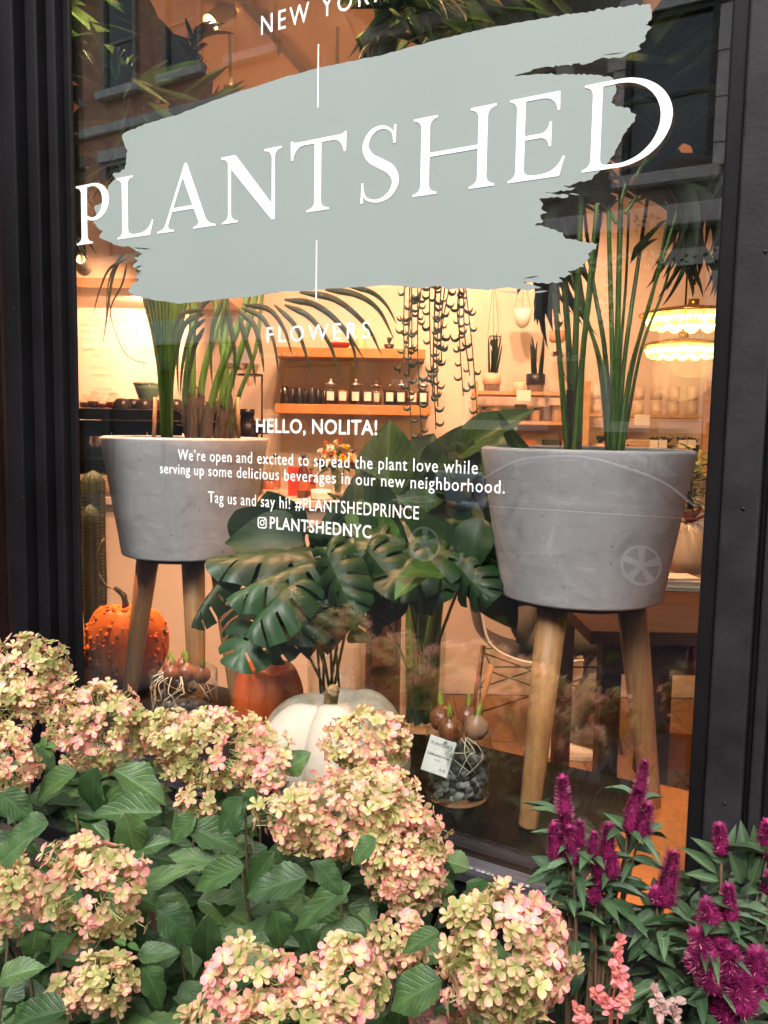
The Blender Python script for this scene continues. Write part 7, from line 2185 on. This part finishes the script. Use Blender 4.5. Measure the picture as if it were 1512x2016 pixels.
# ---------------------------------------------------------------- celosia
M_cel = mat('magenta_plume', (.15, .003, .06), rough=.6, var=.3, vs=60, col2=(.30, .008, .11))
M_celt = mat('pale_plume_tip', (.75, .30, .38), rough=.6)
M_celleaf = leaf_mat('celosia_leaf', (.035, .075, .03), (.07, .13, .055), rough=.45, veins=14, transl=.18, rand=.4, vcol=(.20, .26, .20), vshow=.5)
M_celst = mat('red_green_stem', (.12, .07, .04), rough=.6, var=.4, vs=10)
LL = [leafgrid(lance, 9, (-1, -.4, 0, .4, 1), f, lambda t, c=c: -c * t * t, .01, seed=i).mesh('leaf', M_celleaf) for i, (f, c) in enumerate(((.25, .15), (.3, .35), (.2, .5), (.4, .1)))]
def plume(pl, x0, y0, x1, y1, wpx, d, seed, pale=0.0, fluffy=1.0):
    """x0, y0 the foot, x1, y1 the tip"""
    rr = random.Random(seed)
    B, T = dp(x0, y0, d), dp(x1, y1, d - .01)
    ax = T - B; L = ax.length; ax.normalize()
    s1_ = ax.cross(V((0, -1, .1))).normalized(); s2_ = ax.cross(s1_)
    R0 = wpx / 2 / 1655 * d * 1.15
    prof = lambda t: (min(1, t * 6 + .35) * (1 - t) ** .62)
    core = MB().tube([B + ax * L * t for t in (0, .1, .3, .5, .7, .85, .96)], [R0 * .75 * prof(t) + .0006 for t in (0, .1, .3, .5, .7, .85, .96)], 10)
    c_ = core.build('plume', M_cel, pl, smooth=True)
    br, tip = MB(), MB()
    nb = int(1300 * (L / .07))
    for i in range(nb):
        t = rr.random() ** .85
        a = rr.uniform(0, 6.28)
        o_ = s1_ * math.cos(a) + s2_ * math.sin(a)
        r_ = R0 * prof(t)
        p = B + ax * (L * t) + o_ * r_ * .6
        dl = (o_ + ax * rr.uniform(.2, .9)).normalized()
        ln = R0 * rr.uniform(.35, .7) * fluffy
        q = dl.cross(ax)
        q = q.normalized() * .00055 if q.length > .01 else s1_ * .0006
        (tip if (rr.random() < max(pale, .05) and t < .8) else br).add([p - q, p + q, p + dl * ln + q * .4, p + dl * ln - q * .4], [(0, 1, 2, 3)])
    br.build('bristles', M_cel, c_, kind='stuff')
    if tip.v: tip.build('pale_bristles', M_celt, c_, kind='stuff')
    return B
def celosia(label, ctr, plumes, leaves, seed):
    rr = random.Random(seed)
    p = dp(*ctr)
    t = thing('celosia', label, 'celosia', (p.x, p.y, TZ - .04), 'magenta celosia plants')
    base = V((p.x, p.y, TZ - .04))
    for i, (x0, y0, x1, y1, w_, d, pale, fl) in enumerate(plumes):
        B = plume(t, x0, y0, x1, y1, w_, d, seed * 50 + i, pale, fl)
        if y1 > 1860 and i % 2: continue
        P_ = smooth_path([B + V((0, 0, .004)), B.lerp(base, .35) + V((rr.uniform(-.01, .01), 0, -.0)), base + V((rr.uniform(-.02, .02), rr.uniform(-.02, .02), 0))], 10)
        MB().tube(P_, [.0016 + .0002 * k for k in range(11)], 7).build('stem', M_celst, t, smooth=True)
        # whorls of leaves down the stem
        for k in range(7):
            q = P_[min(9, 0 + k // 2)] - V((0, 0, .004 * k))
            a = rr.uniform(0, 6.28)
            dr_ = V((math.cos(a), math.sin(a), rr.uniform(.0, .8))).normalized()
            place(rr.choice(LL), 'leaf', frame(q, q + dr_ * rr.uniform(.035, .065), rr.uniform(.011, .017), UP + dr_ * .1), t)
    for (x0, y0, x1, y1, w_, d) in leaves:
        B, T = dp(x0, y0, d), dp(x1, y1, d + rr.uniform(-.02, .02))
        place(rr.choice(LL), 'leaf', frame(B, T, w_ / 1655 * d, (CAM - B).normalized() + UP * .6), t)
    return t
d_ = 1.12
celosia('celosia with a cluster of magenta plumes in front of the dark platform', (1160, 1800, d_ + .03),
        [(1112, 1620, 1107, 1532, 34, d_, .22, 1), (1118, 1665, 1112, 1600, 30, d_, 0, 1), (1095, 1690, 1090, 1624, 30, d_, 0, 1), (1128, 1700, 1122, 1630, 30, d_ - .01, 0, 1), (1140, 1665, 1142, 1618, 24, d_, 0, 1), (1165, 1690, 1170, 1640, 22, d_, 0, 1), (1195, 1700, 1198, 1625, 34, d_, 0, 1),
         (1202, 1728, 1205, 1685, 34, d_, 0, 1), (1182, 1750, 1172, 1700, 24, d_, 0, 1), (1172, 1775, 1170, 1750, 26, d_, 0, 1), (1235, 1640, 1258, 1555, 34, d_, .1, 1), (1255, 1580, 1270, 1500, 28, d_, .25, 1), (1258, 1650, 1276, 1586, 38, d_, 0, 1)],
        [(1240, 1640, 1192, 1600, 22, d_), (1275, 1640, 1308, 1615, 20, d_), (1245, 1670, 1308, 1674, 22, d_), (1100, 1720, 1050, 1680, 30, d_), (1100, 1725, 1032, 1730, 22, d_), (1110, 1715, 1108, 1745, 20, d_), (1175, 1700, 1200, 1745, 30, d_), (1130, 1715, 1165, 1700, 26, d_), (1190, 1770, 1260, 1820, 30, d_), (1150, 1800, 1200, 1860, 30, d_),
         (1245, 1690, 1310, 1700, 18, d_), (1225, 1740, 1300, 1740, 18, d_), (1180, 1760, 1235, 1735, 22, d_), (1130, 1790, 1060, 1760, 26, d_), (1240, 1830, 1310, 1780, 24, d_), (1260, 1860, 1340, 1900, 26, d_)], 3)
celosia('celosia with two magenta plumes before the right window jamb', (1325, 1850, d_ + .05),
        [(1305, 1785, 1327, 1680, 44, d_, .08, 1), (1292, 1775, 1292, 1750, 30, d_, 0, 1), (1360, 1850, 1362, 1805, 34, d_ + .05, 0, 1)],
        [(1290, 1830, 1240, 1800, 20, d_), (1310, 1840, 1360, 1830, 22, d_), (1300, 1850, 1310, 1900, 24, d_), (1310, 1820, 1380, 1790, 22, d_), (1320, 1880, 1340, 1910, 22, d_), (1280, 1850, 1230, 1890, 22, d_), (1290, 1900, 1350, 1960, 26, d_)], 4)
d2 = 1.08
celosia('celosia crowded with feathery magenta plumes at the right edge', (1430, 1880, d2 + .04),
        [(1420, 1682, 1417, 1625, 32, d2, .05, 1), (1437, 1812, 1433, 1745, 34, d2, 0, 1), (1400, 1825, 1392, 1775, 40, d2, 0, 1), (1385, 1880, 1375, 1835, 44, d2, .22, 1.15), (1370, 1910, 1372, 1870, 40, d2, .2, 1.15), (1400, 1950, 1398, 1885, 52, d2 - .01, .12, 1.1), (1440, 1950, 1436, 1870, 52, d2 - .01, .1, 1.1), (1460, 1990, 1455, 1925, 60, d2 - .02, .05, 1.1), (1490, 1930, 1492, 1875, 50, d2 - .01, 0, 1.1), (1420, 1900, 1418, 1850, 40, d2, 0, 1.1),
         (1510, 1690, 1512, 1620, 38, d2, 0, 1), (1515, 1760, 1517, 1720, 30, d2, 0, 1), (1430, 2010, 1430, 1950, 50, d2, 0, 1.1), (1497, 1965, 1495, 1940, 24, d2, 0, 1)],
        [(1415, 1690, 1375, 1650, 22, d2), (1420, 1700, 1390, 1660, 22, d2), (1410, 1720, 1340, 1665, 22, d2), (1425, 1700, 1440, 1640, 22, d2), (1415, 1735, 1350, 1718, 24, d2), (1425, 1760, 1460, 1740, 20, d2), (1470, 1720, 1462, 1625, 34, d2), (1490, 1720, 1485, 1625, 30, d2), (1460, 1740, 1440, 1680, 26, d2), (1450, 1790, 1410, 1765, 26, d2), (1470, 1790, 1512, 1790, 26, d2), (1470, 1760, 1520, 1745, 24, d2), (1460, 1840, 1520, 1850, 28, d2), (1450, 1830, 1400, 1835, 24, d2), (1470, 1870, 1515, 1900, 26, d2), (1480, 1740, 1500, 1680, 24, d2)], 5)
Rc2 = random.Random(77)
fillc = [o for o in COL.objects if o.name.startswith('celosia') and o.parent is None]
for i in range(330):
    px, py = Rc2.uniform(1080, 1560), Rc2.uniform(1740, 2060)
    if py < 1900 - (px - 1080) * .55 and px < 1330: continue
    d = 1.12 + Rc2.uniform(.0, .16)
    a = Rc2.uniform(0, 6.28); L = Rc2.uniform(50, 85)
    B, T = dp(px, py, d), dp(px + L * math.cos(a), py + L * math.sin(a) * .7, d + Rc2.uniform(-.04, .03))
    pl = fillc[0] if px < 1270 else (fillc[1] if px < 1380 else fillc[2])
    place(Rc2.choice(LL), 'leaf', frame(B, T, L * .28 / 1655 * d, (CAM - B).normalized() + UP * .8 + V((Rc2.uniform(-.4, .4), 0, 0))), pl)

# ---------------------------------------------------------------- barberry sprigs
M_bar = leaf_mat('coral_round_leaf', (.52, .10, .10), (.70, .22, .19), rough=.45, veins=3, transl=.25, rand=.2, vein_amt=.1)
M_bar2 = leaf_mat('dusty_pink_leaf', (.30, .16, .15), (.42, .26, .22), rough=.5, veins=3, transl=.25, rand=.25, vein_amt=.1)
rl = [leafgrid(lambda t: max(.03, math.sin(math.pi * t ** .8) ** .6) * .9, 6, (-1, -.5, 0, .5, 1), .15, lambda t: -.1 * t * t).mesh('leaf', m) for m in (M_bar, M_bar2)]
def sprig(label, pts, d, n, mi, seed, size=19):
    rr = random.Random(seed)
    b = dp(*pts[-1], d)
    t = thing('barberry_sprig', label, 'shrub', (b.x, b.y, TZ - .04), 'barberry sprigs')
    P_ = smooth_path([dp(x, y, d) for x, y in pts] + [V((b.x, b.y, TZ - .04))], 40)
    MB().tube(P_, .0013, 6).build('stem', mat('red_twig', (.25, .05, .04), rough=.6), t, smooth=True)
    for i in range(n):
        k = int(40 * (i / n) * (len(pts) / (len(pts) + 1)) * .9)
        p = P_[k]
        a = rr.uniform(0, 6.28)
        dd_ = (RIGHT * math.cos(a) + UP * (math.sin(a) * .8 + .2) - FWD * rr.uniform(-.1, .7)).normalized()
        L = size / 1655 * d * rr.uniform(.75, 1.15)
        place(rl[mi], 'leaf', frame(p, p + dd_ * L, L * .75, (CAM - p).normalized() + UP * .5), t)
sprig('upright coral pink barberry sprig beside the largest bloom', [(1218, 1850), (1212, 1890), (1222, 1930), (1205, 1990)], 1.0, 46, 0, 1)
sprig('coral barberry sprig leaning left at the bottom edge', [(1172, 1945), (1185, 1975), (1200, 2020)], 1.0, 26, 0, 2)
sprig('short coral barberry sprig leaning right at the bottom edge', [(1238, 1945), (1225, 1975), (1215, 2020)], 1.0, 24, 0, 3)
sprig('dusty pink barberry sprig at the bottom between the celosias', [(1285, 1950), (1300, 1990), (1300, 2030)], 1.02, 28, 1, 4)
sprig('dusty pink barberry sprig right of its dusty twin', [(1330, 1965), (1322, 2000), (1330, 2030)], 1.04, 22, 1, 5)
sprig('brownish pink barberry sprig under the left side of the largest bloom', [(850, 1990), (835, 2020), (840, 2040)], 1.1, 16, 1, 6)
sprig('faded pink barberry sprig right under the largest bloom', [(1135, 1985), (1150, 2010), (1150, 2040)], 1.02, 18, 0, 7)
